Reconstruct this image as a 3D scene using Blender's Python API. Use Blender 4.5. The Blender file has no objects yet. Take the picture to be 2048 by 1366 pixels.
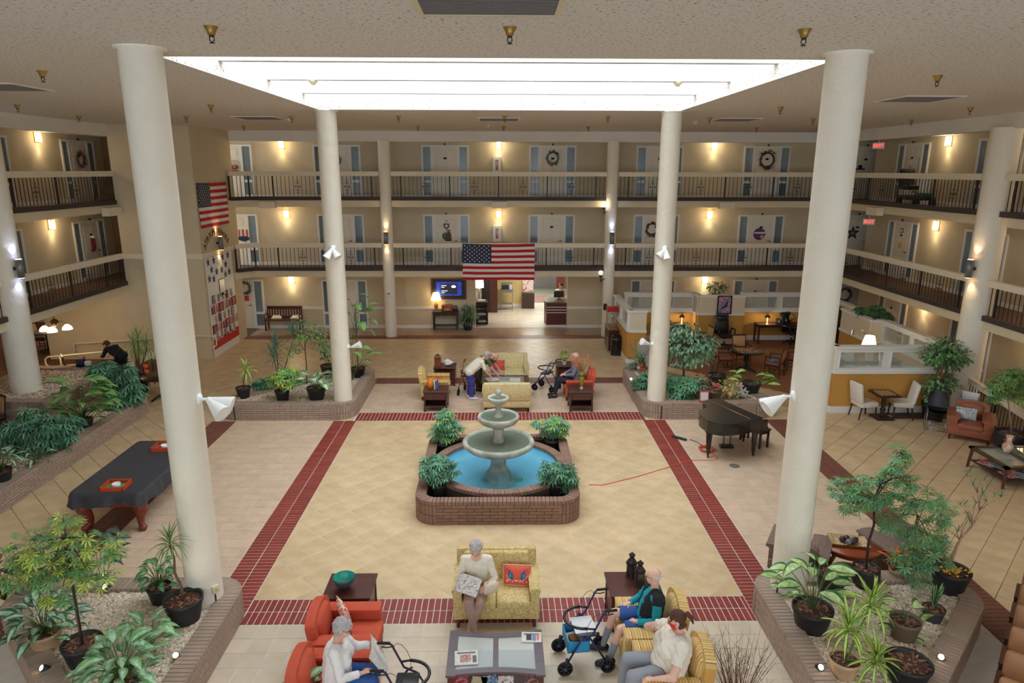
import bpy, bmesh, math, random
import numpy as np
from mathutils import Vector, Matrix
S = bpy.context.scene
COL = S.collection
PI = math.pi
rng = random.Random(7)
# ---------------------------------------------------------------- camera, sky, exposure
CAMH, FOC, YAW, PITCH, ROLL = 6.57, 1373.7, math.radians(0.979), math.radians(14.004), math.radians(0.14)
def cam_axes():
    f = Vector((math.sin(YAW)*math.cos(PITCH), math.cos(YAW)*math.cos(PITCH), -math.sin(PITCH)))
    r0 = Vector((math.cos(YAW), -math.sin(YAW), 0)); u0 = r0.cross(f)
    r = math.cos(ROLL)*r0+math.sin(ROLL)*u0; u = -math.sin(ROLL)*r0+math.cos(ROLL)*u0
    return r, u, f
_r, _u, _f = cam_axes()
cd = bpy.data.cameras.new('camera'); cam = bpy.data.objects.new('camera', cd); COL.objects.link(cam)
cd.sensor_width = 36; cd.lens = FOC/2048*36; cd.clip_start = 0.05; cd.clip_end = 200
cam.matrix_world = Matrix(((_r.x, _u.x, -_f.x, 0), (_r.y, _u.y, -_f.y, 0), (_r.z, _u.z, -_f.z, CAMH), (0, 0, 0, 1)))
S.camera = cam
w = bpy.data.worlds.new('overcast_sky'); S.world = w; w.use_nodes = True
bg = w.node_tree.nodes['Background']; bg.inputs[0].default_value = (0.86, 0.94, 1.0, 1); bg.inputs[1].default_value = 4.2
def area(name, loc, rot, sx, sy, power, color=(1, 1, 1), portal=False):
    l = bpy.data.lights.new(name, 'AREA'); l.shape = 'RECTANGLE'; l.size = sx; l.size_y = sy; l.energy = power; l.color = color
    l.cycles.is_portal = portal
    o = bpy.data.objects.new(name, l); o.location = loc; o.rotation_euler = rot; COL.objects.link(o); return o
area('fill_window_portal', (0, -3.0, 4.1), (PI/2, 0, PI), 24, 7.2, 1, portal=True)  # portal for the added window behind the camera
area('skylight_portal', (0, 13.72, 9.35), (0, 0, 0), 8.9, 8.05, 1, portal=True)
S.view_settings.view_transform = 'Standard'; S.view_settings.look = 'None'; S.view_settings.gamma = 1
S.view_settings.use_curve_mapping = False; S.view_settings.exposure = 0.82
try:
    S.cycles.max_bounces = 7; S.cycles.diffuse_bounces = 5; S.cycles.glossy_bounces = 3; S.cycles.transparent_max_bounces = 8
    S.cycles.sample_clamp_indirect = 4.0; S.cycles.caustics_reflective = False; S.cycles.caustics_refractive = False
except Exception: pass
# a point on the ground (or at height z) from a surveyed pixel of the 2048x1366 frame; Y(): on the plane y = const
def ray(x, y): return (_f*FOC+_r*(x-1024)-_u*(y-683)).normalized()
def G(x, y, z=0.0):
    d = ray(x, y); t = (z-CAMH)/d.z; return Vector((d.x*t, d.y*t, z))
def GY(x, y, yy):
    d = ray(x, y); t = yy/d.y; return Vector((d.x*t, yy, CAMH+d.z*t))
# ---------------------------------------------------------------- materials
def lin(c): return tuple(((v/255)/12.92 if v/255 <= .04045 else ((v/255+.055)/1.055)**2.4) for v in c)
_M = {}
def mat(name, c, rough=.6, var=0, scale=4, bump=0, bscale=None, metal=0, rnd=0, emit=0, c2=None, spec=.5, coat=0, detail=4, stretch=None, lo=.35, hi=.65, bd=.02):
    if name in _M: return _M[name]
    m = bpy.data.materials.new(name); m.use_nodes = True; nt = m.node_tree; b = nt.nodes['Principled BSDF']; L = nt.links.new
    c1 = lin(c)+(1,); b.inputs['Base Color'].default_value = c1; b.inputs['Roughness'].default_value = rough
    b.inputs['Metallic'].default_value = metal; b.inputs['Specular IOR Level'].default_value = spec
    if coat: b.inputs['Coat Weight'].default_value = coat
    if emit: b.inputs['Emission Color'].default_value = c1; b.inputs['Emission Strength'].default_value = emit
    src = None
    if var or c2 or bump:
        tc = nt.nodes.new('ShaderNodeTexCoord'); mp = nt.nodes.new('ShaderNodeMapping'); L(tc.outputs['Object'], mp.inputs[0])
        if stretch: mp.inputs['Scale'].default_value = stretch
    if var or c2:
        n = nt.nodes.new('ShaderNodeTexNoise'); n.inputs['Scale'].default_value = scale; n.inputs['Detail'].default_value = detail; L(mp.outputs[0], n.inputs[0])
        r = nt.nodes.new('ShaderNodeValToRGB'); L(n.outputs[0], r.inputs[0]); r.color_ramp.elements[0].position = lo; r.color_ramp.elements[1].position = hi
        a = lin(c2) if c2 else tuple(v*(1-var) for v in c1[:3]); d = c1[:3] if c2 else tuple(min(1, v*(1+var)) for v in c1[:3])
        r.color_ramp.elements[0].color = a+(1,); r.color_ramp.elements[1].color = tuple(d)+(1,); src = r.outputs[0]
    if rnd:
        oi = nt.nodes.new('ShaderNodeObjectInfo'); ge = nt.nodes.new('ShaderNodeNewGeometry')
        ad = nt.nodes.new('ShaderNodeMath'); ad.operation = 'ADD'; L(oi.outputs['Random'], ad.inputs[0]); L(ge.outputs['Random Per Island'], ad.inputs[1])
        fr = nt.nodes.new('ShaderNodeMath'); fr.operation = 'FRACT'; L(ad.outputs[0], fr.inputs[0])
        mr = nt.nodes.new('ShaderNodeMapRange'); mr.inputs[3].default_value = 1-rnd; mr.inputs[4].default_value = 1+rnd; L(fr.outputs[0], mr.inputs[0])
        mx = nt.nodes.new('ShaderNodeMix'); mx.data_type = 'RGBA'; mx.blend_type = 'MULTIPLY'; mx.inputs[0].default_value = 1
        if src: L(src, mx.inputs[6])
        else: mx.inputs[6].default_value = c1
        L(mr.outputs[0], mx.inputs[7]); src = mx.outputs[2]
    if src: L(src, b.inputs['Base Color'])
    if bump:
        n2 = nt.nodes.new('ShaderNodeTexNoise'); n2.inputs['Scale'].default_value = bscale or scale*4; n2.inputs['Detail'].default_value = 3; L(mp.outputs[0], n2.inputs[0])
        bp = nt.nodes.new('ShaderNodeBump'); bp.inputs['Strength'].default_value = bump; bp.inputs['Distance'].default_value = bd; L(n2.outputs[0], bp.inputs['Height']); L(bp.outputs[0], b.inputs['Normal'])
    _M[name] = m; return m
def glass(name, c, alpha, rough=.05):
    if name in _M: return _M[name]
    m = bpy.data.materials.new(name); m.use_nodes = True; nt = m.node_tree; nt.nodes.clear(); L = nt.links.new
    o = nt.nodes.new('ShaderNodeOutputMaterial'); t = nt.nodes.new('ShaderNodeBsdfTransparent'); p = nt.nodes.new('ShaderNodeBsdfPrincipled'); mx = nt.nodes.new('ShaderNodeMixShader')
    p.inputs['Base Color'].default_value = lin(c)+(1,); p.inputs['Roughness'].default_value = rough; mx.inputs[0].default_value = alpha
    L(t.outputs[0], mx.inputs[1]); L(p.outputs[0], mx.inputs[2]); L(mx.outputs[0], o.inputs[0]); _M[name] = m; return m
def stripes(name, cols, period, axis=0, rough=.85, noise=0.0):
    """woven stripe fabric: the stops of cols [(pos, rgb)] repeat every period along an object axis"""
    if name in _M: return _M[name]
    m = mat(name, cols[0][1], rough); nt = m.node_tree; L = nt.links.new; b = nt.nodes['Principled BSDF']
    tc = nt.nodes.new('ShaderNodeTexCoord'); sp = nt.nodes.new('ShaderNodeSeparateXYZ'); L(tc.outputs['Object'], sp.inputs[0])
    d = nt.nodes.new('ShaderNodeMath'); d.operation = 'DIVIDE'; d.inputs[1].default_value = period; L(sp.outputs[axis], d.inputs[0])
    f = nt.nodes.new('ShaderNodeMath'); f.operation = 'FRACT'; L(d.outputs[0], f.inputs[0])
    r = nt.nodes.new('ShaderNodeValToRGB'); r.color_ramp.interpolation = 'CONSTANT'; L(f.outputs[0], r.inputs[0])
    while len(r.color_ramp.elements) < len(cols): r.color_ramp.elements.new(.5)
    for e, (p, c) in zip(r.color_ramp.elements, cols): e.position = p; e.color = lin(c)+(1,)
    L(r.outputs[0], b.inputs['Base Color']); return m
def motif(name, base, ink, scale, thr=.5, rough=.8, kind='voronoi', ink2=None):
    """printed fabric: blotchy motif of ink on base"""
    if name in _M: return _M[name]
    m = mat(name, base, rough); nt = m.node_tree; L = nt.links.new; b = nt.nodes['Principled BSDF']
    tc = nt.nodes.new('ShaderNodeTexCoord')
    n = nt.nodes.new('ShaderNodeTexNoise'); n.inputs['Scale'].default_value = scale; n.inputs['Detail'].default_value = 1.5; n.inputs['Distortion'].default_value = 2.5 if kind != 'spots' else 0; L(tc.outputs['Object'], n.inputs[0])
    r = nt.nodes.new('ShaderNodeValToRGB'); L(n.outputs[0], r.inputs[0]); e = r.color_ramp.elements
    e[0].position = thr; e[0].color = lin(base)+(1,); e[1].position = thr+.03; e[1].color = lin(ink)+(1,)
    if ink2: x = e.new(thr+.1); x.color = lin(ink)+(1,); y = e.new(thr+.12); y.color = lin(ink2)+(1,)
    if kind == 'lines':
        z = e.new(min(.99, thr+.07)); z.color = lin(ink)+(1,); z2 = e.new(min(.995, thr+.1)); z2.color = lin(base)+(1,)
    L(r.outputs[0], b.inputs['Base Color']); return m
# ---------------------------------------------------------------- mesh builder
class B:
    def __init__(s): s.v = []; s.f = []; s.m = []; s.s = []
    def add(s, vs, fs, m=0, sm=False, T=None):
        o = len(s.v)
        if T is not None: vs = [tuple(T @ Vector(v)) for v in vs]
        s.v += [tuple(v) for v in vs]
        for f in fs: s.f.append([i+o for i in f]); s.m.append(m); s.s.append(sm)
        return s
    def box(s, x, y, z, sx, sy, sz, rz=0, m=0, T=None):
        """box centred in x, y with its base at z"""
        a, b = sx/2, sy/2; vs = [(i*a, j*b, k) for k in (0, sz) for i, j in ((-1, -1), (1, -1), (1, 1), (-1, 1))]
        Q = Matrix.Translation((x, y, z)) @ Matrix.Rotation(rz, 4, 'Z'); Q = T @ Q if T is not None else Q
        return s.add(vs, [(3, 2, 1, 0), (4, 5, 6, 7), (0, 1, 5, 4), (1, 2, 6, 5), (2, 3, 7, 6), (3, 0, 4, 7)], m, False, Q)
    def bx(s, x0, x1, y0, y1, z0, z1, m=0, T=None): return s.box((x0+x1)/2, (y0+y1)/2, z0, x1-x0, y1-y0, z1-z0, 0, m, T)
    def slab(s, sx, sy, sz, ch, x=0, y=0, z=0, rz=0, m=0, T=None):
        """box with a chamfered top rim, base at z"""
        vs = []
        for (zz, d) in ((0, 0), (sz-ch, 0), (sz, ch)):
            a, b = sx/2-d, sy/2-d; vs += [(-a, -b, zz), (a, -b, zz), (a, b, zz), (-a, b, zz)]
        fs = [(3, 2, 1, 0), (8, 9, 10, 11)]+[(k+i, k+(i+1) % 4, k+4+(i+1) % 4, k+4+i) for k in (0, 4) for i in range(4)]
        Q = Matrix.Translation((x, y, z)) @ Matrix.Rotation(rz, 4, 'Z'); Q = T @ Q if T is not None else Q
        return s.add(vs, fs, m, False, Q)
    def prism(s, p, z0, z1, m=0, T=None, sm=False):
        n = len(p); vs = [(x, y, z0) for x, y in p]+[(x, y, z1) for x, y in p]
        s.add(vs, [tuple(range(n))[::-1], tuple(range(n, 2*n))], m, False, T)
        return s.add(vs, [(i, (i+1) % n, n+(i+1) % n, n+i) for i in range(n)], m, sm, T)
    def lathe(s, pr, n=24, x=0, y=0, z=0, m=0, T=None, sm=True, cap=True):
        vs = []; k = len(pr)
        for r, h in pr:
            for i in range(n): a = 2*PI*i/n; vs.append((x+r*math.cos(a), y+r*math.sin(a), z+h))
        fs = [(j*n+i, j*n+(i+1) % n, (j+1)*n+(i+1) % n, (j+1)*n+i) for j in range(k-1) for i in range(n)]
        s.add(vs, fs, m, sm, T)
        if cap and pr[0][0] > 1e-4: s.add(vs[:n], [tuple(range(n))[::-1]], m, False, T)
        if cap and pr[-1][0] > 1e-4: s.add(vs[-n:], [tuple(range(n))], m, False, T)
        return s
    def tube(s, pts, r, n=6, m=0, T=None, sm=True, caps=True, flat=1):
        pts = [Vector(p) for p in pts]; k = len(pts); rs = list(r) if hasattr(r, '__len__') else [r]*k; vs = []
        up = None
        for i, p in enumerate(pts):
            d = (pts[min(i+1, k-1)]-pts[max(i-1, 0)]); d = d.normalized() if d.length > 1e-9 else Vector((0, 0, 1))
            if up is None: up = Vector((0, 0, 1)) if abs(d.z) < .9 else Vector((1, 0, 0))
            a = d.cross(up); a = a.normalized() if a.length > 1e-6 else d.orthogonal().normalized(); b = a.cross(d); up = b
            for j in range(n): t = 2*PI*j/n; vs.append(tuple(p+a*math.cos(t)*rs[i]+b*math.sin(t)*rs[i]*flat))
        fs = [(j*n+i, j*n+(i+1) % n, (j+1)*n+(i+1) % n, (j+1)*n+i) for j in range(k-1) for i in range(n)]
        if caps: s.add(vs, fs+[tuple(range(n))[::-1], tuple(range((k-1)*n, k*n))], m, sm, T)
        else: s.add(vs, fs, m, sm, T)
        return s
    def cyl(s, p0, p1, r0, r1=None, n=10, m=0, T=None, sm=True): return s.tube([p0, p1], [r0, r0 if r1 is None else r1], n, m, T, sm)
    def ell(s, c, r, n=12, k=8, m=0, T=None, p=1.0):
        vs = [(c[0], c[1], c[2]-r[2])]; sg = lambda v: math.copysign(abs(v)**p, v)
        for j in range(1, k):
            t = -PI/2+PI*j/k
            for i in range(n): a = 2*PI*i/n; vs.append((c[0]+r[0]*sg(math.cos(t))*sg(math.cos(a)), c[1]+r[1]*sg(math.cos(t))*sg(math.sin(a)), c[2]+r[2]*sg(math.sin(t))))
        vs.append((c[0], c[1], c[2]+r[2])); e = len(vs)-1
        fs = [(0, 1+(i+1) % n, 1+i) for i in range(n)]+[(e, 1+(k-2)*n+i, 1+(k-2)*n+(i+1) % n) for i in range(n)]
        fs += [(1+j*n+i, 1+j*n+(i+1) % n, 1+(j+1)*n+(i+1) % n, 1+(j+1)*n+i) for j in range(k-2) for i in range(n)]
        return s.add(vs, fs, m, True, T)
    def rbox(s, x0, x1, y0, y1, z0, z1, r=.03, m=0, T=None, sg=2, puff=0):
        """rounded box (cushions, upholstery); puff bulges the broad faces"""
        c = Vector(((x0+x1)/2, (y0+y1)/2, (z0+z1)/2)); h = Vector(((x1-x0)/2, (y1-y0)/2, (z1-z0)/2)); r = min(r, h.x, h.y, h.z)
        def axis(hh): 
            a = [-hh+r*(1-math.cos(PI/2*i/sg)) for i in range(sg+1)]; return a+([0] if puff else [])+[-q for q in a[::-1]]
        A = [axis(q) for q in h]; vs = []; ix = {}; fs = []
        def pt(i, j, k):
            key = (i, j, k)
            if key in ix: return ix[key]
            p = Vector((A[0][i], A[1][j], A[2][k])); q = Vector([max(-(h[t]-r), min(h[t]-r, p[t])) for t in range(3)]); d = p-q
            if d.length > 1e-9: p = q+d.normalized()*r
            if puff:
                u = [1-(abs(p[t])/h[t])**2 for t in range(3)]; g = sorted(range(3), key=lambda t: h[t])[0]; o = [t for t in range(3) if t != g]
                p[g] *= 1+puff*u[o[0]]*u[o[1]]
            ix[key] = len(vs); vs.append(p+c); return ix[key]
        n = [len(a) for a in A]
        for d in range(3):
            e, f = [(1, 2), (2, 0), (0, 1)][d]
            for side in (0, n[d]-1):
                for i in range(n[e]-1):
                    for j in range(n[f]-1):
                        q = []
                        for (di, dj) in ((0, 0), (1, 0), (1, 1), (0, 1)):
                            t = [0, 0, 0]; t[d] = side; t[e] = i+di; t[f] = j+dj; q.append(pt(*t))
                        fs.append(q if side else q[::-1])
        return s.add(vs, fs, m, True, T)
    def quad(s, a, b, c, d, m=0): return s.add([a, b, c, d], [(0, 1, 2, 3)], m)
    def mesh(s, name, mats):
        me = bpy.data.meshes.new(name); me.from_pydata(s.v, [], s.f)
        for q in (mats if isinstance(mats, (list, tuple)) else [mats]): me.materials.append(q)
        if len(me.materials) > 1: me.polygons.foreach_set('material_index', s.m)
        me.polygons.foreach_set('use_smooth', s.s); me.update(); return me
    def obj(s, name, mats, parent=None, loc=(0, 0, 0), rot=(0, 0, 0), kind=None): return link(name, s.mesh(name, mats), parent, loc, rot, kind)
def link(name, me, parent=None, loc=(0, 0, 0), rot=(0, 0, 0), kind=None):
    o = bpy.data.objects.new(name, me); COL.objects.link(o); o.location = loc; o.rotation_euler = rot if hasattr(rot, '__len__') else (0, 0, rot)
    if parent: o.parent = parent
    if kind: o['kind'] = kind
    return o
def tag(o, label=None, cat=None, group=None, kind=None):
    if label: o['label'] = label
    if cat: o['category'] = cat
    if group: o['group'] = group
    if kind: o['kind'] = kind
    return o
def thing(name, label, cat, loc=(0, 0, 0), rz=0, group=None):
    return tag(link(name, None, None, loc, rz), label, cat, group)
def dup(root, loc=None, rz=None, label=None, group=None):
    kids = {}
    for o in COL.objects:
        if o.parent: kids.setdefault(o.parent, []).append(o)
    def cp(o, par):
        c = o.copy(); COL.objects.link(c)
        if par: c.parent = par
        for k in kids.get(o, []): cp(k, c)
        return c
    r = cp(root, None)
    if loc is not None: r.location = loc
    if rz is not None: r.rotation_euler = (0, 0, rz)
    if label: r['label'] = label
    if group: r['group'] = group
    return r
def RT(x=0, y=0, z=0, rx=0, ry=0, rz=0):
    return Matrix.Translation((x, y, z)) @ Matrix.Rotation(rz, 4, 'Z') @ Matrix.Rotation(ry, 4, 'Y') @ Matrix.Rotation(rx, 4, 'X')
STR = 'structure'
# ---------------------------------------------------------------- the building shell
m_wall = mat('tan_wall', (214, 200, 172), .85, .04, 1.5, .25, 60)
m_fascia = mat('cream_fascia', (228, 214, 184), .7, .03, 2)
m_rail = mat('cream_rail', (238, 228, 206), .6, .02, 3)
m_white = mat('white_trim', (240, 239, 236), .5)
m_column = mat('stucco_column', (243, 237, 222), .7, .02, 2, .6, 6, bd=.03)
m_black = mat('black_iron', (38, 34, 34), .45)
m_kerb = mat('dark_kerb', (62, 52, 50), .6)
m_carpet = mat('gallery_carpet', (104, 78, 66), .95, .25, 40)
m_shadewall = mat('shaded_wall', (150, 122, 96), .85, .04, 3)  # gallery end wall: its shade is put into the colour
m_soffit = mat('white_plaster', (236, 232, 226), .85, .02, 2, .15, 60)
def popcorn():
    m = mat('popcorn_ceiling', (232, 225, 216), .95); nt = m.node_tree; L = nt.links.new; b = nt.nodes['Principled BSDF']
    tc = nt.nodes.new('ShaderNodeTexCoord'); v = nt.nodes.new('ShaderNodeTexVoronoi'); v.inputs['Scale'].default_value = 26; L(tc.outputs['Object'], v.inputs['Vector'])
    n = nt.nodes.new('ShaderNodeTexNoise'); n.inputs['Scale'].default_value = 24; n.inputs['Detail'].default_value = 6; n.inputs['Roughness'].default_value = .7; L(tc.outputs['Object'], n.inputs[0])
    r = nt.nodes.new('ShaderNodeValToRGB'); L(n.outputs[0], r.inputs[0]); e = r.color_ramp.elements
    e[0].position = .34; e[0].color = lin((92, 78, 68))+(1,); e[1].position = .45; e[1].color = lin((232, 225, 216))+(1,); q = e.new(.40); q.color = lin((188, 176, 164))+(1,)
    L(r.outputs[0], b.inputs['Base Color'])
    bp = nt.nodes.new('ShaderNodeBump'); bp.inputs['Strength'].default_value = .8; bp.inputs['Distance'].default_value = .012; L(n.outputs[0], bp.inputs['Height']); L(bp.outputs[0], b.inputs['Normal'])
    return m
m_pop = popcorn()
CE, F2, F3 = 8.0, 2.71, 5.45        # ceiling and the two gallery floors
SX, SY0, SY1 = 4.45, 9.68, 17.75    # skylight opening
XL, XR, YB = -12.98, 12.98, 27.3    # gallery edges (left, right, back)
WX, WY = 14.75, 28.77               # gallery walls
def structure(b, name, mats, label=None, parent=None):
    o = b.obj(name, mats, parent)
    if not parent: o['kind'] = STR
    if label: o['label'] = label
    return o
b = B()
for q in ((-XR-.1, XR+.1, -3.2, SY0), (-XR-.1, XR+.1, SY1, YB+.1), (-XR-.1, -SX, SY0, SY1), (SX, XR+.1, SY0, SY1)): b.bx(*q, CE, CE+.25)
structure(b, 'ceiling', m_pop, 'rough sprayed off-white ceiling around the skylight')
b = B(); b.bx(-17, 17, YB+.05, 31, 7.72, 7.95); b.bx(-17, XL-.05, -3.2, YB+.05, 7.72, 7.95); b.bx(XR+.05, 17, -3.2, YB+.05, 7.72, 7.95)
structure(b, 'ceiling', m_soffit, 'flat plaster ceiling over the top gallery')
for i, q in enumerate(((-10.3, XR, YB-.06, YB+.2, 7.62, 8.02), (XR-.06, XR+.2, -3.2, YB, 7.62, 8.02), (XL-.2, XL+.06, -3.2, 23.83, 7.62, 8.02))):
    b = B(); b.bx(*q); structure(b, 'trim_%d' % (i+1), m_soffit, 'white plaster bulkhead along the %s gallery' % ('back', 'right', 'left')[i])
# skylight: well walls, beams, glazing
sk = tag(link('skylight', None), 'white-walled rectangular skylight well with three cross beams', kind=STR)
m_well = mat('skylight_white', (246, 247, 250), .7, .02, 2, .3, 25)
b = B(); z1 = 9.3
for q in ((-SX-.2, SX+.2, SY0-.2, SY0, 8.25, z1), (-SX-.2, SX+.2, SY1, SY1+.2, 8.25, z1), (-SX-.2, -SX, SY0, SY1, 8.25, z1), (SX, SX+.2, SY0, SY1, 8.25, z1)): b.bx(*q)
b.obj('well_wall', m_well, sk)
for y in (11.75, 14.1, 16.48):
    b = B(); b.bx(-SX, SX, y-.09, y+.09, 8.24, 8.62); b.obj('beam', m_well, sk)
m_sky = glass('skylight_glazing', (250, 252, 255), .30, .1)
for i in range(4):
    ys = (SY0, 11.75, 14.1, 16.48, SY1)
    b = B(); b.bx(-SX, SX, ys[i], ys[i+1], 9.30, 9.31); b.obj('pane', m_sky, sk)
# walls
b = B()
b.bx(-13, -1.06, WY, WY+.2, 0, 7.8); b.bx(2.83, 16.5, WY, WY+.2, 0, 7.8); b.bx(-1.06, 2.83, WY, WY+.2, 2.36, 7.8)
structure(b, 'wall_back', m_wall, 'tan back wall with three floors of doors')
b = B(); b.bx(WX, WX+.2, -3, 27.7, 0, 7.8); b.bx(WX+.2, 16.5, 27.5, 27.7, 0, 7.8); b.bx(16.3, 16.5, 27.7, 29, 0, 7.8)
structure(b, 'wall_right', m_wall, 'tan right wall behind the right galleries')
b = B(); b.bx(-WX-.2, -WX, -3, 26.65, 2.45, 7.8); structure(b, 'wall_left', m_wall, 'tan left wall behind the left galleries')
b = B(); b.bx(-WX, -12.9, 26.65, 26.85, 2.45, 7.8); structure(b, 'wall_left', m_shadewall, 'end wall of the left galleries, its shade painted into the colour')
b = B(); b.bx(-12.98, -10.28, 23.83, 27.3, 0, CE); b.bx(-16.0, -12.98, 23.83, 24.03, 0, 2.45); structure(b, 'wall_tower', m_wall, 'tan corner tower wall left of the back galleries')
b = B(); b.bx(-12.98, -10.26, 23.80, 23.83, 3.58, 3.75); b.bx(-10.28, -10.25, 23.80, 26.7, 3.58, 3.75); structure(b, 'trim_4', m_rail, 'cream trim band around the corner tower at rail height')
b = B(); b.bx(-17, -12, -3.2, -3, 0, 8); b.bx(12, 17, -3.2, -3, 0, 8); b.bx(-12, 12, -3.2, -3, 0, .5); b.bx(-12, 12, -3.2, -3, 7.7, 8); structure(b, 'wall_front', m_wall)
win = tag(link('fill_window_1', None), 'added window wall behind the camera, filling the atrium with light', kind=STR)  # invented, unseen glazing, added as fill light from behind the camera
b = B()
for i in range(9): b.bx(-12+3*i-.05, -12+3*i+.05, -3.15, -3.05, .5, 7.7)
for z in (.5, 2.9, 5.3, 7.6): b.bx(-12, 12, -3.15, -3.05, z, z+.1)
b.obj('fill_window_frame', m_white, win)
b = B(); b.bx(-12, 12, -3.12, -3.11, .5, 7.7); b.obj('fill_window_pane', glass('fill_window_glass', (40, 44, 46), .46, .1), win)
b = B(); b.bx(-24, -23.8, -3, 31, 0, 2.6); b.bx(-24, -12.9, 30, 30.2, 0, 2.6); b.bx(-24, -16, -3.2, -3, 0, 2.6); structure(b, 'wall_dining', m_wall, 'wall of the dining area under the left gallery')
b = B(); b.bx(-24, -WX, -3, 30.2, 2.42, 2.6); structure(b, 'ceiling', m_soffit, 'low ceiling of the dining area')
# baseboards and chair rail of the back wall
n = 5
for (x0, x1) in ((-9.95, -7.55), (-5.6, -1.06), (2.83, 5.5), (7.45, 9.9)):
    b = B(); b.bx(x0, x1, WY-.02, WY, 0, .13); structure(b, 'baseboard_back', m_white)
    b = B(); b.bx(x0, x1, WY-.03, WY, .83, .93); structure(b, 'trim_%d' % n, m_white, 'white chair rail along the ground floor back wall'); n += 1
for z in (F2, F3):
    b = B(); b.bx(-10.2, 14.7, WY-.02, WY, z, z+.13); structure(b, 'baseboard_back', m_white)
    b = B(); b.bx(WX-.02, WX, 8, 27.7, z, z+.13); structure(b, 'baseboard_right', m_white)
    b = B(); b.bx(-WX, -WX+.02, 8, 26.6, z, z+.13); structure(b, 'baseboard_left', m_white)
# gallery slabs with carpet, fascia and dark kerb
for lv, z in ((2, F2), (3, F3)):
    nm = ('second', 'third')[lv-2]
    for side, pts in (('back', [(-10.28, 26.6), (-9.75, YB), (XR, YB), (16.4, 27.5), (16.4, WY), (-13, WY), (-13, 26.7)]), ('right', [(XR, 6), (WX, 6), (WX, YB+.25), (XR, YB)]), ('left', [(-WX, 6), (XL, 6), (XL, 23.83), (XL, 26.65), (-WX, 26.65)])):
        t = tag(link('gallery_slab', None), 'cream-edged %s floor gallery slab on the %s side' % (nm, side), kind=STR)
        b = B(); b.prism(pts, z-.28, z-.01); b.obj('slab', m_fascia, t)
        b = B(); b.prism(pts, z-.01, z); b.obj('carpet', m_carpet, t)
# service boxes under the third floor gallery edge
def cols():
    me = B().lathe([(.25, 0), (.25, CE-.03), (.30, CE-.02), (.30, CE)], 40).mesh('column', m_column)
    me2 = B().lathe([(.225, 0), (.225, 7.66)], 32).mesh('column', m_column)
    me3 = B().lathe([(.36, 0), (.36, 7.66)], 32).mesh('column', m_column)
    for (x, y, mm, l) in ((-4.37, 9.02, me, 'nearest white stucco column on the left, rising from the front left planter'), (4.35, 9.15, me, 'nearest white stucco column on the right, rising from the front right planter'),
                      (-4.33, 18.02, me, 'white column rising from the back left planter'), (4.29, 17.95, me, 'white column rising from the back right planter'),
                      (-4.45, YB, me2, 'slim cream column left of the hanging flag'), (4.34, YB, me2, 'slim cream column right of the hanging flag'),
                      (13.0, 18.2, me3, 'cream column in the line of the right galleries'), (-13.0, 18.2, me3, 'cream column in the line of the left galleries')):
        tag(link('column', mm, None, (x, y, 0)), l, kind=STR)
cols()
# ---------------------------------------------------------------- floors: every tile and paver near the camera is a piece of its own
CAMP = Vector((0, 0, CAMH))
m_grout = mat('grout', (226, 220, 212), .8, .05, 6)
m_gold = mat('gold_tile', (222, 198, 158), .36, 0, 3.0, .05, 40, c2=(210, 180, 138), rnd=.06)
m_tan = mat('tan_tile', (219, 193, 166), .4, .06, 4, .05, 40, rnd=.05)
m_grey = mat('grey_tan_tile', (217, 201, 176), .38, .05, 4, .05, 40, rnd=.04)
m_walk = mat('walkway_tile', (176, 148, 124), .22, .08, 4, rnd=.06)
m_red = mat('red_paver', (146, 58, 48), .45, .12, 14, .1, 60, rnd=.13)
m_dull = mat('dull_red_paver', (128, 78, 66), .45, .10, 10, rnd=.1)
floor = tag(link('floor', None), 'tiled atrium floor with red paver bands', kind=STR)
b = B(); b.bx(-24, 17, -3, 33, -.25, -.008); b.obj('grout_bed', mat('dark_grout', (104, 88, 76), .85), floor)
b = B()
for q in ((-7.12, 7.19, 5, 17.53), (-4.2, 4.2, 17.5, 20.84)): b.bx(*q, -.008, -.005)
b.obj('light_grout', m_grout, floor)
def clip(poly, R):
    for ax, lim, sg in ((0, R[0], 1), (0, R[1], -1), (1, R[2], 1), (1, R[3], -1)):
        out = []
        for i, p in enumerate(poly):
            q = poly[(i+1) % len(poly)]; ip, iq = sg*(p[ax]-lim) >= 0, sg*(q[ax]-lim) >= 0
            if ip: out.append(p)
            if ip != iq: t = (lim-p[ax])/(q[ax]-p[ax]); out.append((p[0]+t*(q[0]-p[0]), p[1]+t*(q[1]-p[1])))
        poly = out
        if len(poly) < 3: return None
    return poly
def inset(poly, d):
    n = len(poly); c = (sum(p[0] for p in poly)/n, sum(p[1] for p in poly)/n); r = []
    for p in poly:
        v = Vector((p[0]-c[0], p[1]-c[1])); l = v.length; r.append((p[0]-v.x/l*d, p[1]-v.y/l*d) if l > d*1.5 else p)
    return r
def parea(p): return abs(sum(p[i][0]*p[(i+1) % len(p)][1]-p[(i+1) % len(p)][0]*p[i][1] for i in range(len(p))))/2
pieces = {'tile': [], 'paver': []}
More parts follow.
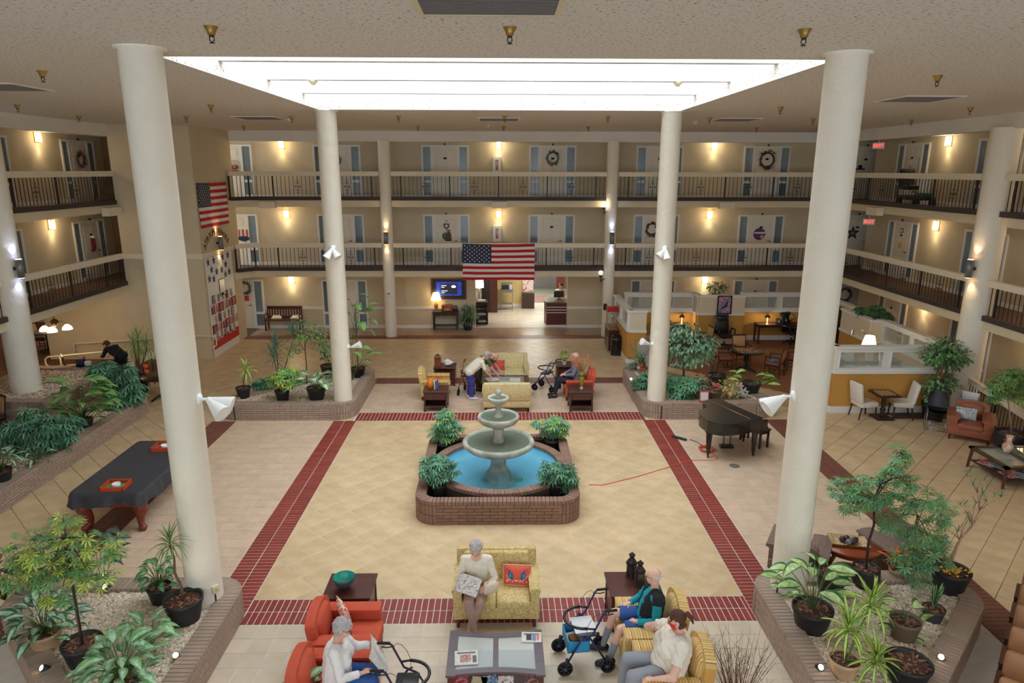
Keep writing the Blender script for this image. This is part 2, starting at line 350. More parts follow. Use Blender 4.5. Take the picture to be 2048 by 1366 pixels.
def lay(kind, m, R, size, ang, org, joint, skip=None):
    """cover the rectangle R = (x0, x1, y0, y1) with size = (a, b) pieces turned by ang about org"""
    jx, jy = joint if hasattr(joint, '__len__') else (joint, joint); a, bb = size; ca, sa = math.cos(ang), math.sin(ang); cs = [((x-org[0])*ca+(y-org[1])*sa, -(x-org[0])*sa+(y-org[1])*ca) for x in R[:2] for y in R[2:]]
    i0, i1 = int(math.floor(min(c[0] for c in cs)/a)), int(math.ceil(max(c[0] for c in cs)/a)); j0, j1 = int(math.floor(min(c[1] for c in cs)/bb)), int(math.ceil(max(c[1] for c in cs)/bb))
    for i in range(i0, i1):
        for j in range(j0, j1):
            q = [((i+u)*a+s*jx/2, (j+v)*bb+t*jy/2) for u, v, s, t in ((0, 0, 1, 1), (1, 0, -1, 1), (1, 1, -1, -1), (0, 1, 1, -1))]
            q = [(org[0]+x*ca-y*sa, org[1]+x*sa+y*ca) for x, y in q]; k = clip(q, R)
            if not k or parea(k) < .015*a*bb: continue
            c = (sum(p[0] for p in k)/len(k), sum(p[1] for p in k)/len(k))
            if skip and skip(*c): continue
            pieces[kind].append((Vector((c[0], c[1], 0)), k, m, (round(a, 3), round(bb, 3), ang) if parea(k) > .9995*parea(q) else None))
DG, SQ = (.467, .467), (.305, .305)
DO = (-2.01, 10.84)
FC = (-.06, 13.6)
def diag(R, skip=None, j=.007): lay('tile', m_gold, R, DG, PI/4, DO, j, skip)
diag((-3.89, 3.85, 9.585, 17.52), lambda x, y: abs(x-FC[0]) < 1.35 and abs(y-FC[1]) < 1.4)
lay('paver', m_red, (-3.89, 3.85, 8.95, 9.575), (.0985, .311), 0, (-3.89, 8.953), .012)
lay('paver', m_red, (-3.95, 3.95, 17.53, 18.155), (.0985, .311), 0, (-3.95, 17.533), .012)
for x0, x1 in ((-4.51, -3.895), (3.855, 4.47)): lay('paver', m_red, (x0, x1, 8.95, 17.52), (.307, .0985), 0, (x0, 8.96), .012)
for x0, x1 in ((-7.75, -7.13), (7.2, 7.82)): lay('paver', m_dull, (x0, x1, 4.5, 17.52), (.31, .0985), 0, (x0, 9.58), .008)
for x0, x1 in ((-7.12, -4.515), (4.475, 7.195)): lay('tile', m_tan, (x0, x1, 9.3, 17.55), SQ, 0, (x0, 9.585), .008)
lay('tile', m_grey, (-3.95, 3.9, 5.2, 8.945), SQ, 0, (-3.89, 8.945), .009)
lay('tile', m_tan, (-4.0, 4.0, 18.165, 20.84), SQ, 0, (-4, 18.165), .008)
lay('paver', m_dull, (-4.1, 4.1, 20.85, 21.47), (.0985, .31), 0, (-4, 20.85), .005)
carp = lambda x, y: x+y > 28.45 and x > 4.55
diag((-9.95, -7.755, 9.4, 17.52), None, (.011, .004)); diag((-11.6, -4.0, 17.53, 21.475), None, (.010, .005)); diag((-11.6, 9.4, 21.475, 26.78), lambda x, y: carp(x, y) or x < -10.3 and y > 23.9, .008)  # joints widened one way imitate lines darkened by the light direction
diag((7.825, 12.95, 4.5, 17.52), None, (.004, .011)); diag((4.2, 7.2, 4.5, 8.99), lambda x, y: x-y < -1.2, (.004, .010)); diag((-9.95, -4.2, 4.5, 8.99), lambda x, y: -x-y < -1.2, (.010, .004)); diag((4.0, 12.95, 17.53, 21.475), lambda x, y: carp(x, y) or x > 9.3 and y > 18.3, (.004, .010))
lay('paver', m_dull, (-10.25, 4.9, 26.79, 27.4), (.0985, .305), 0, (-10, 26.79), .005)
lay('tile', m_walk, (-10.25, 5.2, 27.41, WY), SQ, 0, (-10, 27.41), .004)
cam_d = lambda p: (p-CAMP).length
TH = .016
for kind, plain in (('tile', 'tile'), ('paver', 'brick')):
    pl = pieces[kind]
    seen = lambda p: (abs((p-CAMP).dot(_r)/max(.1, (p-CAMP).dot(_f))) < .76 and abs((p-CAMP).dot(_u)/max(.1, (p-CAMP).dot(_f))) < .51)
    pl.sort(key=lambda t: (not seen(t[0]), cam_d(t[0])/math.sqrt(parea(t[1]))))
    cache = {}
    rest = {}
    for i, (c, poly, m, key) in enumerate(pl):
        n = len(poly)
        if i < 300:
            kk = (m.name, key) if key else i
            if kk not in cache:
                pp = [(x-c.x, y-c.y) for x, y in poly]; ins = inset(pp, .005)
                q = B(); vs = [(x, y, -TH) for x, y in pp]+[(x, y, -.003) for x, y in pp]+[(x, y, 0) for x, y in ins]
                q.add(vs, [tuple(range(2*n, 3*n))]+[(k*n+e, k*n+(e+1) % n, (k+1)*n+(e+1) % n, (k+1)*n+e) for k in (0, 1) for e in range(n)])
                cache[kk] = q.mesh(plain, m)
            o = bpy.data.objects.new(plain, cache[kk]); COL.objects.link(o); o.parent = floor; o.location = (c.x, c.y, rng.uniform(-.0012, 0))
        else:
            q = rest.setdefault(m.name, (B(), m))[0]; dz = rng.uniform(-.0012, 0)
            q.add([(x, y, dz) for x, y in poly]+[(x, y, -TH) for x, y in poly], [tuple(range(n))]+[(e, n+e, n+(e+1) % n, (e+1) % n) for e in range(n)])
    big = B(); ms = []
    for k, (q, m) in rest.items(): big.add(q.v, q.f, len(ms)); ms.append(m)
    if ms: big.obj('far_'+plain+'s', ms, floor, kind='stuff')
# carpets and the lobby floor
m_rust = mat('rust_carpet', (152, 100, 66), .95, .12, 25, .2, 120); m_dark = mat('brown_carpet', (116, 80, 58), .95, .15, 25, .2, 120)
b = B(); b.prism([(4.6, 23.9), (9.4, 19.1), (16, 18.9), (16, 27.4), (4.6, 27.4)], -.004, .004); structure(b, 'floor', m_rust, 'rust carpet of the games room behind the low partitions')
b = B(); b.prism([(-24, -3), (-12.4, -3), (-12.4, 17.2), (-11.5, 18.6), (-11.5, 22.9), (-12.9, 23.8), (-16, 23.9), (-16, 30), (-24, 30)], -.004, .004); structure(b, 'floor', m_dark, 'dark brown carpet of the dining area')
b = B(); b.bx(4.9, 16.3, 27.41, WY, -.02, .002); structure(b, 'floor', m_walk)
lob = tag(link('floor', None), 'pale grey plank tile floor of the lobby behind the back wall', kind=STR)
m_lob = mat('lobby_tile', (202, 194, 180), .35, .05, 3, rnd=.05)
b = B(); b.bx(-4, 9, WY, 40, -.02, -.004); b.obj('grout_bed', mat('lobby_grout', (150, 142, 130), .8), lob)
q = B()
for j in range(22):
    for i in range(22): q.box(-4+i*.6+(j % 2)*.3, WY+.16+j*.3, -.01, .592, .292, .012)
q.obj('floor_tiles', m_lob, lob, kind='stuff')
# ---------------------------------------------------------------- brick planters
m_brick = mat('grey_brown_brick', (170, 148, 132), .75, .08, 20, .25, 80, rnd=.08); m_brickf = mat('brown_brick', (142, 110, 94), .75, .08, 20, .25, 80, rnd=.10)
m_mortar = mat('dark_mortar', (84, 68, 60), .9)
m_gravel = mat('gravel_bed', (176, 150, 122), .95, .3, 60, .6, 90)
m_peb = mat('pebbles', (230, 212, 190), .8, 0, 1, rnd=.28)
def roundpoly(P, r, step=.05):
    """closed outline (counter-clockwise) with filleted corners -> [(point, outward normal, on_corner)]"""
    out = []; n = len(P); rr = r if hasattr(r, '__len__') else [r]*n
    for i in range(n):
        p, a, c = Vector(P[i]), Vector(P[i-1]), Vector(P[(i+1) % n]); u, v = (a-p).normalized(), (c-p).normalized(); th = math.acos(max(-1, min(1, u.dot(v))))
        t = rr[i]/math.tan(th/2); o = p+(u+v).normalized()*rr[i]/math.sin(th/2); p0, p1 = p+u*t, p+v*t
        a0, a1 = math.atan2(*(p0-o).yx), math.atan2(*(p1-o).yx); d = (a1-a0+2*PI) % (2*PI); k = max(6, int(d*rr[i]/step))
        for j in range(k+1): q = a0+d*j/k; out.append((o+Vector((math.cos(q), math.sin(q)))*rr[i], Vector((math.cos(q), math.sin(q))), True))
    return out
def along(path, pitch):
    """points every pitch metres round the closed outline: (point, normal, corner?)"""
    pts = [p[0] for p in path]; n = len(pts); L = [(pts[(i+1) % n]-pts[i]).length for i in range(n)]; tot = sum(L); cnt = int(round(tot/pitch)); st = tot/cnt; out = []; i = 0; acc = 0
    for k in range(cnt):
        s = (k+.5)*st
        while acc+L[i] < s: acc += L[i]; i += 1
        t = (s-acc)/L[i]; d = (pts[(i+1) % n]-pts[i]).normalized(); out.append((pts[i].lerp(pts[(i+1) % n], t), Vector((d.y, -d.x)), L[i] < .09))
    return out, st
def masonry(root, specs, mb=None):
    mb = mb or m_brick
    """specs: (4x4 matrix, key, mesh builder fn, outward normal); the 300 that show best become brick parts"""
    def score(s):
        p = s[0].translation; d = CAMP-p; return d.length*(1 if d.dot(s[3]) > 0 else 5)
    specs.sort(key=score); cache = {}; rest = B()
    for i, (T, key, fn, nrm) in enumerate(specs):
        if i < 300:
            if key not in cache: cache[key] = fn().mesh('brick', mb)
            o = bpy.data.objects.new('brick', cache[key]); COL.objects.link(o); o.parent = root; o.matrix_local = T
        else: q = fn(); rest.add(q.v, q.f, 0, False, T)
    if rest.v: rest.obj('far_bricks', mb, root, kind='stuff')
def frame(p, nrm, z, loc):
    """matrix with local +y along the outward normal"""
    return Matrix.Translation((p.x-loc[0], p.y-loc[1], z)) @ Matrix.Rotation(math.atan2(nrm.y, nrm.x)-PI/2, 4, 'Z')
def brickring(specs, path, h, cope, loc, courses=True, z0=0, copeh=.075, faces=True):
    cb, st = along(path, .0745)
    for p, nm, cor in cb:
        def fn(cor=cor, st=st):
            q = B(); w = st-.008; k = .62 if cor else 1; a, b_ = w/2, w/2*k
            vs = [(-b_, -cope, 0), (b_, -cope, 0), (a, 0, 0), (-a, 0, 0), (-b_, -cope, copeh-.004), (b_, -cope, copeh-.004), (a, 0, copeh-.004), (-a, 0, copeh-.004), (-b_+.004, -cope+.004, copeh), (b_-.004, -cope+.004, copeh), (a-.004, -.005, copeh), (-a+.004, -.005, copeh)]
            return q.add(vs, [(8, 9, 10, 11)]+[(r+i, r+(i+1) % 4, r+4+(i+1) % 4, r+4+i) for r in (0, 4) for i in range(4)])
        specs.append((frame(p, nm, h-copeh, loc), ('cope', cor, round(st, 4)), fn, Vector((nm.x*.3, nm.y*.3, 1))))
    if not faces: return
    hc = h-copeh-z0; nc = max(1, int(round(hc/.066))); ch = hc/nc
    # straight runs get running-bond stretchers, rounded corners get soldiers
    n = len(path); runs = []
    for i in range(n):
        p, q = path[i][0], path[(i+1) % n][0]
        if (q-p).length > .12: runs.append((p, q))
    for (p, q) in runs:
        d = (q-p).normalized(); nm = Vector((d.y, -d.x)); L = (q-p).length; k = max(1, int(round(L/.3))); bl = L/k
        for c in range(nc):
            off = 0 if c % 2 else -.5
            for j in range(k+1):
                s0, s1 = max(0, (j+off)*bl), min(L, (j+1+off)*bl)
                if s1-s0 < .03: continue
                w = round(s1-s0-.009, 3); P = p+d*(s0+s1)/2
                fn = lambda w=w: B().slab(w, ch-.009, .014, .003, T=Matrix.Translation((0, -.012, ch/2)) @ Matrix.Rotation(-PI/2, 4, 'X'))
                specs.append((frame(P, nm, z0+c*ch, loc), ('s', w, round(ch, 3)), fn, Vector((nm.x, nm.y, 0))))
    so, st = along(path, .075)
    for p, nm, cor in so:
        if not cor: continue
        for c in range(2):
            hh = hc/2-.009
            fn = lambda st=st, hh=hh: B().slab(st-.009, hh, .014, .003, T=Matrix.Translation((0, -.012, hh/2)) @ Matrix.Rotation(-PI/2, 4, 'X'))
            specs.append((frame(p, nm, z0+c*hc/2, loc), ('v', round(st, 4), round(hh, 3)), fn, Vector((nm.x, nm.y, 0))))
def offset(path, d): return [(p-nm*d, nm, c) for p, nm, c in path]
def insidef(poly):
    def f(x, y):
        c = False; n = len(poly)
        for i in range(n):
            (x0, y0), (x1, y1) = poly[i], poly[i-1]
            if (y0 > y) != (y1 > y) and x < (x1-x0)*(y-y0)/(y1-y0)+x0: c = not c
        return c
    return f
def pebbles(root, poly, z, n, size, seed, loc):
    rg = random.Random(seed); f = insidef(poly); xs = [p[0] for p in poly]; ys = [p[1] for p in poly]; q = B(); k = 0
    while k < n:
        x, y = rg.uniform(min(xs), max(xs)), rg.uniform(min(ys), max(ys))
        if not f(x, y): continue
        k += 1; s = size*rg.uniform(.6, 1.25); a, c, e = s, s*rg.uniform(.55, .9), s*rg.uniform(.4, .65); r = rg.uniform(0, PI); cr, sr = math.cos(r), math.sin(r); zz = z+rg.uniform(-.004, .010)
        ring = [(math.cos(t)*a, math.sin(t)*c) for t in (0, 1.05, 2.1, 3.14, 4.19, 5.24)]
        vs = [(x+(u*cr-v*sr)-loc[0], y+(u*sr+v*cr)-loc[1], zz) for u, v in ring]+[(x+(u*cr-v*sr)*.55-loc[0], y+(u*sr+v*cr)*.55-loc[1], zz+e*.8) for u, v in ring]
        q.add(vs, [(6, 7, 8, 9, 10, 11)]+[(i, (i+1) % 6, 6+(i+1) % 6, 6+i) for i in range(6)], 0, True)
    return q.obj('gravel', m_peb, root, kind='stuff')
def planter(label, P, r, h=.46, cope=.30, npeb=0, psize=.022, seed=1):
    if sum(P[i-1][0]*P[i][1]-P[i][0]*P[i-1][1] for i in range(len(P))) < 0: P = P[::-1]; r = r[::-1] if hasattr(r, '__len__') else r
    path = roundpoly(P, r); c = (sum(p[0] for p in P)/len(P), sum(p[1] for p in P)/len(P)); root = thing('brick_planter', label, 'planter', (c[0], c[1], 0)); specs = []
    brickring(specs, path, h, cope, c)
    o = offset(path, .013); i = offset(path, cope-.01); n = len(path); vs = []; fs = []
    for k, pt in enumerate((o, o, i, i)):
        z = (0, h-.078, h-.078, h-.14)[k]; vs += [(p[0].x-c[0], p[0].y-c[1], z) for p in pt]
    for k in range(3): fs += [(k*n+e, k*n+(e+1) % n, (k+1)*n+(e+1) % n, (k+1)*n+e) for e in range(n)]
    core = B().add(vs, fs); core.obj('mortar_core', m_mortar, root)
    inner = [(p[0].x, p[0].y) for p in i]
    g = B(); g.add([(x-c[0], y-c[1], h-.075) for x, y in inner], [tuple(range(n))]); g.obj('gravel_bed', m_gravel, root)
    masonry(root, specs)
    if npeb: pebbles(root, inner, h-.072, npeb, psize, seed, c)
    return root, inner
PH = .46
planter('front left triangular brown brick planter with pale gravel around the left column', [(-3.88, 9.5), (-7.95, 9.5), (-3.88, 5.42)], [.45, .5, .4], npeb=8000, psize=.033, seed=3)
planter('front right triangular brown brick planter with pale gravel around the right column', [(3.86, 9.55), (7.95, 9.55), (3.86, 5.45)], [.45, .6, .4], npeb=8000, psize=.033, seed=4)
planter('back left brown brick planter with gravel around the white column', [(-3.96, 17.58), (-8.25, 17.58), (-3.96, 21.8)], [.5, .45, .45], npeb=5000, psize=.028, seed=5)
planter('back right brown brick planter with gravel behind the piano', [(3.88, 17.55), (8.3, 17.55), (3.88, 21.9)], [.5, .55, .45], npeb=5000, psize=.028, seed=6)
planter('long brown brick planter along the left side of the atrium', [(-9.8, 10.2), (-9.8, 18.5), (-11.55, 18.5), (-11.55, 10.2)], .3, npeb=7000, psize=.03, seed=7)
planter('dark brick planter around the left gallery column', [(-11.6, 17.0), (-11.6, 20.4), (-14.4, 20.4), (-14.4, 17.0)], .3, h=.75, npeb=2500, psize=.03, seed=8)
# ---------------------------------------------------------------- fountain and its brick pool
m_stone = mat('cast_stone', (186, 186, 172), .7, 0, 3, .15, 30, c2=(128, 130, 112), lo=.3, hi=.6)
m_pool = mat('pool_blue', (120, 205, 235), .5, .04, 2)
m_bowlw = glass('bowl_water', (168, 184, 166), .55, .04)
m_water = glass('pool_water', (150, 225, 245), .12, .03)
fp = thing('fountain_pool', 'square brown brick planter holding the round blue fountain pool', 'fountain pool', (FC[0], FC[1], 0))
P = [(-1.66, 11.88), (1.54, 11.88), (1.54, 15.33), (-1.66, 15.33)]; path = roundpoly(P, .42); specs = []
brickring(specs, path, .48, .21, FC)
o = offset(path, .013); i = offset(path, .2); n = len(path); vs = []
for k, pt in enumerate((o, o, i, i)): vs += [(p[0].x-FC[0], p[0].y-FC[1], (0, .402, .402, .12)[k]) for p in pt]
B().add(vs, [(k*n+e, k*n+(e+1) % n, (k+1)*n+(e+1) % n, (k+1)*n+e) for k in range(3) for e in range(n)]).obj('mortar_core', m_mortar, fp)
B().add([(p[0].x-FC[0], p[0].y-FC[1], .035) for p in i], [tuple(range(n))]).obj('planter_soil', mat('dark_soil', (88, 74, 62), .95, .2, 20), fp)
PC = (-.03, 13.62); ring = [(Vector((PC[0]+1.45*math.cos(2*PI*k/90), PC[1]+1.45*math.sin(2*PI*k/90))), Vector((math.cos(2*PI*k/90), math.sin(2*PI*k/90))), True) for k in range(90)]
brickring(specs, ring, .50, .2, FC, faces=False)
masonry(fp, specs, m_brickf)
dx = (PC[0]-FC[0], PC[1]-FC[1])
B().lathe([(1.435, .13), (1.435, .425)], 64, *dx, cap=False).obj('pool_wall', m_mortar, fp)
B().lathe([(1.26, .44), (1.25, .26), (1.05, .25), (1.03, .06), (.0, .05)], 64, *dx, cap=False).obj('pool_basin', m_pool, fp)
B().lathe([(1.252, .36), (0, .36)], 64, *dx).obj('water', m_water, fp)
ft = thing('stone_fountain', 'three-tiered grey cast stone fountain standing in the blue pool', 'fountain', (PC[0]-.02, PC[1]+.02, .05))
B().prism([(.36*math.cos(PI/6*k*2), .36*math.sin(PI/6*k*2)) for k in range(6)], 0, .06).obj('base_plate', m_stone, ft)
B().lathe([(.27, .06), (.285, .14), (.26, .24), (.20, .33), (.165, .42), (.16, .58), (.19, .66)], 8, sm=False).obj('pedestal', m_stone, ft)
B().lathe([(.17, .62), (.3, .68), (.5, .74), (.66, .80), (.75, .87), (.765, .93), (.735, .975), (.69, .975), (.665, .94), (.6, .86), (.4, .81), (.15, .79)], 56).obj('lower_bowl', m_stone, ft)
B().lathe([(.672, .93), (.12, .93)], 48).obj('lower_water', m_bowlw, ft)
B().lathe([(.19, .80), (.185, .86), (.13, .93), (.105, 1.05), (.12, 1.22), (.16, 1.28)], 8, sm=False).obj('lower_stem', m_stone, ft)
B().lathe([(.14, 1.26), (.26, 1.31), (.38, 1.37), (.435, 1.44), (.445, 1.49), (.42, 1.525), (.385, 1.52), (.36, 1.47), (.25, 1.41), (.1, 1.4)], 48).obj('middle_bowl', m_stone, ft)
B().lathe([(.382, 1.495), (.08, 1.495)], 40).obj('middle_water', m_bowlw, ft)
B().lathe([(.13, 1.41), (.125, 1.46), (.075, 1.56), (.06, 1.66), (.07, 1.75), (.1, 1.79)], 8, sm=False).obj('upper_stem', m_stone, ft)
B().lathe([(.08, 1.77), (.15, 1.80), (.2, 1.84), (.225, 1.89), (.22, 1.925), (.19, 1.93), (.17, 1.9), (.05, 1.86)], 40).obj('upper_bowl', m_stone, ft)
B().lathe([(.178, 1.905), (.03, 1.905)], 32).obj('upper_water', m_bowlw, ft)
B().lathe([(.06, 1.86), (.05, 1.93), (.045, 1.95), (.062, 1.99), (.068, 2.02), (.06, 2.06), (.03, 2.085), (0, 2.09)], 20).obj('finial', m_stone, ft)
t = thing('pool_float', 'small green frog-like float drifting in the blue pool', 'float', (.38, 13.05, .352))
B().ell((0, 0, .012), (.075, .06, .028)).ell((.05, .02, .03), (.03, .026, .024)).ell((-.06, .05, .004), (.035, .016, .01)).ell((-.06, -.05, .004), (.035, .016, .01)).obj('body', mat('frog_green', (20, 140, 90), .5), t)
# ---------------------------------------------------------------- railings
def text_mesh(name, s, size, m, extr=.004, align='CENTER'):
    c = bpy.data.curves.new(name, 'FONT'); c.body = s; c.size = size; c.extrude = extr; c.align_x = align; c.align_y = 'CENTER'; c.resolution_u = 2
    o = bpy.data.objects.new(name, c); COL.objects.link(o); dg = bpy.context.evaluated_depsgraph_get(); dg.update()
    me = bpy.data.meshes.new_from_object(o.evaluated_get(dg)); bpy.data.objects.remove(o); bpy.data.curves.remove(c); me.materials.clear(); me.materials.append(m); me.name = name; return me
RH = 1.06
bal_me = B().box(0, 0, .11, .016, .016, .78).mesh('baluster', m_black); post_me = B().box(0, 0, 0, .05, .05, .9).mesh('post', m_black)
def scroll():
    b = B(); c = lambda cx, cz, r, a0, a1, n=8: [(cx+r*math.cos(a0+(a1-a0)*i/n), 0, cz+r*math.sin(a0+(a1-a0)*i/n)) for i in range(n+1)]
    for s in (-1, 1):
        b.tube([(s*x, y, z) for x, y, z in c(.075, .49, .04, -PI*.9, PI*.9)], .007, 4); b.tube([(s*x, y, z) for x, y, z in c(.05, .60, .035, PI, -PI*.3)], .007, 4)
        b.tube([(s*x, y, z) for x, y, z in c(.05, .38, .035, -PI, PI*.3)], .007, 4); b.tube([(s*x, y, z) for x, y, z in c(.03, .7, .03, PI*1.1, PI*.1)], .007, 4); b.tube([(s*x, y, z) for x, y, z in c(.03, .28, .03, -PI*1.1, -PI*.1)], .007, 4)
        b.tube([(s*.035, 0, .49), (s*.11, 0, .49)], .012, 4)
    b.ell((0, 0, .66), (.014, .014, .04), 6, 4); b.ell((0, 0, .32), (.014, .014, .04), 6, 4); return b.mesh('scroll_ornament', m_black)
scroll_me = scroll()
def railing(label, p0, p1, z, posts, first=.09, cap=(.13, .17), start_ext=0, end_ext=0, orn=True):
    """railing from p0 to p1 (x, y) on the gallery floor z, posts at distances from p0"""
    a, c = Vector(p0), Vector(p1); d = c-a; L = d.length; root = thing('balcony_railing', label, 'railing', (a.x, a.y, z), math.atan2(d.y, d.x))
    B().bx(-start_ext, L+end_ext, -cap[0]/2, cap[0]/2, RH-cap[1], RH).obj('handrail', m_rail, root)
    B().bx(0, L, -.07, .07, -.03, .11).obj('kerb', m_kerb, root)
    def put(me, nm, x): o = bpy.data.objects.new(nm, me); COL.objects.link(o); o.parent = root; o.location = (x, 0, 0)
    for x in posts: put(post_me, 'post', x)
    ed = sorted([-.06]+list(posts)+[L+.06]); x = ed[0]
    for i in range(len(ed)-1):
        s, e = ed[i], ed[i+1]; k = max(1, int(round((e-s)/.1575)))
        for j in range(1, k): put(bal_me, 'baluster', s+(e-s)*j/k)
        if orn and 1.7 < e-s < 2.1: put(scroll_me, 'scroll_ornament', s+(e-s)*(k//2)/k)
    return root
for lv, z in (('third', F3), ('second', F2)):
    railing('black balustrade with cream cap on the %s floor back gallery between the slim columns' % lv, (-4.22, YB), (4.12, YB), z, [4.15+1.89*k for k in range(-2, 3)])
    railing('black balustrade with cream cap on the %s floor back gallery, right of the slim columns' % lv, (4.58, YB), (XR, YB), z, [.4+1.89*k for k in range(5)])
    railing('black balustrade on the %s floor back gallery, from corner tower to slim column' % lv, (-9.72, YB), (-4.68, YB), z, [.03, .95, 2.85, 4.74])
    railing('short angled balustrade joining the corner tower to the %s floor back gallery' % lv, (-10.24, 26.72), (-9.75, 27.28), z, [.02], orn=False)
    railing('black balustrade with cream cap on the %s floor right gallery, behind its column' % lv, (XR, 18.56), (XR, YB), z, [.4+1.89*k for k in range(5)])
    railing('black balustrade with cream cap on the %s floor right gallery, near side of its column' % lv, (XR, 12), (XR, 17.83), z, [.1+1.89*k for k in range(3)]+[5.5])
    railing('black balustrade with cream cap on the %s floor left gallery, ending at the corner tower' % lv, (XL, 23.8), (XL, 18.56), z, [.03, 1.1, 3.0, 4.89])
    railing('black balustrade with cream cap on the %s floor left gallery, near side of its column' % lv, (XL, 17.83), (XL, 12), z, [.4+1.89*k for k in range(3)])
for x in (-8.97, -.04, 8.82):
    b = B(); b.bx(x-.3, x+.3, YB-.27, YB-.02, 5.13, 5.38); tag(b.obj('service_box', m_rail), 'cream metal box on the third floor gallery edge, %s' % {-8.97: 'left end by the corner tower', -.04: 'above the hanging flag', 8.82: 'right of the slim columns'}[x], 'box')
b = B(); b.bx(XR-.25, XR-.02, 23.4, 24.1, 5.1, 5.36); tag(b.obj('service_box', m_rail), 'cream metal box on the edge of the third floor right gallery', 'box')
b = B(); b.bx(XL+.02, XL+.25, 22.9, 23.7, 5.08, 5.34); tag(b.obj('service_box', m_rail), 'cream metal box on the edge of the third floor left gallery', 'box')
# ---------------------------------------------------------------- apartment doors with sidelights
m_door = mat('cream_door', (238, 232, 218), .5, .02, 2); m_pane = mat('curtained_glass', (118, 136, 150), .15, .1, 3, spec=.8, rnd=.25); m_bronze = mat('dark_bronze', (66, 52, 42), .35, metal=.7)
_door = None
def door_proto():
    d = tag(link('door_1', None), kind=STR); b = B(); Wd = .955
    for x0, x1 in ((-Wd, -Wd+.07), (-.585, -.49), (.49, .585), (Wd-.07, Wd)): b.bx(x0, x1, -.05, 0, 0, 2.08)
    b.bx(-Wd, Wd, -.055, 0, 2.02, 2.09)
    for s in (-1, 1):
        for z0, z1 in ((0, .13), (.62, .72)): b.bx(min(s*.58, s*.9), max(s*.58, s*.9), -.045, 0, z0, z1)
    b.obj('door_frame', m_white, d)
    b = B(); b.bx(-.49, .49, -.03, 0, .005, 2.02)
    for sx in (-.22, .22):
        for z0, z1 in ((.16, .78), (.92, 1.5), (1.62, 1.9)):
            T = Matrix.Translation((sx, -.03, (z0+z1)/2)) @ Matrix.Rotation(PI/2, 4, 'X'); b.slab(.33, z1-z0, .012, .012, T=T)
    lf = b.obj('door_leaf', m_door, d)
    b = B(); b.cyl((.4, -.03, 1.0), (.4, -.08, 1.0), .022); b.tube([(.4, -.075, 1.0), (.33, -.08, 1.0), (.27, -.078, .995)], .010, 6); b.obj('handle', m_bronze, lf)
    b = B(); b.lathe([(.001, 0), (.07, .002), (.07, .012), (.001, .014)], 16, T=Matrix.Translation((0, -.044, 1.58)) @ Matrix.Rotation(PI/2, 4, 'X') @ Matrix.Diagonal((1, .6, 1, 1))); b.obj('number_plaque', m_bronze, lf)
    b = B(); b.bx(-.03, .03, -.11, -.055, 2.09, 2.16); b.obj('door_chime', m_black, d)
    for s in (-1, 1):
        for z0, z1 in ((.13, .62), (.72, 2.02)): b = B(); b.bx(s*.735-.155, s*.735+.155, -.02, -.005, z0, z1); b.obj('sidelight_pane', m_pane, d)
    return d
nd = 0
def door(x, y, z, rz, label):
    global _door, nd
    nd += 1
    if _door is None: d = _door = door_proto(); d.location = (x, y, z); d.rotation_euler = (0, 0, rz)
    else: d = dup(_door, (x, y, z), rz)
    d.name = 'door_%d' % nd; d['label'] = label; return d
DX = [-10.94, -6.58, -2.23, 2.12, 6.47, 10.85, 14.9]
for lv, z in (('third', F3), ('second', F2), ('ground', 0)):
    for i, x in enumerate(DX):
        if lv == 'ground' and i in (2, 3): continue
        door(x, WY, z, 0, 'cream door with sidelights, number %d from the corner tower, %s floor back wall' % (i+1, lv))
    for y in (25.15, 20.75): door(WX, y, z, -PI/2, 'cream panelled door with sidelights on the %s floor right wall, %s' % (lv, 'near the back corner' if y > 22 else 'beside the gallery column'))
    if lv != 'ground':
        for y in (25.1, 20.6): door(-WX, y, z, PI/2, 'cream panelled door with sidelights on the %s floor left wall, %s' % (lv, 'beside the corner tower' if y > 22 else 'beside the gallery column'))
# ---------------------------------------------------------------- lamps
def lamp_light(name, kind, loc, energy, color, parent=None, size=.05, rot=None, spot=None):
    l = bpy.data.lights.new(name, kind); l.energy = energy; l.color = color; l.shadow_soft_size = size
    if spot: l.spot_size = spot; l.spot_blend = .6
    o = bpy.data.objects.new(name, l); COL.objects.link(o); o.location = loc
    if rot: o.rotation_euler = rot
    if parent: o.parent = parent
    return o
WARM = (1.0, .80, .52)
m_glow = mat('lit_shade', (255, 214, 140), .5, emit=5.0); m_glow2 = mat('lit_shade_pale', (255, 236, 190), .5, emit=5.0)
_sc = None
def sconce(x, y, z, rz, label, pale=False):
    r = thing('wall_sconce', label, 'sconce', (x, y, z), rz, 'square lantern sconces between the doors'); b = B()
    b.bx(-.12, .12, -.012, 0, -.17, .17)
    for sx in (-.105, .105):
        for yy in (-.11, -.012): b.bx(sx-.007, sx+.007, yy-.007, yy+.007, -.16, .16)
    for zz in (-.16, .15):
        b.bx(-.112, .112, -.118, -.104, zz, zz+.012); b.bx(-.112, -.098, -.118, 0, zz, zz+.012); b.bx(.098, .112, -.118, 0, zz, zz+.012)
    b.bx(-.005, .005, -.116, -.108, -.16, .16); b.obj('frame', mat('aged_brass', (150, 120, 70), .4, metal=.6), r)
    b = B(); b.bx(-.095, .095, -.104, -.09, -.145, .145); b.bx(-.1, -.09, -.1, -.02, -.145, .145); b.bx(.09, .1, -.1, -.02, -.145, .145); b.obj('glass_shade', m_glow2 if pale else m_glow, r)
    lamp_light('sconce_bulb', 'POINT', (0, -.20, -.1), 6, WARM, r, .08); lamp_light('sconce_bulb', 'SPOT', (0, -.10, -.19), 9, (1, .86, .5), r, .04, (math.radians(-14), 0, 0), math.radians(95)); return r
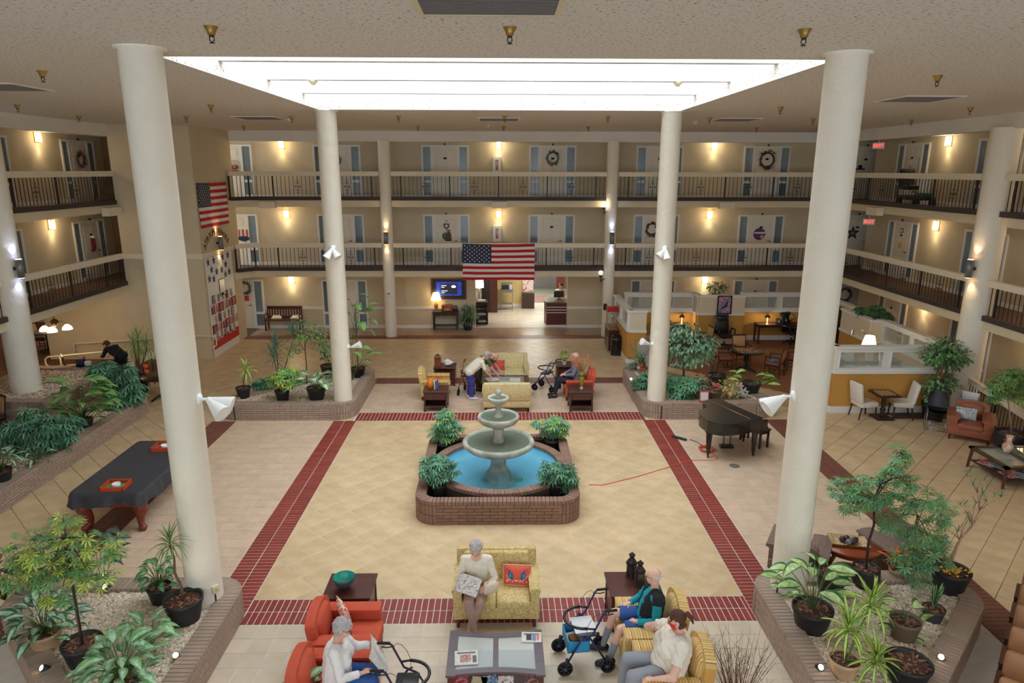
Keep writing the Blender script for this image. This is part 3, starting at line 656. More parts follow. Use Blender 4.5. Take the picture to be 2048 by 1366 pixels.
for lv, z in (('third', F3), ('second', F2), ('ground', 0)):
    for x in (-8.77, -.06, 8.66):
        if lv == 'ground' and x == -.06: continue
        sconce(x, WY, z+2.1, 0, 'square lantern sconce on the %s floor back wall, %s' % (lv, {-8.77: 'left by the corner tower', -.06: 'above the middle', 8.66: 'right of the slim columns'}[x]), lv == 'ground' or (lv == 'third' and x > -1))
    sconce(WX, 23.2, z+2.08, -PI/2, 'square lantern sconce on the %s floor right wall' % lv, lv == 'third')
    if lv != 'ground': sconce(-WX, 23.0, z+2.1, PI/2, 'square lantern sconce on the %s floor left wall' % lv)
    for y in (17.8, 12.5):
        sconce(WX, y, z+2.08, -PI/2, 'square lantern sconce on the %s floor right wall beyond the frame, %d metres off' % (lv, y))
        if lv != 'ground': sconce(-WX, y, z+2.1, PI/2, 'square lantern sconce on the %s floor left wall beyond the frame, %d metres off' % (lv, y))
m_steel = mat('grey_metal', (138, 138, 142), .4, .05, 8, metal=.5)
def updown(x, y, z, rz, label, cool):
    r = thing('cylinder_light', label, 'wall light', (x, y, z), rz, 'up and down cylinder lights on the columns')
    B().cyl((0, -.13, -.24), (0, -.13, .24), .085, n=20).cyl((0, -.13, .0), (0, -.13, .012), .088, n=20).obj('cylinder', m_steel, r)
    B().cyl((0, -.08, 0), (0, .02, 0), .05, n=12).obj('bracket', m_black, r)
    B().cyl((0, -.13, .241), (0, -.13, .246), .075, n=16).cyl((0, -.13, -.246), (0, -.13, -.241), .075, n=16).obj('lens', mat('lens_cool', (190, 205, 255), .4, emit=6) if cool else mat('lens_warm', (255, 190, 120), .4, emit=6), r)
    col = (.62, .7, 1) if cool else (1, .72, .42)
    for s in (1, -1): lamp_light('beam', 'SPOT', (0, -.10, s*.26), 10, col, r, .05, (math.radians(10 if s < 0 else 170), 0, 0), math.radians(70))
    return r
updown(-4.45, YB-.225, 4.0, 0, 'grey up and down light on the slim column left of the flag', False)
updown(4.36, YB-.225, 4.0, 0, 'grey up and down light on the slim column right of the flag', True)
updown(12.98-.34, 18.05, 4.05, -PI/2, 'grey up and down light on the right gallery column', False)
updown(-12.66, 18.05, 4.05, PI/2, 'grey up and down light on the left gallery column', True)
updown(-10.27, 25.2, 3.98, PI/2, 'grey up and down light on the corner tower above the star panel', False)
m_cone = mat('white_lamp_metal', (244, 244, 240), .35)
def spots(x, y, z, rz, label, dirs, s=1.0, on=True):
    r = thing('twin_spotlight', label, 'spotlight', (x, y, z), rz, 'white cone spotlights on the columns')
    B().lathe([(.07*s, 0), (.07*s, .02), (.03*s, .035)], 16, T=Matrix.Rotation(PI/2, 4, 'X')).cyl((0, -.02, 0), (0, -.10*s, 0), .018*s, n=8).obj('mount', m_cone, r)
    for d in dirs:
        d = Vector(d).normalized(); T = Matrix.Translation((0, -.10*s, 0)) @ d.to_track_quat('Z', 'Y').to_matrix().to_4x4()
        h = B().lathe([(.03*s, 0), (.04*s, .05*s), (.055*s, .10*s), (.105*s, .27*s), (.11*s, .29*s), (.10*s, .285*s)], 20, T=T).obj('cone_shade', m_cone, r)
        B().lathe([(0, .2*s), (.06*s, .23*s), (.07*s, .25*s)], 14, T=T).obj('bulb', m_glow2, h)
        o = lamp_light('spot', 'SPOT', tuple(Vector((0, -.10*s, 0))+d*.3*s), 18, (1, .86, .66), r, .05, None, math.radians(80)); o.rotation_euler = (-d).to_track_quat('Z', 'Y').to_euler()
    return r
spots(-4.30, 17.78, 4.62, 0, 'white twin cone spotlight high on the back left column', [(-.55, -.3, -.9), (.6, -.3, -.85)])
spots(4.24, 17.71, 4.62, 0, 'white twin cone spotlight high on the back right column', [(-.75, -.3, -.75), (.1, -.4, -.9)])
spots(-4.13, 9.0, 3.52, PI/2, 'white twin cone spotlight on the nearest left column', [(.1, -.9, -.3), (-.45, -.8, -.55)], 1.15)
spots(4.11, 9.1, 3.5, -PI/2, 'white twin cone spotlight on the nearest right column', [(.2, -.85, -.5), (-.35, -.8, -.6)], 1.15)
spots(4.08, 17.83, 2.05, -PI*.4, 'small white spotlight low on the back right column', [(0, -.9, .35)], .9)
spots(-4.09, 17.95, 1.95, PI*.4, 'small white spotlight low on the back left column', [(.2, -.9, .3)], .9)
for z, l in ((5.28, 'third'), (2.62, 'ground')):
    r = thing('globe_lamp', 'white globe lamp %s the slim column right of the flag' % ('under the third floor railing beside' if l == 'third' else 'on a black bracket beside'), 'wall light', (4.02 if l == 'third' else 3.98, YB-.08, z))
    B().ell((0, -.15, 0), (.1, .1, .1), 16, 10).obj('globe', m_glow2 if l == 'third' else mat('opal_glass', (246, 240, 226), .3, emit=.4), r)
    b = B(); b.cyl((0, -.15, -.16), (0, -.15, -.09), .05, .06, 12); b.tube([(0, -.15, -.16), (.02, -.15, -.28), (.08, -.1, -.3), (.2, 0, -.22)], .018, 6); b.ell((.02, -.15, -.3), (.03, .03, .06), 8, 6); b.obj('bracket', m_black, r)
# ---------------------------------------------------------------- ceiling fittings
m_brass = mat('brass', (186, 152, 88), .35, metal=.8); m_smoke = mat('ivory_plastic', (226, 212, 176), .5); m_dgrey = mat('grille_grey', (128, 118, 112), .6)
sp = None
SPR = [(-2.98, 7.7), (.1, 7.65), (3.17, 7.67), (-6.88, 11.1), (6.74, 11.14), (-11.09, 16.8), (-11.7, 20.2), (-6.6, 16.6), (-8.7, 20.1), (-5.76, 20.0), (-8.66, 24.4), (-2.78, 19.75), (-2.76, 24.1), (.12, 19.6), (.11, 24.0), (2.92, 19.5), (2.96, 24.1), (5.81, 19.9), (6.44, 16.5), (8.72, 24.3), (8.88, 20.3), (11.82, 20.5), (10.85, 16.5)]
for i, (x, y) in enumerate(SPR):
    if sp is None:
        sp = thing('fire_sprinkler', '', 'sprinkler', (x, y, CE), 0, 'brass fire sprinklers on the ceiling'); r = sp
        B().lathe([(.075, 0), (.07, -.01), (.045, -.05), (.04, -.08), (.03, -.085)][::-1], 16).obj('escutcheon', m_brass, r)
        b = B(); b.cyl((0, 0, -.08), (0, 0, -.10), .026, n=10); b.tube([(-.02, 0, -.1), (-.026, 0, -.13), (0, 0, -.155)], .006, 5); b.tube([(.02, 0, -.1), (.026, 0, -.13), (0, 0, -.155)], .006, 5); b.cyl((0, 0, -.155), (0, 0, -.162), .028, n=10); b.obj('head', m_black, r)
    else: r = dup(sp, (x, y, CE))
    r['label'] = 'brass fire sprinkler ' + ('%s of the three nearest the camera' % ('left', 'middle', 'right')[i] if i < 3 else '%.1f metres into the atrium, %.1f metres %s of centre' % (y, abs(x), 'left' if x < 0 else 'right'))
for x, y, z, l in ((-6.1, 20.9, CE, 'left of the back left column'), (-.38, 23.4, CE, 'in the middle before the back bulkhead'), (5.86, 21.5, CE, 'right of the back right column'), (-3.6, 14.1, 8.24, 'under the middle skylight beam, left end'), (3.45, 14.1, 8.24, 'under the middle skylight beam, right end')):
    r = thing('smoke_detector', 'ivory smoke detector '+l, 'smoke detector', (x, y, z)); B().lathe([(.03, -.085), (.045, -.08), (.05, -.05), (.08, -.04), (.085, 0)], 18).obj('body', m_smoke, r)
for x, y, sz, l in ((-.1, 6.4, 1.32, 'nearest the camera'), (-6.85, 20.6, 1.2, 'left of the back left column'), (-.04, 20.8, 1.2, 'behind the skylight'), (6.75, 20.6, 1.2, 'right of the back right column'), (8.5, 14.6, 1.2, 'right of the skylight'), (-8.95, 13.2, 1.2, 'left of the skylight')):
    r = thing('ceiling_vent', 'square louvred ceiling vent '+l, 'vent', (x, y, CE)); h = sz/2; b = B()
    for q in ((-h, h, -h, -h+.05), (-h, h, h-.05, h), (-h, -h+.05, -h+.05, h-.05), (h-.05, h, -h+.05, h-.05)): b.bx(*q, -.02, 0)
    b.obj('frame', m_smoke if y < 7 else m_soffit, r); k = 26; sm = B().box(0, 0, -.014, sz-.1, .028, .006).mesh('slat', m_dgrey)
    for i in range(k): link('slat', sm, r, (0, -h+.07+(sz-.14)*i/(k-1), 0), (math.radians(35), 0, 0))
    b = B(); b.bx(-h+.05, h-.05, -h+.05, h-.05, -.004, -.002); b.obj('backing', m_dgrey, r)
# ---------------------------------------------------------------- exit signs
for z, l in ((F3+2.02, 'third'), (F2+1.98, 'second')):
    r = thing('exit_sign', 'red lit EXIT sign at the back corner of the %s floor right gallery' % l, 'exit sign', (14.0, 26.2, z), -math.radians(28)); B().bx(-.2, .2, -.02, .02, -.1, .12).cyl((0, 0, .1), (0, 0, .47 if l == 'second' else .3), .012).obj('plate', m_white, r)
    link('letters', text_mesh('letters', 'EXIT', .17, mat('exit_red', (240, 50, 50), .4, emit=1.6), .002), r, (0, -.023, .01), (PI/2, 0, 0))
# ---------------------------------------------------------------- flags
m_fred, m_fwh, m_fbl = mat('flag_red', (190, 24, 44), .8), mat('flag_white', (236, 230, 226), .8), mat('flag_navy', (44, 52, 84), .8)
def flag(label, W, H, T, sag=.03, wav=.02, ph=0, skew=lambda u, v: (0, 0)):
    """cloth flag W x H hanging in local x/z; canton in its upper hoist corner"""
    r = thing('american_flag', label, 'flag'); r.matrix_world = T; nx, nz = 65, 26; b = B()
    def P(u, v, d=0): sx, sz = skew(u, v); return (u*W+sx*(1-v), wav*math.sin(u*9+v*2.5+ph)*(.4+v)+wav*.6*math.sin(u*23+ph)-d, -v*H-sag*math.sin(PI*u)*(1-v)+sz)
    cols = [[], [], []]
    for j in range(nz):
        for i in range(nx):
            u0, u1, v0, v1 = i/nx, (i+1)/nx, j/nz, (j+1)/nz; k = 2 if (i < nx*.4 and j < 14) else (0 if (j//2) % 2 == 0 else 1); cols[k].append((u0, u1, v0, v1))
    for k, nm, m in ((0, 'red_stripes', m_fred), (1, 'white_stripes', m_fwh), (2, 'canton', m_fbl)):
        q = B()
        for u0, u1, v0, v1 in cols[k]: q.add([P(u0, v0), P(u0, v1), P(u1, v1), P(u1, v0), P(u0, v0, -.004), P(u0, v1, -.004), P(u1, v1, -.004), P(u1, v0, -.004)], [(0, 1, 2, 3), (7, 6, 5, 4)], 0, True)
        q.obj(nm, m, r)
    q = B()
    for row in range(9):
        for c in range(6 if row % 2 == 0 else 5):
            cu, cv = .4*(c*2+1+(row % 2))/12, 7/13*(row+1)/10; s = H*.026
            pts = [P(cu+s*(1 if t % 2 == 0 else .4)*math.sin(PI*t/5)/W, cv-s*(1 if t % 2 == 0 else .4)*math.cos(PI*t/5)/H, .004) for t in range(10)]; q.add([P(cu, cv, .004)]+pts, [(0, 1+(t+1) % 10, 1+t) for t in range(10)])
    q.obj('stars', m_fwh, r); return r
flag('american flag hung over the second floor back railing, facing the atrium', 2.85, 1.44, RT(-1.5, 27.18, 3.76), skew=lambda u, v: (.10*(1-2*u), 0) if False else (0, 0))
flag('american flag hung on the side of the corner tower above the arched lettering', 2.55, 1.52, RT(-10.255, 23.95, 6.12, rz=PI/2), sag=.02, wav=.015, ph=2)
# ---------------------------------------------------------------- furniture makers
m_mahog = mat('mahogany', (84, 44, 36), .3, .12, 3, stretch=(1, 8, 8)); m_darkwood = mat('dark_walnut', (62, 42, 36), .35, .12, 3); m_cherry = mat('cherry_wood', (150, 72, 40), .25, .15, 4)
m_redfab = mat('coral_fabric', (204, 88, 62), .9, .06, 6, .15, 150); m_damask = motif('damask_fabric', (226, 210, 160), (190, 166, 108), 13, .53, .75, 'lines'); m_damask2 = motif('damask_fabric_gold', (214, 192, 134), (170, 140, 80), 12, .52, .75, 'lines')
GS = [(0, (222, 184, 112)), (.22, (200, 152, 80)), (.30, (236, 208, 150)), (.45, (178, 128, 64)), (.5, (226, 190, 120)), (.72, (206, 160, 92)), (.8, (240, 216, 164)), (.92, (168, 122, 66))]
m_stripe = stripes('gold_striped_fabric', GS, .15, 0); m_stripe_y = stripes('gold_striped_fabric_side', GS, .15, 1)
m_leather = mat('chestnut_leather', (158, 92, 66), .42, .08, 5, .15, 60); m_tanlea = mat('tan_leather', (172, 122, 84), .4, .05, 5, .12, 70); m_white_up = mat('ivory_upholstery', (232, 224, 214), .7, .03, 5)
m_blkpl = mat('black_plastic', (30, 31, 36), .4); m_chrome = mat('chrome', (205, 208, 212), .15, metal=1); m_rubber = mat('black_rubber', (24, 24, 26), .7); m_paper = mat('paper', (236, 234, 228), .8)
m_glass = glass('table_glass', (190, 205, 200), .30, .02)
def arm_prof(w, h, fl=.03): return [(-w/2, 0), (w/2, 0), (w/2, h-.08), (w/2+fl, h-.05), (w/2+fl*.9, h-.015), (w/2*.5, h), (-w/2*.5, h), (-w/2-fl*.9, h-.015), (-w/2-fl, h-.05), (-w/2, h-.08)]
def sofa(name, label, cat, W, D, ncush, fab, legm, loc, rz, seat=.45, back=.9, arm=.62, aw=.13, group=None, tilt=.10, arched=0, skirt=.14, fab2=None, flare=.02):
    """upholstered seat facing local -y, its back at +y, origin on the floor in the middle"""
    r = thing(name, label, cat, loc, rz, group); x1 = W/2; iw = W-2*aw; f2 = fab2 or fab
    B().rbox(-x1+.01, x1-.01, -D/2+.03, D/2-.02, skirt, seat-.10, .025).obj('seat_base', fab, r)
    for i in range(ncush):
        a = -iw/2+iw*i/ncush; B().rbox(a+.001, a+iw/ncush-.001, -D/2, D/2-.16, seat-.13, seat+.01, .04, puff=.12).obj('seat_cushion', fab, r)
    T = Matrix.Translation((0, D/2-.08, seat-.1)) @ Matrix.Rotation(-tilt, 4, 'X')
    if arched:
        hb = back-seat+.1; n = 14; pts = [(-iw/2-aw*.5, 0)]+[(iw/2+aw*.5, 0)]+[((iw/2+aw*.5)*math.cos(PI*t/n)*(1 if True else 0), hb-arched+arched*math.sin(PI*t/n)) for t in range(n+1)]
        q = B(); q.prism(pts, -.06, .075, T=T @ Matrix.Rotation(PI/2, 4, 'X')); q.obj('backrest', fab, r)
        q = B(); pp = [((iw/2-.01)*math.cos(PI*t/n), (hb-arched-.03)+(arched)*math.sin(PI*t/n)) for t in range(n+1)]; vs = [(iw/2-.01, .08), *pp, (-iw/2+.01, .08)]
        c = (0, hb*.5); m_ = len(vs); lay = [[(x, y) for x, y in vs], [((x-c[0])*.94+c[0], (y-c[1])*.94+c[1]) for x, y in vs], [((x-c[0])*.7+c[0], (y-c[1])*.7+c[1]) for x, y in vs]]; dz = (.05, .10, .13)
        V = [(x, -d, y) for L_, d in zip(lay, dz) for x, y in L_]+[(0, -.135, c[1])]; F = [(k*m_+i, k*m_+(i+1) % m_, (k+1)*m_+(i+1) % m_, (k+1)*m_+i) for k in (0, 1) for i in range(m_)]+[(2*m_+i, 2*m_+(i+1) % m_, 3*m_) for i in range(m_)]
        q.add(V, F, 0, True, T); q.obj('back_cushion', fab, r)
    else:
        B().rbox(-x1+.02, x1-.02, -.05, .08, 0, back-seat+.1, .035, T=T).obj('backrest', fab, r)
        for i in range(1):
            a = -iw/2; B().rbox(a+.004, -a-.004, -.14, -.02, .08, back-seat+.07, .04, T=T, puff=.15).obj('back_cushion', fab, r)
    for s in (-1, 1):
        q = B(); P = arm_prof(aw, arm-skirt, flare); q.prism(P, 0, D-.10, T=Matrix.Translation((s*(x1-aw/2), D/2-.06, skirt)) @ Matrix.Rotation(PI/2, 4, 'X'), sm=False); q.obj('arm', f2, r)
        for yy in (-D/2+.07, D/2-.07): q = B(); q.cyl((s*(x1-.08), yy, skirt+.01), (s*(x1-.07), yy, 0), .035, .024, 8, sm=False); q.obj('leg', legm, r)
    return r
def legged_table(name, label, cat, W, D, H, m, loc, rz=0, top=.03, leg=.045, group=None, shelf=None, drawer=False, over=.015):
    r = thing(name, label, cat, loc, rz, group)
    B().slab(W, D, top, .006, z=H-top).obj('tabletop', m, r)
    a, b = W/2-over-leg/2-.01, D/2-over-leg/2-.01
    for sx in (-1, 1):
        for sy in (-1, 1): B().box(sx*a, sy*b, 0, leg, leg, H-top).obj('leg', m, r)
    q = B()
    for sy in (-1, 1): q.box(0, sy*b, H-top-.09, 2*a, .02, .09)
    for sx in (-1, 1): q.box(sx*a, 0, H-top-.09, .02, 2*b, .09)
    q.obj('apron', m, r)
    if drawer:
        d = B().bx(-a+.03, a-.03, -b-.035, b-.02, H-top-.21, H-top-.02).obj('drawer', m, r); B().ell((0, -b-.045, H-top-.11), (.014, .014, .014), 8, 6).obj('knob', m_bronze, d)
        q = B(); q.bx(-a, a, b-.01, b+.01, .06, H-top); 
        for sx in (-1, 1): q.bx(sx*a-.01, sx*a+.01, -b, b, .12, H-top)
        q.obj('side_panel', m, r)
    if shelf is not None: B().slab(2*a+leg, 2*b+leg, .02, .004, z=shelf).obj('shelf', m, r)
    return r
def pillow(name, label, loc, rot, W, H, m, th=.06, cat='pillow', piping=None, extra=None):
    r = thing(name, label, cat, loc); r.rotation_euler = rot; n = 9; vs = []; fs = []
    for s in (-1, 1):
        for j in range(n):
            for i in range(n):
                u, v = i/(n-1)*2-1, j/(n-1)*2-1; t = (max(0, (1-u**2)*(1-v**2)))**.4; k = 1-.05*(1-abs(u))*abs(v)**3; k2 = 1-.05*(1-abs(v))*abs(u)**3
                vs.append((u*W/2*k2, s*th*t, H/2+v*H/2*k))
    for s in range(2):
        for j in range(n-1):
            for i in range(n-1): a = s*n*n+j*n+i; f = (a, a+1, a+n+1, a+n); fs.append(f if s == 0 else f[::-1])
    B().add(vs, fs, 0, True).obj('cover', m, r)
    if piping: B().tube([(x, 0, z) for x, z in ((-W/2, 0), (W/2, 0), (W/2, H), (-W/2, H), (-W/2, 0))], .007, 5).obj('piping', piping, r)
    return r
# ---------------------------------------------------------------- the seating group nearest the camera
sofa('loveseat', 'gold damask loveseat facing the camera with a person reading on it', 'sofa', 1.27, .80, 2, m_damask2, m_mahog, (-.07, 9.2, 0), 0, seat=.45, back=.90, arm=.64, aw=.13, tilt=.12)
p = pillow('bird_pillow', 'coral throw pillow with two embroidered blue birds on the front loveseat', (.24, 9.2, .47), (-.35, 0, -.08), .42, .30, mat('coral_pillow', (226, 96, 72), .85), .055, piping=mat('cream_piping', (236, 220, 190), .8))
m_blue, m_teal, m_yel = mat('thread_blue', (46, 92, 160), .7), mat('thread_teal', (60, 150, 170), .7), mat('thread_yellow', (206, 190, 80), .7)
for s in (-1, 1):
    q = B(); q.ell((s*.095, -.066, .155), (.035, .008, .05), 10, 6, 0).ell((s*.07, -.066, .11), (.02, .008, .02), 8, 5, 0).tube([(s*.1, -.062, .19), (s*.13, -.058, .235), (s*.15, -.05, .25), (s*.155, -.05, .225)], [.016, .012, .006, .004], 6, 0, flat=.5).ell((s*.1, -.072, .15), (.02, .006, .03), 8, 5, 1).tube([(s*.055, -.064, .105), (s*.04, -.064, .10)], .004, 4, 2); q.obj('bird', [m_blue, m_teal, m_yel], p)
q = B()
for i in range(14): q.ell((-.17+.34*rng.random(), -.056-.004*rng.random(), .05+.06*rng.random()), (.012, .004, .012), 6, 4)
q.tube([(-.16, -.05, .16), (-.1, -.058, .09), (0, -.062, .075), (.1, -.058, .09), (.16, -.05, .15)], .004, 4); q.obj('blossom', mat('thread_cream', (240, 214, 190), .8), p)
RC = dict(seat=.43, back=.88, arm=.62, aw=.14, arched=.13, tilt=.16, flare=.035)
sofa('armchair', 'coral red armchair with a leaf-print pillow, beside the front left end table', 'armchair', .86, .86, 1, m_redfab, m_mahog, (-2.08, 8.17, 0), PI/2, group='coral armchairs', **RC)
sofa('armchair', 'coral red armchair at the bottom edge with a person reading a newspaper in it', 'armchair', .86, .86, 1, m_redfab, m_mahog, (-2.05, 7.2, 0), PI/2, group='coral armchairs', **RC)
pillow('leaf_pillow', 'white throw pillow with red leaf print on the empty coral armchair', (-2.12, 8.33, .46), (-.25, 0, PI/2+.5), .40, .38, motif('leaf_print', (240, 226, 210), (176, 40, 36), 14, .5, ink2=(226, 110, 60)), .06)
SC = dict(seat=.44, back=.95, arm=.62, aw=.15, arched=.2, tilt=.14, flare=.04)
sofa('striped_armchair', 'gold striped armchair with the seated person in a teal sweater', 'armchair', .84, .86, 1, m_stripe, m_mahog, (2.03, 8.24, 0), -PI/2, group='gold striped armchairs', fab2=m_stripe_y, **SC)
sofa('striped_armchair', 'gold striped armchair at the bottom edge under the person in a red face mask', 'armchair', .84, .86, 1, m_stripe, m_mahog, (2.1, 7.3, 0), -PI/2, group='gold striped armchairs', fab2=m_stripe_y, **SC)
et = legged_table('end_table', 'dark mahogany end table holding the teal bowl, front left', 'side table', .70, .64, .6, m_mahog, (-2.23, 9.03, 0), PI, shelf=.14, drawer=True, group='mahogany end tables')
def end_table(loc, rz, label): return dup(et, loc, rz, label)
end_table((1.93, 9.02, 0), PI, 'dark mahogany end table holding two metal lanterns, front right')
r = thing('bowl', 'teal glazed bowl with dark outside on the front left end table', 'bowl', (-2.3, 8.97, .6)); B().lathe([(.05, 0), (.06, .012), (.12, .07), (.155, .15), (.163, .185), (.158, .19)], 28, cap=False).obj('outside', mat('dark_glaze', (70, 84, 92), .2), r); B().lathe([(0, .025), (.055, .03), (.11, .08), (.146, .15), (.156, .192)], 28, cap=False).obj('inside', mat('teal_glaze', (52, 168, 150), .15), r)
for x, y, h, l in ((2.05, 8.98, .33, 'taller dark metal lantern nearer the camera on the front right end table'), (1.97, 9.2, .33, 'dark metal lantern behind its twin on the front right end table')):
    r = thing('candle_lantern', l, 'lantern', (x, y, .6), 0, 'dark metal lanterns'); m = mat('gunmetal', (62, 56, 54), .35, metal=.5)
    B().lathe([(.085, 0), (.085, .02), (.08, .025)], 20).obj('base', m, r); q = B(); q.lathe([(.078, .02), (.078, h-.10)], 20); q.obj('glass_body', mat('smoked_glass', (58, 52, 50), .1, spec=.9), r)
    q = B(); q.lathe([(.082, h-.10), (.09, h-.095), (.05, h-.03), (.035, h-.02), (.035, h+.03), (.05, h+.035), (.045, h+.05), (.01, h+.065), (.012, h+.085), (0, h+.09)], 20); q.obj('lid', m, r)
    for k in range(4): a = PI/4+k*PI/2; B().box(.08*math.cos(a), .08*math.sin(a), .02, .008, .008, h-.12).obj('strut', m, r)
# curved coffee table with inset glass
def concave(W, D, d, n=10): return [(-W/2+W*i/n, -D/2+d*math.sin(PI*i/n)) for i in range(n+1)]+[(W/2-W*i/n, D/2-d*math.sin(PI*i/n)) for i in range(n+1)]
m_greywood = mat('polished_dark_wood', (92, 78, 84), .25, .08, 3, stretch=(1, 6, 6))
ct = thing('coffee_table', 'long dark coffee table with inward-curved sides and glass panels, nearest camera', 'coffee table', (-.07, 7.75, 0)); W, D = 1.25, .88
q = B()
out = concave(W, D, .06)
q.bx(-W/2, -W/2+.12, -D/2, D/2, .42, .45); q.bx(W/2-.12, W/2, -D/2, D/2, .42, .45); q.bx(-.035, .035, -D/2+.15, D/2-.15, .42, .449)
n = 10
for s in (-1, 1):
    vs = []
    for i in range(n+1):
        x = -W/2+.12+(W-.24)*i/n; o = D/2-.065*math.sin(PI*(x+W/2)/W)
        vs += [(x, s*o, .45), (x, s*(o-.09), .45), (x, s*o, .42), (x, s*(o-.09), .42)]
    q.add(vs, [(4*i, 4*i+1, 4*i+5, 4*i+4) for i in range(n)]+[(4*i, 4*i+4, 4*i+6, 4*i+2) for i in range(n)]+[(4*i+1, 4*i+3, 4*i+7, 4*i+5) for i in range(n)])
q.obj('tabletop', m_greywood, ct)
for s in (-1, 1): B().bx(min(s*.035, s*.505), max(s*.035, s*.505), -D/2+.1, D/2-.1, .436, .444).obj('glass_panel', glass('coffee_glass', (215, 225, 225), .42, .03), ct)
for sx in (-1, 1):
    for sy in (-1, 1): B().box(sx*(W/2-.05), sy*(D/2-.06), 0, .06, .06, .42).obj('leg', m_mahog, ct)
B().slab(W-.1, D-.12, .02, .004, z=.16).obj('shelf', m_mahog, ct)
m_mag = [motif('magazine_cover_%d' % i, a, b, s, .5, .4, ink2=c) for i, (a, b, c, s) in enumerate((((238, 236, 230), (150, 150, 158), (60, 62, 70), 26), ((200, 40, 60), (240, 230, 230), (150, 30, 40), 9), ((232, 214, 160), (190, 160, 110), (240, 236, 220), 12), ((70, 130, 170), (240, 240, 240), (30, 40, 60), 14), ((240, 240, 236), (230, 110, 60), (40, 44, 60), 10), ((120, 50, 50), (230, 200, 160), (40, 30, 30), 10)))]
def magazine(label, loc, rz, W=.22, H=.29, m=None, name='magazine', th=.008, grp=None):
    r = thing(name, label, 'magazine' if name == 'magazine' else name.replace('_', ' '), loc, rz, grp); B().bx(-W/2, W/2, -H/2, H/2, 0, th*.8).obj('pages', m_paper, r); B().bx(-W/2, W/2, -H/2, H/2, th*.8, th).obj('cover', m or m_mag[0], r); return r
m_news = motif('newsprint', (232, 230, 224), (150, 148, 148), 70, .56, .9)
def newspaper(label, loc, rz, W=.29, H=.36, pic=None, nm='newspaper', blocks=()):
    r = thing(nm, label, 'newspaper', loc, rz); B().bx(-W/2, W/2, -H/2, H/2, 0, .012).obj('pages', m_news, r); B().bx(-W/2+.03, W/2-.03, H/2-.06, H/2-.03, .012, .0128).obj('headline', mat('print_grey', (110, 108, 110), .8), r)
    for x0, x1, y0, y1, m in blocks: B().bx(x0, x1, y0, y1, .012, .0130).obj('picture', m, r)
    return r
newspaper('folded newspaper with a reddish picture on the left of the front coffee table', (-.45, 7.63, .452), .06, .30, .26, blocks=((-.08, .06, -.09, .05, motif('news_picture', (170, 120, 110), (210, 190, 180), 22, .5)), (.08, .13, -.1, .03, mat('print_grey', (110, 108, 110), .8))))
newspaper('newspaper with a black handbag advertisement on the right of the front coffee table', (.41, 8.02, .452), -.04, .27, .2, blocks=((-.07, .0, -.07, .05, mat('print_black', (50, 50, 58), .6)), (.01, .06, -.08, .06, mat('print_blue', (120, 140, 170), .6)), (.07, .1, -.06, .06, mat('print_orange', (226, 120, 80), .6))))
for i, (x, y, rz) in enumerate(((-.5, 7.45, .1), (-.27, 7.42, -.15), (-.12, 7.44, .2), (.08, 7.43, 0), (.42, 7.44, -.05))): magazine('magazine on the shelf of the front coffee table, number %d from the left' % (i+1), (x-.02, y+.05, .181), rz, .2, .27, m_mag[(i+1) % 6], grp='coffee table magazines')
# ---------------------------------------------------------------- the middle lounge beyond the fountain
sofa('loveseat', 'cream damask loveseat at the back of the middle lounge, facing the camera', 'sofa', 1.55, .85, 2, m_damask, m_mahog, (.1, 20.8, 0), 0, seat=.45, back=.92, arm=.64, group='cream damask loveseats')
sofa('loveseat', 'cream damask loveseat seen from behind, directly beyond the fountain', 'sofa', 1.34, .80, 2, m_damask, m_mahog, (.17, 18.5, 0), PI, seat=.45, back=.88, arm=.62, group='cream damask loveseats')
pillow('bird_pillow', 'coral throw pillow with a blue bird on the far cream loveseat', (-.08, 20.75, .47), (-.3, 0, 0), .42, .32, motif('coral_bird_print', (222, 84, 66), (60, 90, 130), 6, .62), .05)
sofa('striped_armchair', 'gold striped armchair in the middle lounge, left of the standing people', 'armchair', .84, .86, 1, m_stripe, m_mahog, (-1.93, 19.55, 0), PI/2, group='gold striped armchairs', fab2=m_stripe_y, **SC)
sofa('armchair', 'coral red armchair in the middle lounge with a seated person', 'armchair', .86, .86, 1, m_redfab, m_mahog, (2.3, 19.5, 0), -PI/2, group='coral armchairs', **RC)
end_table((-1.82, 18.5, 0), 0, 'mahogany end table with an orange jar in the middle lounge, front left')
end_table((2.25, 18.45, 0), 0, 'mahogany end table with a tall green vase in the middle lounge, front right')
end_table((-1.75, 20.85, 0), PI, 'mahogany end table with a wooden box and crumpled paper, middle lounge back left')
end_table((2.1, 21.0, 0), PI, 'mahogany end table behind the blue walker, middle lounge back right')
c2 = legged_table('coffee_table', 'mahogany coffee table with a glass top covered in newspapers, middle lounge', 'coffee table', 1.3, .95, .46, m_mahog, (.2, 19.75, 0), 0, top=.04, leg=.06, shelf=.15)
B().bx(-.5, .5, -.33, .33, .461, .464).obj('glass_panel', m_glass, c2)
newspaper('spread newspaper held down on the left of the middle coffee table', (-.2, 19.8, .466), .25, .5, .38); newspaper('open newspaper with dark columns on the middle coffee table', (.28, 19.72, .466), 0, .62, .42, blocks=((-.3, .0, -.18, .17, motif('dense_newsprint', (200, 200, 200), (60, 60, 66), 40, .5)),))
magazine('magazine lying on the far cream loveseat below the pillow', (-.2, 20.62, .475), .3, .3, .24, m_mag[3])
r = thing('ginger_jar', 'orange glazed jar on the front left table of the middle lounge', 'jar', (-1.98, 18.5, .6)); B().lathe([(.05, 0), (.075, .03), (.095, .11), (.09, .2), (.07, .24), (.06, .25)], 20).obj('body', mat('orange_glaze', (226, 130, 30), .25), r); B().lathe([(.066, .25), (.06, .275), (.02, .29), (0, .3)], 16).obj('lid', mat('orange_glaze', (226, 130, 30), .25), r)
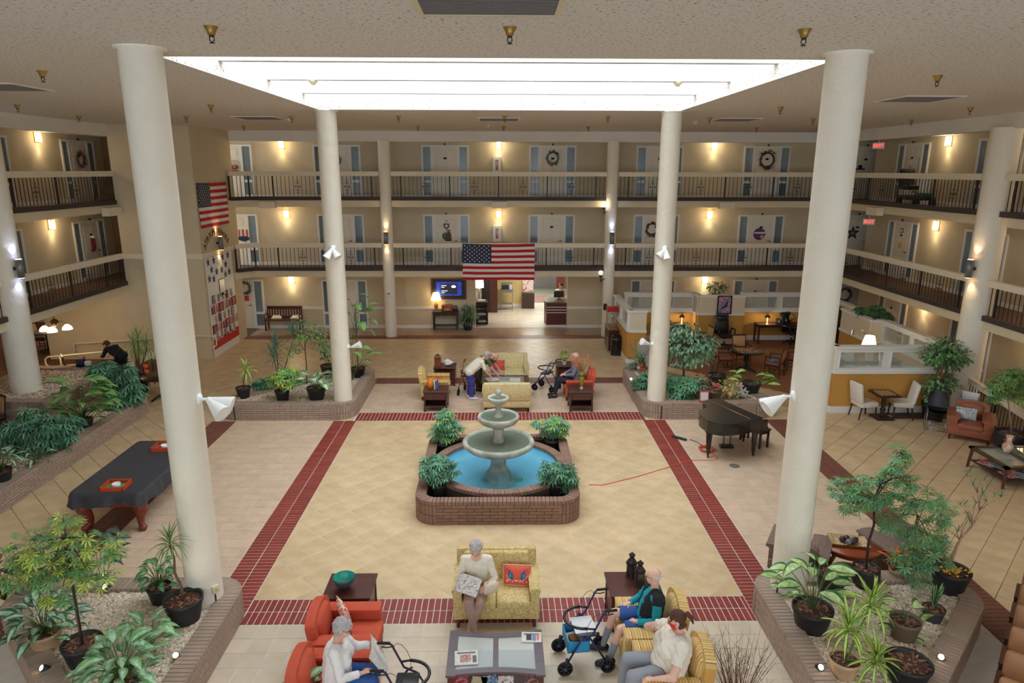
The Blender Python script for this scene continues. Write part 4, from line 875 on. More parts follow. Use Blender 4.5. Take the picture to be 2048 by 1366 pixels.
for i, x in enumerate((-1.83, -1.80)): r = thing('book', ('white', 'blue and white')[i]+' book standing beside the orange jar', 'book', (x, 18.47, .6), 1.3-.1*i, 'books beside the orange jar'); B().bx(-.09, .09, -.012, .012, 0, .24).obj('cover', (m_paper, mat('book_blue', (90, 120, 170), .5))[i], r)
r = thing('vase', 'tall green glass vase with metal foot on the front right lounge table', 'vase', (2.28, 18.45, .6)); B().lathe([(.075, 0), (.075, .02), (.03, .05), (.03, .09)], 16).obj('foot', mat('pewter', (170, 165, 150), .35, metal=.7), r); B().lathe([(.04, .09), (.06, .12), (.07, .38), (.085, .5)], 16).obj('body', mat('olive_glass', (150, 150, 50), .15, spec=.8), r); B().lathe([(.075, .37), (.078, .38), (.075, .40)], 16).obj('band', m_bronze, r)
r = thing('wooden_urn', 'brown wooden box with pointed lid on the back left lounge table', 'box', (-1.98, 20.9, .6)); B().bx(-.1, .1, -.1, .1, 0, .24).obj('body', m_cherry, r); B().lathe([(.16, .24), (.16, .26), (.1, .31), (.03, .34), (.03, .36), (0, .375)], 4, T=Matrix.Rotation(PI/4, 4, 'Z'), sm=False).obj('lid', m_mahog, r)
r = thing('crumpled_paper', 'crumpled white paper on the back left lounge table', 'paper', (-1.65, 20.85, .6)); q = B(); rg = random.Random(3); q.ell((0, 0, .08), (.16, .11, .09), 9, 6); q.v = [(x*rg.uniform(.75, 1.25), y*rg.uniform(.75, 1.25), max(0, z*rg.uniform(.8, 1.35))) for x, y, z in q.v]; q.s = [False]*len(q.s); q.obj('sheet', m_paper, r)
r = thing('pumpkin_pillow', 'small round orange pumpkin pillow on the striped armchair in the lounge', 'pillow', (-1.85, 19.5, .45)); B().ell((0, 0, .07), (.15, .14, .085), 16, 8).obj('body', mat('pumpkin_orange', (232, 96, 30), .8), r); B().cyl((0, 0, .14), (.02, 0, .18), .015, .01, 6).obj('stem', mat('stem_green', (90, 100, 50), .8), r)
# ---------------------------------------------------------------- walkers
def walker(label, loc, rz, paint, extra=None, group='rolling walkers'):
    """rollator facing local -y (the user stands at +y)"""
    r = thing('rolling_walker', label, 'walker', loc, rz, group); t = .014
    for s in (-1, 1):
        x = .24*s
        B().tube([(x, -.30, .14), (x, -.10, .52), (x, .06, .60), (x, .20, .92), (x, .24, .95)], t, 8).tube([(x, .28, .14), (x, .02, .56), (x, -.04, .60)], t, 8).obj('side_frame', paint, r)
        g = B().tube([(x, .22, .945), (x, .36, .95)], .018, 8).ell((x, .36, .95), (.02, .025, .02), 8, 6).obj('handgrip', m_rubber, r)
        B().tube([(x, .17, .90), (x, .27, .885), (x, .33, .90)], .008, 6).obj('brake_lever', m_blkpl, r)
        B().tube([(x, .18, .90), (x*1.08, .14, .93), (x*1.1, .08, .90), (x*1.08, .02, .82), (x*1.02, -.02, .72), (x, -.02, .62)], .0035, 5).obj('brake_cable', m_blkpl, r)
        for y, rr in ((-.30, .105), (.28, .10)):
            w = B().lathe([(rr-.02, -.017), (rr, -.012), (rr, .012), (rr-.02, .017), (rr-.02, -.017)], 22, T=Matrix.Translation((x, y, rr)) @ Matrix.Rotation(PI/2, 4, 'Y')).obj('wheel', m_rubber, r)
            q = B(); q.cyl((x-.02, y, rr), (x+.02, y, rr), .025, n=10)
            for k in range(7): a = 2*PI*k/7; q.tube([(x, y, rr), (x, y+math.cos(a)*(rr-.02), rr+math.sin(a)*(rr-.02))], .007, 4)
            q.obj('spokes', mat('wheel_grey', (72, 72, 78), .4), w)
            B().cyl((x, y, rr+.02), (x, y*.93, .26), .018, n=8).obj('fork', m_blkpl, r)
    B().rbox(-.2, .2, -.14, .14, .535, .565, .015).obj('seat', m_blkpl, r)
    q = B(); q.tube([(.24*math.cos(PI*k/12)*1, -.02-.26*math.sin(PI*k/12), .70) for k in range(13)], .02, 8); q.tube([(-.24, -.02, .70), (-.24, .1, .68)], .014, 6); q.tube([(.24, -.02, .70), (.24, .1, .68)], .014, 6); q.obj('back_bar', m_blkpl, r)
    B().tube([(-.24, -.2, .33), (.24, -.2, .33)], .01, 6).tube([(-.24, -.06, .54), (.24, -.06, .54)], .01, 6).obj('cross_bar', paint, r)
    return r
m_navy = mat('navy_enamel', (44, 40, 92), .3, metal=.3); m_dpurp = mat('dark_plum_enamel', (58, 44, 70), .3, metal=.4); m_blueen = mat('blue_enamel', (36, 56, 150), .3, metal=.3); m_redlac = mat('red_enamel', (150, 40, 44), .3, metal=.3)
wk = walker('navy rolling walker with a teal basket beside the teal-sweater sitter', (1.13, 8.1, 0), -PI/2+.1, m_navy)
b_ = thing('basket', 'teal plastic basket with papers hanging in the front walker', 'basket', (1.02, 8.1, .30), .1); q = B()
for (x0, x1, y0, y1) in ((-.15, .15, -.2, -.19), (-.15, .15, .19, .2), (-.15, -.14, -.2, .2), (.14, .15, -.2, .2), (-.15, .15, -.2, .2)): q.bx(x0, x1, y0, y1, 0, .17 if (x1-x0 < .1 or y1-y0 < .1) else .01)
q.obj('body', mat('teal_plastic', (30, 140, 190), .4), b_)
thing_p = thing('papers', 'white lined paper sheets lying on the front walker seat', 'paper', (1.12, 8.12, .567), .15); B().bx(-.15, .15, -.17, .17, 0, .012).obj('sheets', stripes('lined_paper', [(0, (240, 240, 244)), (.8, (196, 200, 214))], .02, 1, .8), thing_p)
thing_p = thing('papers', 'paper and pouches lying in the teal walker basket', 'paper', (1.02, 8.1, .312), .3); B().bx(-.12, .12, -.16, .16, 0, .05).obj('sheets', m_paper, thing_p); B().rbox(-.1, .02, -.1, .06, .05, .11, .02).obj('pouch', mat('brown_pouch', (140, 90, 60), .7), thing_p)
walker('dark plum rolling walker at the bottom edge left of the front coffee table', (-1.14, 7.05, 0), PI/2, m_dpurp)
walker('blue rolling walker in the middle lounge facing the coral armchair', (1.42, 20.2, 0), -PI/2-.5, m_blueen)
walker('red rolling walker behind the two leaning people in the middle lounge', (-.95, 19.85, 0), -.3, m_redlac)
# ---------------------------------------------------------------- people: one continuous body each, clothes as shells that follow it
V = Vector
def basis(fwd, up):
    f = V(fwd).normalized(); u = V(up); u = (u-f*u.dot(f)).normalized(); r = f.cross(u); return r, u, f
SKIN = {}
def skin(c): return mat('skin_%d_%d' % (c[0], c[1]), c, .55, .04, 12)
def capsule(b, p0, p1, r0, r1, n=12):
    p0, p1 = V(p0), V(p1); d = p1-p0; L = d.length; T = Matrix.Translation(p0) @ (d.to_track_quat('Z', 'Y').to_matrix().to_4x4() if L > 1e-6 else Matrix.Identity(4))
    pr = [(r0*math.cos(a), r0*math.sin(a)) for a in (-PI/2+1e-3, -1.1, -.7, -.3, 0)]+[(r1*math.cos(a), L+r1*math.sin(a)) for a in (0, .3, .7, 1.1, PI/2-1e-3)]
    vs = []; k = len(pr)
    for r, z in pr:
        for i in range(n): vs.append((r*math.cos(2*PI*i/n), r*math.sin(2*PI*i/n), z))
    b.add(vs, [(j*n+i, j*n+(i+1) % n, (j+1)*n+(i+1) % n, (j+1)*n+i) for j in range(k-1) for i in range(n)]+[tuple(range(n))[::-1], tuple(range((k-1)*n, k*n))], 0, True, T)
def person(label, loc, rz, J, sk, clothes, hair=None, fat=1.0, arm=1.0, leg=1.0, bust=0, belly=0, glasses=False, curl=.8, headr=1.0, extra=()):
    root = thing('person', label, 'person', loc, rz); J = {k: V(v) for k, v in J.items()}; caps = []
    def C(nm, a, b_, r0, r1): caps.append((nm, V(a), V(b_), r0, r1))
    hl, hr, cl, cr, pel, nk = J['hL'], J['hR'], J['cL'], J['cR'], (J['hL']+J['hR'])/2, J['nk']; up = (nk-pel).normalized(); sd = (cl-cr).normalized(); fw = sd.cross(up).normalized()
    if fw.dot(J['face']) < 0 and abs(fw.dot(J['face'])) > .3: fw = -fw
    ch = pel.lerp(nk, .70)
    C('torso', pel+up*.02, ch, .125*fat, .125*fat); C('torso', pel+(hl-pel)*.75, pel.lerp(cl, .80)-sd*.055, .105*fat, .10*fat); C('torso', pel+(hr-pel)*.75, pel.lerp(cr, .80)+sd*.055, .105*fat, .10*fat)
    C('torso', cl-sd*.05-up*.04, cr+sd*.05-up*.04, .075*fat**.5, .075*fat**.5); C('torso', hl-up*.01, hr-up*.01, .105*fat, .105*fat)
    if belly: C('torso', pel+up*.10+fw*.05*belly, pel+up*.24+fw*.055*belly, .12+.03*belly, .115+.02*belly)
    if bust:
        for s in (-1, 1): C('torso', ch+fw*.07*fat+sd*.07*s*fat, ch+fw*.085*fat+sd*.075*s*fat-up*.05, .06*bust, .065*bust)
    for s in 'LR':
        c, e, w_ = J['c'+s], J['e'+s], J['w'+s]; C('shoulder', nk-up*.03, c, .055, .058*arm); C('uarm'+s, c, e, .054*arm, .042*arm); C('farm'+s, e, w_, .042*arm, .027)
        h, k, a, t = J['h'+s], J['k'+s], J['a'+s], J['t'+s]; C('thigh'+s, h, k, .092*leg, .06*leg); C('shin'+s, k, k.lerp(a, .35), .057*leg, .055*leg); C('shin'+s, k.lerp(a, .35), a, .055*leg, .036); C('foot'+s, a-V((0, 0, .04)), t, .042, .032); hd_ = (a-t); hd_.z = 0; C('foot'+s, a-V((0, 0, .045)), a-V((0, 0, .05))+hd_.normalized()*.04, .04, .034)
    hd, (hr_, hu, hf) = J['hd'], basis(J['face'], J.get('up', (0, 0, 1))); g = headr
    C('neck', nk-up*.02, hd-hu*.07*g-hf*.02, .056, .052)
    for nm, a, b_, r0, r1 in (('head', hu*.035-hf*.025, hu*.03+hf*.012, .085, .08), ('head', hf*.03+hu*.0, hf*.042-hu*.055, .066, .05), ('head', hf*.05-hu*.085, hf*.062-hu*.088, .036, .026), ('nose', hf*.088+hu*.012, hf*.112-hu*.022, .011, .015), ('head', hf*.085+hu*.03, hf*.083+hu*.03, .03, .03)):
        C(nm, hd+a*g, hd+b_*g, r0*g, r1*g)
    for s in (-1, 1): C('ear', hd+(hr_*.078*s-hf*.012+hu*.012)*g, hd+(hr_*.084*s-hf*.02-hu*.025)*g, .017*g, .014*g); C('head', hd+(hr_*.04*s+hf*.055-hu*.02)*g, hd+(hr_*.038*s+hf*.06-hu*.03)*g, .034*g, .032*g)
    b = B()
    for c in caps: capsule(b, *c[1:])
    fing = B()
    for s in 'LR':
        e, w_ = J['e'+s], J['w'+s]; f = J.get('f'+s); f = (V(f) if f else (w_-e)).normalized(); nrm = V(J.get('n'+s, (0, 0, -1))); nrm = (nrm-f*nrm.dot(f)); nrm = nrm.normalized() if nrm.length > .05 else f.orthogonal().normalized(); sx = f.cross(nrm); k = -1 if s == 'L' else 1
        for q in (-1, 0, 1): C('hand'+s, w_+f*.012+sx*.012*q, w_+f*.085+sx*.024*q, .018, .017); capsule(b, *caps[-1][1:])
        for q, L_ in ((-1.5, .062), (-.5, .076), (.5, .08), (1.5, .07)):
            p0 = w_+f*.078+sx*.0195*q; d1 = (f*math.cos(curl*.5)+nrm*math.sin(curl*.5)); d2 = (f*math.cos(curl*1.3)+nrm*math.sin(curl*1.3)); p1 = p0+d1*L_*.55; p2 = p1+d2*L_*.5; fing.tube([p0, p1, p2, p2+d2*.004], [.0095, .0085, .0075, .004], 7)
        p0 = w_+f*.02+sx*.028*k; p1 = p0+(sx*k*.75+f*.6+nrm*.25).normalized()*.045; p2 = p1+(f*.85+sx*k*.2+nrm*.45).normalized()*.035; fing.tube([p0, p1, p2, p2+(p2-p1)*.1], [.012, .010, .008, .004], 7)
    tmp = bpy.data.objects.new('tmp', b.mesh('body', skin(sk))); COL.objects.link(tmp)
    md = tmp.modifiers.new('r', 'REMESH'); md.mode = 'VOXEL'; md.voxel_size = .0105; md.use_smooth_shade = True
    sm = tmp.modifiers.new('s', 'SMOOTH'); sm.factor = .5; sm.iterations = 5
    dg = bpy.context.evaluated_depsgraph_get(); me = bpy.data.meshes.new_from_object(tmp.evaluated_get(dg)); bpy.data.objects.remove(tmp)
    n = len(me.vertices); co = np.empty(n*3); me.vertices.foreach_get('co', co); co = co.reshape(-1, 3); no = np.array([tuple(v.normal) for v in me.vertices]); F = [tuple(p.vertices) for p in me.polygons]
    best = np.full(n, 9.); lab = np.zeros(n, int); tt = np.zeros(n)
    for i, (nm, a, c, r0, r1) in enumerate(caps):
        a_, d = np.array(a), np.array(c-a); L2 = max(1e-9, d@d); t = np.clip((co-a_)@d/L2, 0, 1); dist = np.linalg.norm(co-a_-t[:, None]*d, axis=1)-(r0+(r1-r0)*t); m_ = dist < best; best[m_] = dist[m_]; lab[m_] = i; tt[m_] = t[m_]
    names = [c[0] for c in caps]; vn = np.array(names)[lab]
    # parametrise two-piece shins to one 0..1 run
    for s in 'LR':
        ids = [i for i, q in enumerate(names) if q == 'shin'+s]; tt[lab == ids[0]] *= .35; m_ = lab == ids[1]; tt[m_] = .35+tt[m_]*.65
    bod = B(); bod.v = [tuple(q) for q in co]; bod.f = [list(f) for f in F]; bod.m = [0]*len(F); bod.s = [True]*len(F)
    lipc = hd+(hf*.095-hu*.048)*g; lp = np.array(lipc); ld = np.abs((co-lp)@np.array(hu)) < .009*g; lr = np.abs((co-lp)@np.array(hr_)) < .026*g; lf = np.linalg.norm(co-lp, axis=1) < .05
    lips = ld & lr & lf
    bod.m = [1 if lips[f[0]] and lips[f[2]] else 0 for f in F]; bod.add(fing.v, fing.f, 0, True)
    bod.obj('body', [skin(sk), mat('lips', (186, 106, 96), .5)], root)
    rg = np.random.RandomState(len(label)); ph = rg.rand(3)*6
    wr = np.sin(co@np.array([38, 17, 29])+ph[0])*np.sin(co@np.array([-21, 33, 24])+ph[1])
    def shell(nm, m, sel, off, wrk=.004):
        keep = [f for f in F if all(sel[i] for i in f)]
        if not keep: return None
        P = co+no*(off+wrk*wr)[:, None]; used = sorted({i for f in keep for i in f}); ix = {v: i for i, v in enumerate(used)}; k = len(used)
        ed = {}
        for f in keep:
            for i in range(len(f)): a, c = f[i], f[(i+1) % len(f)]; ed[(a, c)] = 1
        rim = [(a, c) for (a, c) in ed if (c, a) not in ed]; q = B(); q.v = [tuple(P[i]) for i in used]+[tuple(co[i]-no[i]*.002) for i in used]
        q.f = [[ix[i] for i in f] for f in keep]+[[ix[c], ix[a], k+ix[a], k+ix[c]] for a, c in rim]; q.m = [0]*len(q.f); q.s = [True]*len(keep)+[False]*len(rim); return q.obj(nm, m, root)
    def region(spec):
        s = np.zeros(n, bool)
        for k, (a, c) in spec.items():
            for nm in ([k+'L', k+'R'] if k in ('uarm', 'farm', 'thigh', 'shin', 'foot', 'hand') else [k]): s |= (vn == nm) & (tt >= a) & (tt <= c)
        return s
    for nm, m, spec, off, wrk in clothes:
        s = region(spec)
        if 'torso' in spec or 'shoulder' in spec: s &= (((co-np.array(nk))@np.array(up)) < .05) & (np.linalg.norm(co-np.array(nk)-np.array(up)*.03, axis=1) > .075)
        if nm == 'vest': s &= np.abs((co-np.array(pel))@np.array(sd)) > .055
        shell(nm, m, s, np.full(n, off), wrk)
    rel = (co-np.array(hd))/g; X, Y, Z = rel@np.array(hr_), rel@np.array(hf), rel@np.array(hu); hm = np.isin(vn, ['head', 'ear', 'neck'])
    if hair:
        kind, hm_, vol = hair; s = hm & (vn != 'ear')
        if kind == 'bald': s &= (Y < -.02) & (Z < .045) & (Z > -.055)
        else: s &= ((Z > .055-Y*.55) | (Y < .005)) & (Z > (-.075 if kind == 'short' else -.10)) & ((Y < .055) | (Z > .075))
        lump = .011*np.sin(X*120+ph[0])*np.sin(Z*110+ph[1])*np.sin(Y*90+ph[2]); shell('hair', hm_, s, vol+lump, .0)
        if kind == 'pony':
            c = hd+(-hf*.10+hu*.05)*g; B().tube([c, c-hf*.05+hu*.01, c-hf*.08-hu*.05, c-hf*.075-hu*.13], [.025, .035, .03, .008], 9).obj('ponytail', hm_, root); B().ell(tuple(c), (.028, .028, .028), 8, 6).obj('hair_tie', mat('lilac_band', (196, 170, 200), .6), root)
    for s in (-1, 1): B().ell(tuple(hd+(hr_*.034*s+hf*.088+hu*.014)*g), (.010, .010, .010), 8, 6).obj('eye', mat('eye_dark', (40, 32, 30), .2), root)
    for s in (-1, 1): B().tube([hd+(hr_*.018*s+hf*.104+hu*.032)*g, hd+(hr_*.036*s+hf*.10+hu*.037)*g, hd+(hr_*.052*s+hf*.088+hu*.031)*g], .004, 5).obj('eyebrow', hair[1] if hair else mat('brow_brown', (110, 84, 66), .8), root)
    if glasses:
        q = B()
        for s in (-1, 1):
            q.tube([hd+(hr_*(.036*s+.024*math.cos(t))+hf*(.112-.004*abs(math.cos(t)))+hu*(.012+.018*math.sin(t)))*g for t in [2*PI*i/14 for i in range(15)]], .0022, 5); q.tube([hd+(hr_*.06*s+hf*.108+hu*.016)*g, hd+(hr_*.085*s+hf*.0+hu*.02)*g, hd+(hr_*.085*s-hf*.02+hu*.005)*g], .002, 4)
        q.tube([hd+(hr_*-.012+hf*.114+hu*.016)*g, hd+(hr_*.012+hf*.114+hu*.016)*g], .002, 4); q.obj('glasses', m_black, root)
    for ex in extra:
        if ex[0] == 'mask': s = hm | (vn == 'nose'); s &= (Y > .03) & (Z < .0) & (Z > -.105); shell('face_mask', ex[1], s, np.full(n, .012), .002); B().tube([hd+(hr_*.085-hf*.015-hu*.0)*g, hd+(hr_*.07+hf*.05-hu*.03)*g], .0025, 4).tube([hd+(-hr_*.085-hf*.015)*g, hd+(-hr_*.07+hf*.05-hu*.03)*g], .0025, 4).obj('ear_loop', ex[1], root)
    return root
def seated(lean=.1, hipz=.56, kx=.10, ky=-.40, kz=.55, ay=-.44, sh=.18, headz=None, headf=(0, -1, -.2), **kw):
    """joints of a figure sitting at the origin, facing -y"""
    d = V((0, -math.sin(lean), math.cos(lean))); pel = V((0, .05, hipz)); nk = pel+d*.50; J = dict(nk=nk, hd=nk+d*.14+V((0, -.045, .04)), face=headf)
    for s, k in (('L', 1), ('R', -1)):
        J['h'+s] = pel+V((.095*k, 0, 0)); J['k'+s] = V((kx*k, ky, kz)); J['a'+s] = V((kx*k, ay, .10)); J['t'+s] = V((kx*k*1.3, ay-.15, .035)); J['c'+s] = nk+V((sh*k, 0, -.035)); J['e'+s] = J['c'+s]+V((.06*k, -.06, -.27)); J['w'+s] = J['e'+s]+V((-.06*k, -.22, .02))
    for k, v in kw.items(): J[k] = V(v)
    return J
hair_grey = mat('grey_hair', (186, 180, 182), .8, .2, 40, .5, 120); hair_white = mat('white_hair', (226, 220, 214), .8, .1, 40, .5, 120); hair_brown = mat('brown_hair', (88, 52, 40), .7, .2, 40, .4, 120)
LONG = {'torso': (0, 1), 'shoulder': (0, 1), 'uarm': (0, 1), 'farm': (0, .85)}
TROU = {'thigh': (0, 1), 'shin': (0, .93), 'torso0': (0, 0)}
m_denim = mat('blue_denim', (52, 92, 158), .85, .1, 30); m_cream = mat('cream_linen', (232, 224, 206), .85, .04, 20); m_shoe = mat('black_shoe', (34, 34, 38), .6); m_sock = mat('grey_sock', (150, 154, 164), .9)
FA = (226, 178, 152); FB = (232, 186, 164)
# the reader on the front loveseat
J = seated(.16, .56, sh=.17, headf=(-.12, -.75, -.65), kL=(.06, -.40, .55), kR=(-.10, -.40, .56), aL=(-.10, -.40, .10), aR=(-.02, -.44, .10), tL=(-.11, -.54, .035), tR=(-.0, -.60, .035), eR=(-.26, -.10, .74), eL=(.27, -.08, .74), wR=(-.17, -.28, .72), wL=(.16, -.24, .70), fR=(.6, -.5, .1), fL=(-.6, -.6, .1))
person('person with short grey hair in a cream jacket reading a magazine on the front loveseat', (-.36, 9.06, 0), 0, J, FA, [('trousers', mat('mauve_trousers', (168, 138, 124), .9, .05, 20), {'thigh': (0, 1), 'shin': (0, .94)}, .016, .006), ('jacket', m_cream, {'torso': (0, 1), 'shoulder': (0, 1), 'uarm': (0, 1), 'farm': (0, .8)}, .014, .005), ('shoes', mat('tan_shoe', (196, 158, 130), .7), {'foot': (0, 1)}, .006, 0)], ('short', hair_grey, .016))
def open_magazine(label, loc, rot, W, H, m, cat='magazine', name='magazine', fold=.5):
    r = thing(name, label, cat, loc); r.rotation_euler = rot
    for s in (-1, 1):
        vs = []
        for j in range(2):
            for i in range(5): u = i/4; vs.append((s*u*W, -math.sin(u*PI)*.02+u*fold*W*.6, (j-.5)*H))
        vs += [(x, y+.004, z) for x, y, z in vs]; B().add(vs, [(i, i+1, i+6, i+5) for i in range(4)]+[(i+10, i+15, i+16, i+11) for i in range(4)], 0, True).obj('page', m, r)
    return r
open_magazine('open magazine held by the reader on the front loveseat', (-.50, 8.74, .80), (-.75, 0, -.5), .19, .26, motif('magazine_pages', (214, 208, 204), (130, 120, 120), 16, .55))
r = thing('handbag', 'soft beige cloth bag on the lap of the front loveseat reader', 'bag', (-.17, 8.80, .62)); r.rotation_euler = (.25, .1, .5); B().rbox(-.12, .12, -.05, .05, 0, .2, .045, puff=.5).obj('body', mat('beige_cloth', (222, 206, 182), .9, .05, 15, .3, 40), r); B().tube([(-.09, 0, .19), (-.05, -.02, .27), (.05, -.02, .27), (.09, 0, .19)], .008, 6).obj('strap', mat('beige_cloth', (222, 206, 182), .9), r)
# the newspaper reader in the near coral armchair
J = seated(.12, .55, sh=.17, headf=(.15, -.85, -.4), kL=(.10, -.42, .56), kR=(-.10, -.42, .56), eL=(.26, -.15, .78), wL=(.26, -.38, .80), eR=(-.25, -.08, .72), wR=(-.10, -.30, .68), fL=(-.2, -.9, .2), fR=(.3, -.9, .2))
person('person with fluffy grey hair in a white print blouse reading a newspaper, bottom left', (-1.98, 7.2, 0), PI/2, J, FA, [('denim_skirt', m_denim, {'thigh': (.1, 1), 'shin': (0, .12)}, .02, .006), ('blouse', motif('dotted_blouse', (238, 236, 234), (120, 120, 150), 60, .68), LONG, .016, .006), ('socks', m_sock, {'shin': (.75, 1)}, .005, 0), ('shoes', mat('white_shoe', (226, 226, 226), .6), {'foot': (0, 1)}, .008, 0)], ('short', hair_grey, .024), fat=1.2, belly=.7, bust=1.2, glasses=True)
open_magazine('open newspaper held up by the person in the near coral armchair', (-1.50, 7.32, .80), (-.55, 0, PI/2+.2), .25, .36, m_news, 'newspaper', 'newspaper', .25)
# the bald sitter in teal
J = seated(-.10, .55, sh=.19, headf=(-.35, -.95, -.12), kL=(.16, -.38, .53), kR=(-.13, -.42, .58), aL=(.20, -.52, .10), aR=(-.10, -.56, .10), tL=(.22, -.68, .035), tR=(-.12, -.72, .035), eL=(.30, .06, .72), wL=(.16, -.16, .64), eR=(-.28, -.02, .74), wR=(-.19, -.20, .68), fL=(-.6, -.6, -.1), fR=(.2, -.9, -.1))
person('bald person with glasses, teal sweater, black vest and denim shorts in a striped armchair', (2.0, 8.24, 0), -PI/2, J, FB, [('shorts', m_denim, {'thigh': (0, .86)}, .03, .008), ('sweater', mat('teal_sweater', (20, 156, 176), .9, .05, 30), {'torso': (0, 1), 'shoulder': (0, 1), 'uarm': (0, 1), 'farm': (0, .92)}, .014, .006), ('vest', mat('black_knit', (36, 38, 42), .95), {'torso': (.05, 1), 'shoulder': (0, 1), 'uarm': (0, .3)}, .026, .006), ('socks', m_sock, {'shin': (.45, 1)}, .006, 0), ('shoes', m_shoe, {'foot': (0, 1)}, .014, 0)], ('bald', hair_white, .006), fat=1.1, belly=.7, glasses=True)
# the sitter in the red mask
J = seated(-.16, .56, sh=.21, headf=(-.35, -.85, -.4), kL=(.17, -.44, .56), kR=(-.15, -.44, .56), aL=(.20, -.50, .10), aR=(-.15, -.52, .10), eL=(.36, .0, .70), wL=(.30, -.22, .64), eR=(-.38, -.16, .86), wR=(-.17, -.15, 1.03), fR=(.5, .0, .8), fL=(-.1, -1, -.1))
person('person with brown ponytail, red face mask, cream tee and grey leggings at the bottom edge', (2.05, 7.3, 0), -PI/2, J, FB, [('leggings', mat('grey_leggings', (150, 154, 164), .9), {'thigh': (0, 1), 'shin': (0, .95)}, .012, .003), ('tee_shirt', mat('cream_tee', (236, 228, 214), .9, .03, 20), {'torso': (0, 1), 'shoulder': (0, 1), 'uarm': (0, .62)}, .018, .008), ('shoes', m_shoe, {'foot': (0, 1)}, .01, 0)], ('pony', hair_brown, .014), fat=1.5, arm=1.25, leg=1.3, belly=1.5, bust=1.5, extra=[('mask', motif('red_mask_print', (214, 40, 40), (240, 200, 80), 30, .62))])
# the two leaning over the far coffee table
J = dict(hL=(.10, .10, .86), hR=(-.10, .10, .86), kL=(.10, .05, .47), kR=(-.10, .05, .47), aL=(.11, .10, .10), aR=(-.10, .06, .10), tL=(.13, -.06, .035), tR=(-.12, -.10, .035), nk=(0, -.28, 1.18), cL=(.18, -.25, 1.15), cR=(-.18, -.25, 1.15), eL=(.22, -.36, .90), eR=(-.22, -.34, .90), wL=(.17, -.52, .76), wR=(-.17, -.48, .74), hd=(0, -.42, 1.30), face=(0, -.75, -.66), up=(0, -.6, .8), fL=(0, -.6, -.8), fR=(0, -.6, -.8))
person('grey-haired person in cream top and blue trousers bending over the lounge coffee table', (-.82, 19.35, 0), PI/2+.2, J, FA, [('trousers', mat('royal_blue_trousers', (62, 66, 150), .9, .05, 20), {'thigh': (0, 1), 'shin': (0, .97)}, .03, .006), ('top', m_cream, {'torso': (0, 1), 'shoulder': (0, 1), 'uarm': (0, .9)}, .016, .006), ('shoes', mat('white_sneaker', (220, 214, 224), .6), {'foot': (0, 1)}, .01, 0)], ('short', hair_grey, .018), fat=1.1)
J = dict(J); J.update(nk=(0, -.30, 1.06), cL=(.18, -.27, 1.04), cR=(-.18, -.27, 1.04), hd=(0, -.46, 1.09), eL=(.2, -.42, .80), eR=(-.22, -.40, .80), wL=(.14, -.60, .60), wR=(-.18, -.55, .62), face=(0, -.6, -.8), up=(0, -.8, .6))
person('balding pink-faced person in an olive shirt leaning down to the spread newspapers', (-.62, 20.15, 0), PI/2-.2, J, (232, 160, 146), [('trousers', mat('dark_green_trousers', (58, 64, 56), .9), {'thigh': (0, 1), 'shin': (0, .97)}, .025, .006), ('shirt', mat('olive_shirt', (96, 104, 78), .9, .05, 20), {'torso': (0, 1), 'shoulder': (0, 1), 'uarm': (0, .8)}, .016, .006), ('shoes', m_shoe, {'foot': (0, 1)}, .01, 0)], ('bald', hair_white, .010), fat=1.1)
# the sitter in the middle coral armchair
J = seated(.0, .54, sh=.17, headf=(0, -.95, -.15), ky=-.46, ay=-.58, eL=(.24, -.05, .76), wL=(.08, -.28, .70), eR=(-.24, -.05, .76), wR=(-.06, -.30, .70), fL=(-.6, -.6, 0), fR=(.6, -.6, 0))
person('person with pale curly hair, grey cardigan and black trousers in the lounge coral armchair', (2.18, 19.5, 0), -PI/2, J, FB, [('trousers', mat('black_trousers', (40, 40, 52), .9), {'thigh': (0, 1), 'shin': (0, .97)}, .018, .004), ('cardigan', mat('slate_cardigan', (122, 122, 142), .9, .05, 20), LONG, .016, .005), ('shoes', m_shoe, {'foot': (0, 1)}, .016, 0)], ('short', mat('strawberry_hair', (226, 186, 170), .8, .1, 40, .5, 120), .024), fat=1.05)
# ---------------------------------------------------------------- plants
def dpx(p): return (p-CAMP).dot(_f)/FOC      # metres per pixel at a point
def leafm(name, c, c2=None): return mat(name, c, .42, .12, 6, rnd=.22, c2=c2)
G_SCH, G_ARA, G_MID, G_DK, G_LT = leafm('schefflera_green', (112, 168, 128)), leafm('aralia_green', (128, 164, 106)), leafm('mid_green', (112, 166, 100)), leafm('dark_green', (74, 112, 84)), leafm('light_green', (150, 190, 100))
G_YEL, G_CRM, G_SIL, G_FIC, G_BLU, G_BRZ = leafm('yellow_green', (190, 204, 96)), leafm('cream_green', (206, 222, 160)), leafm('silver_green', (172, 202, 172)), leafm('ficus_green', (134, 168, 122)), leafm('blue_green', (112, 166, 138)), leafm('bronze_red', (120, 62, 60))
m_bark = mat('bark', (104, 82, 64), .85, .2, 20, .4, 60); m_dbark = mat('dark_bark', (66, 48, 44), .8, .15, 20); m_stem = mat('green_stem', (96, 120, 70), .6)
m_pot = mat('black_pot', (38, 38, 42), .5, .1, 20); m_tanpot = mat('tan_pot', (190, 160, 124), .6, .1, 8); m_chip = mat('bark_chips', (146, 104, 82), .9, .3, 30, rnd=.3)
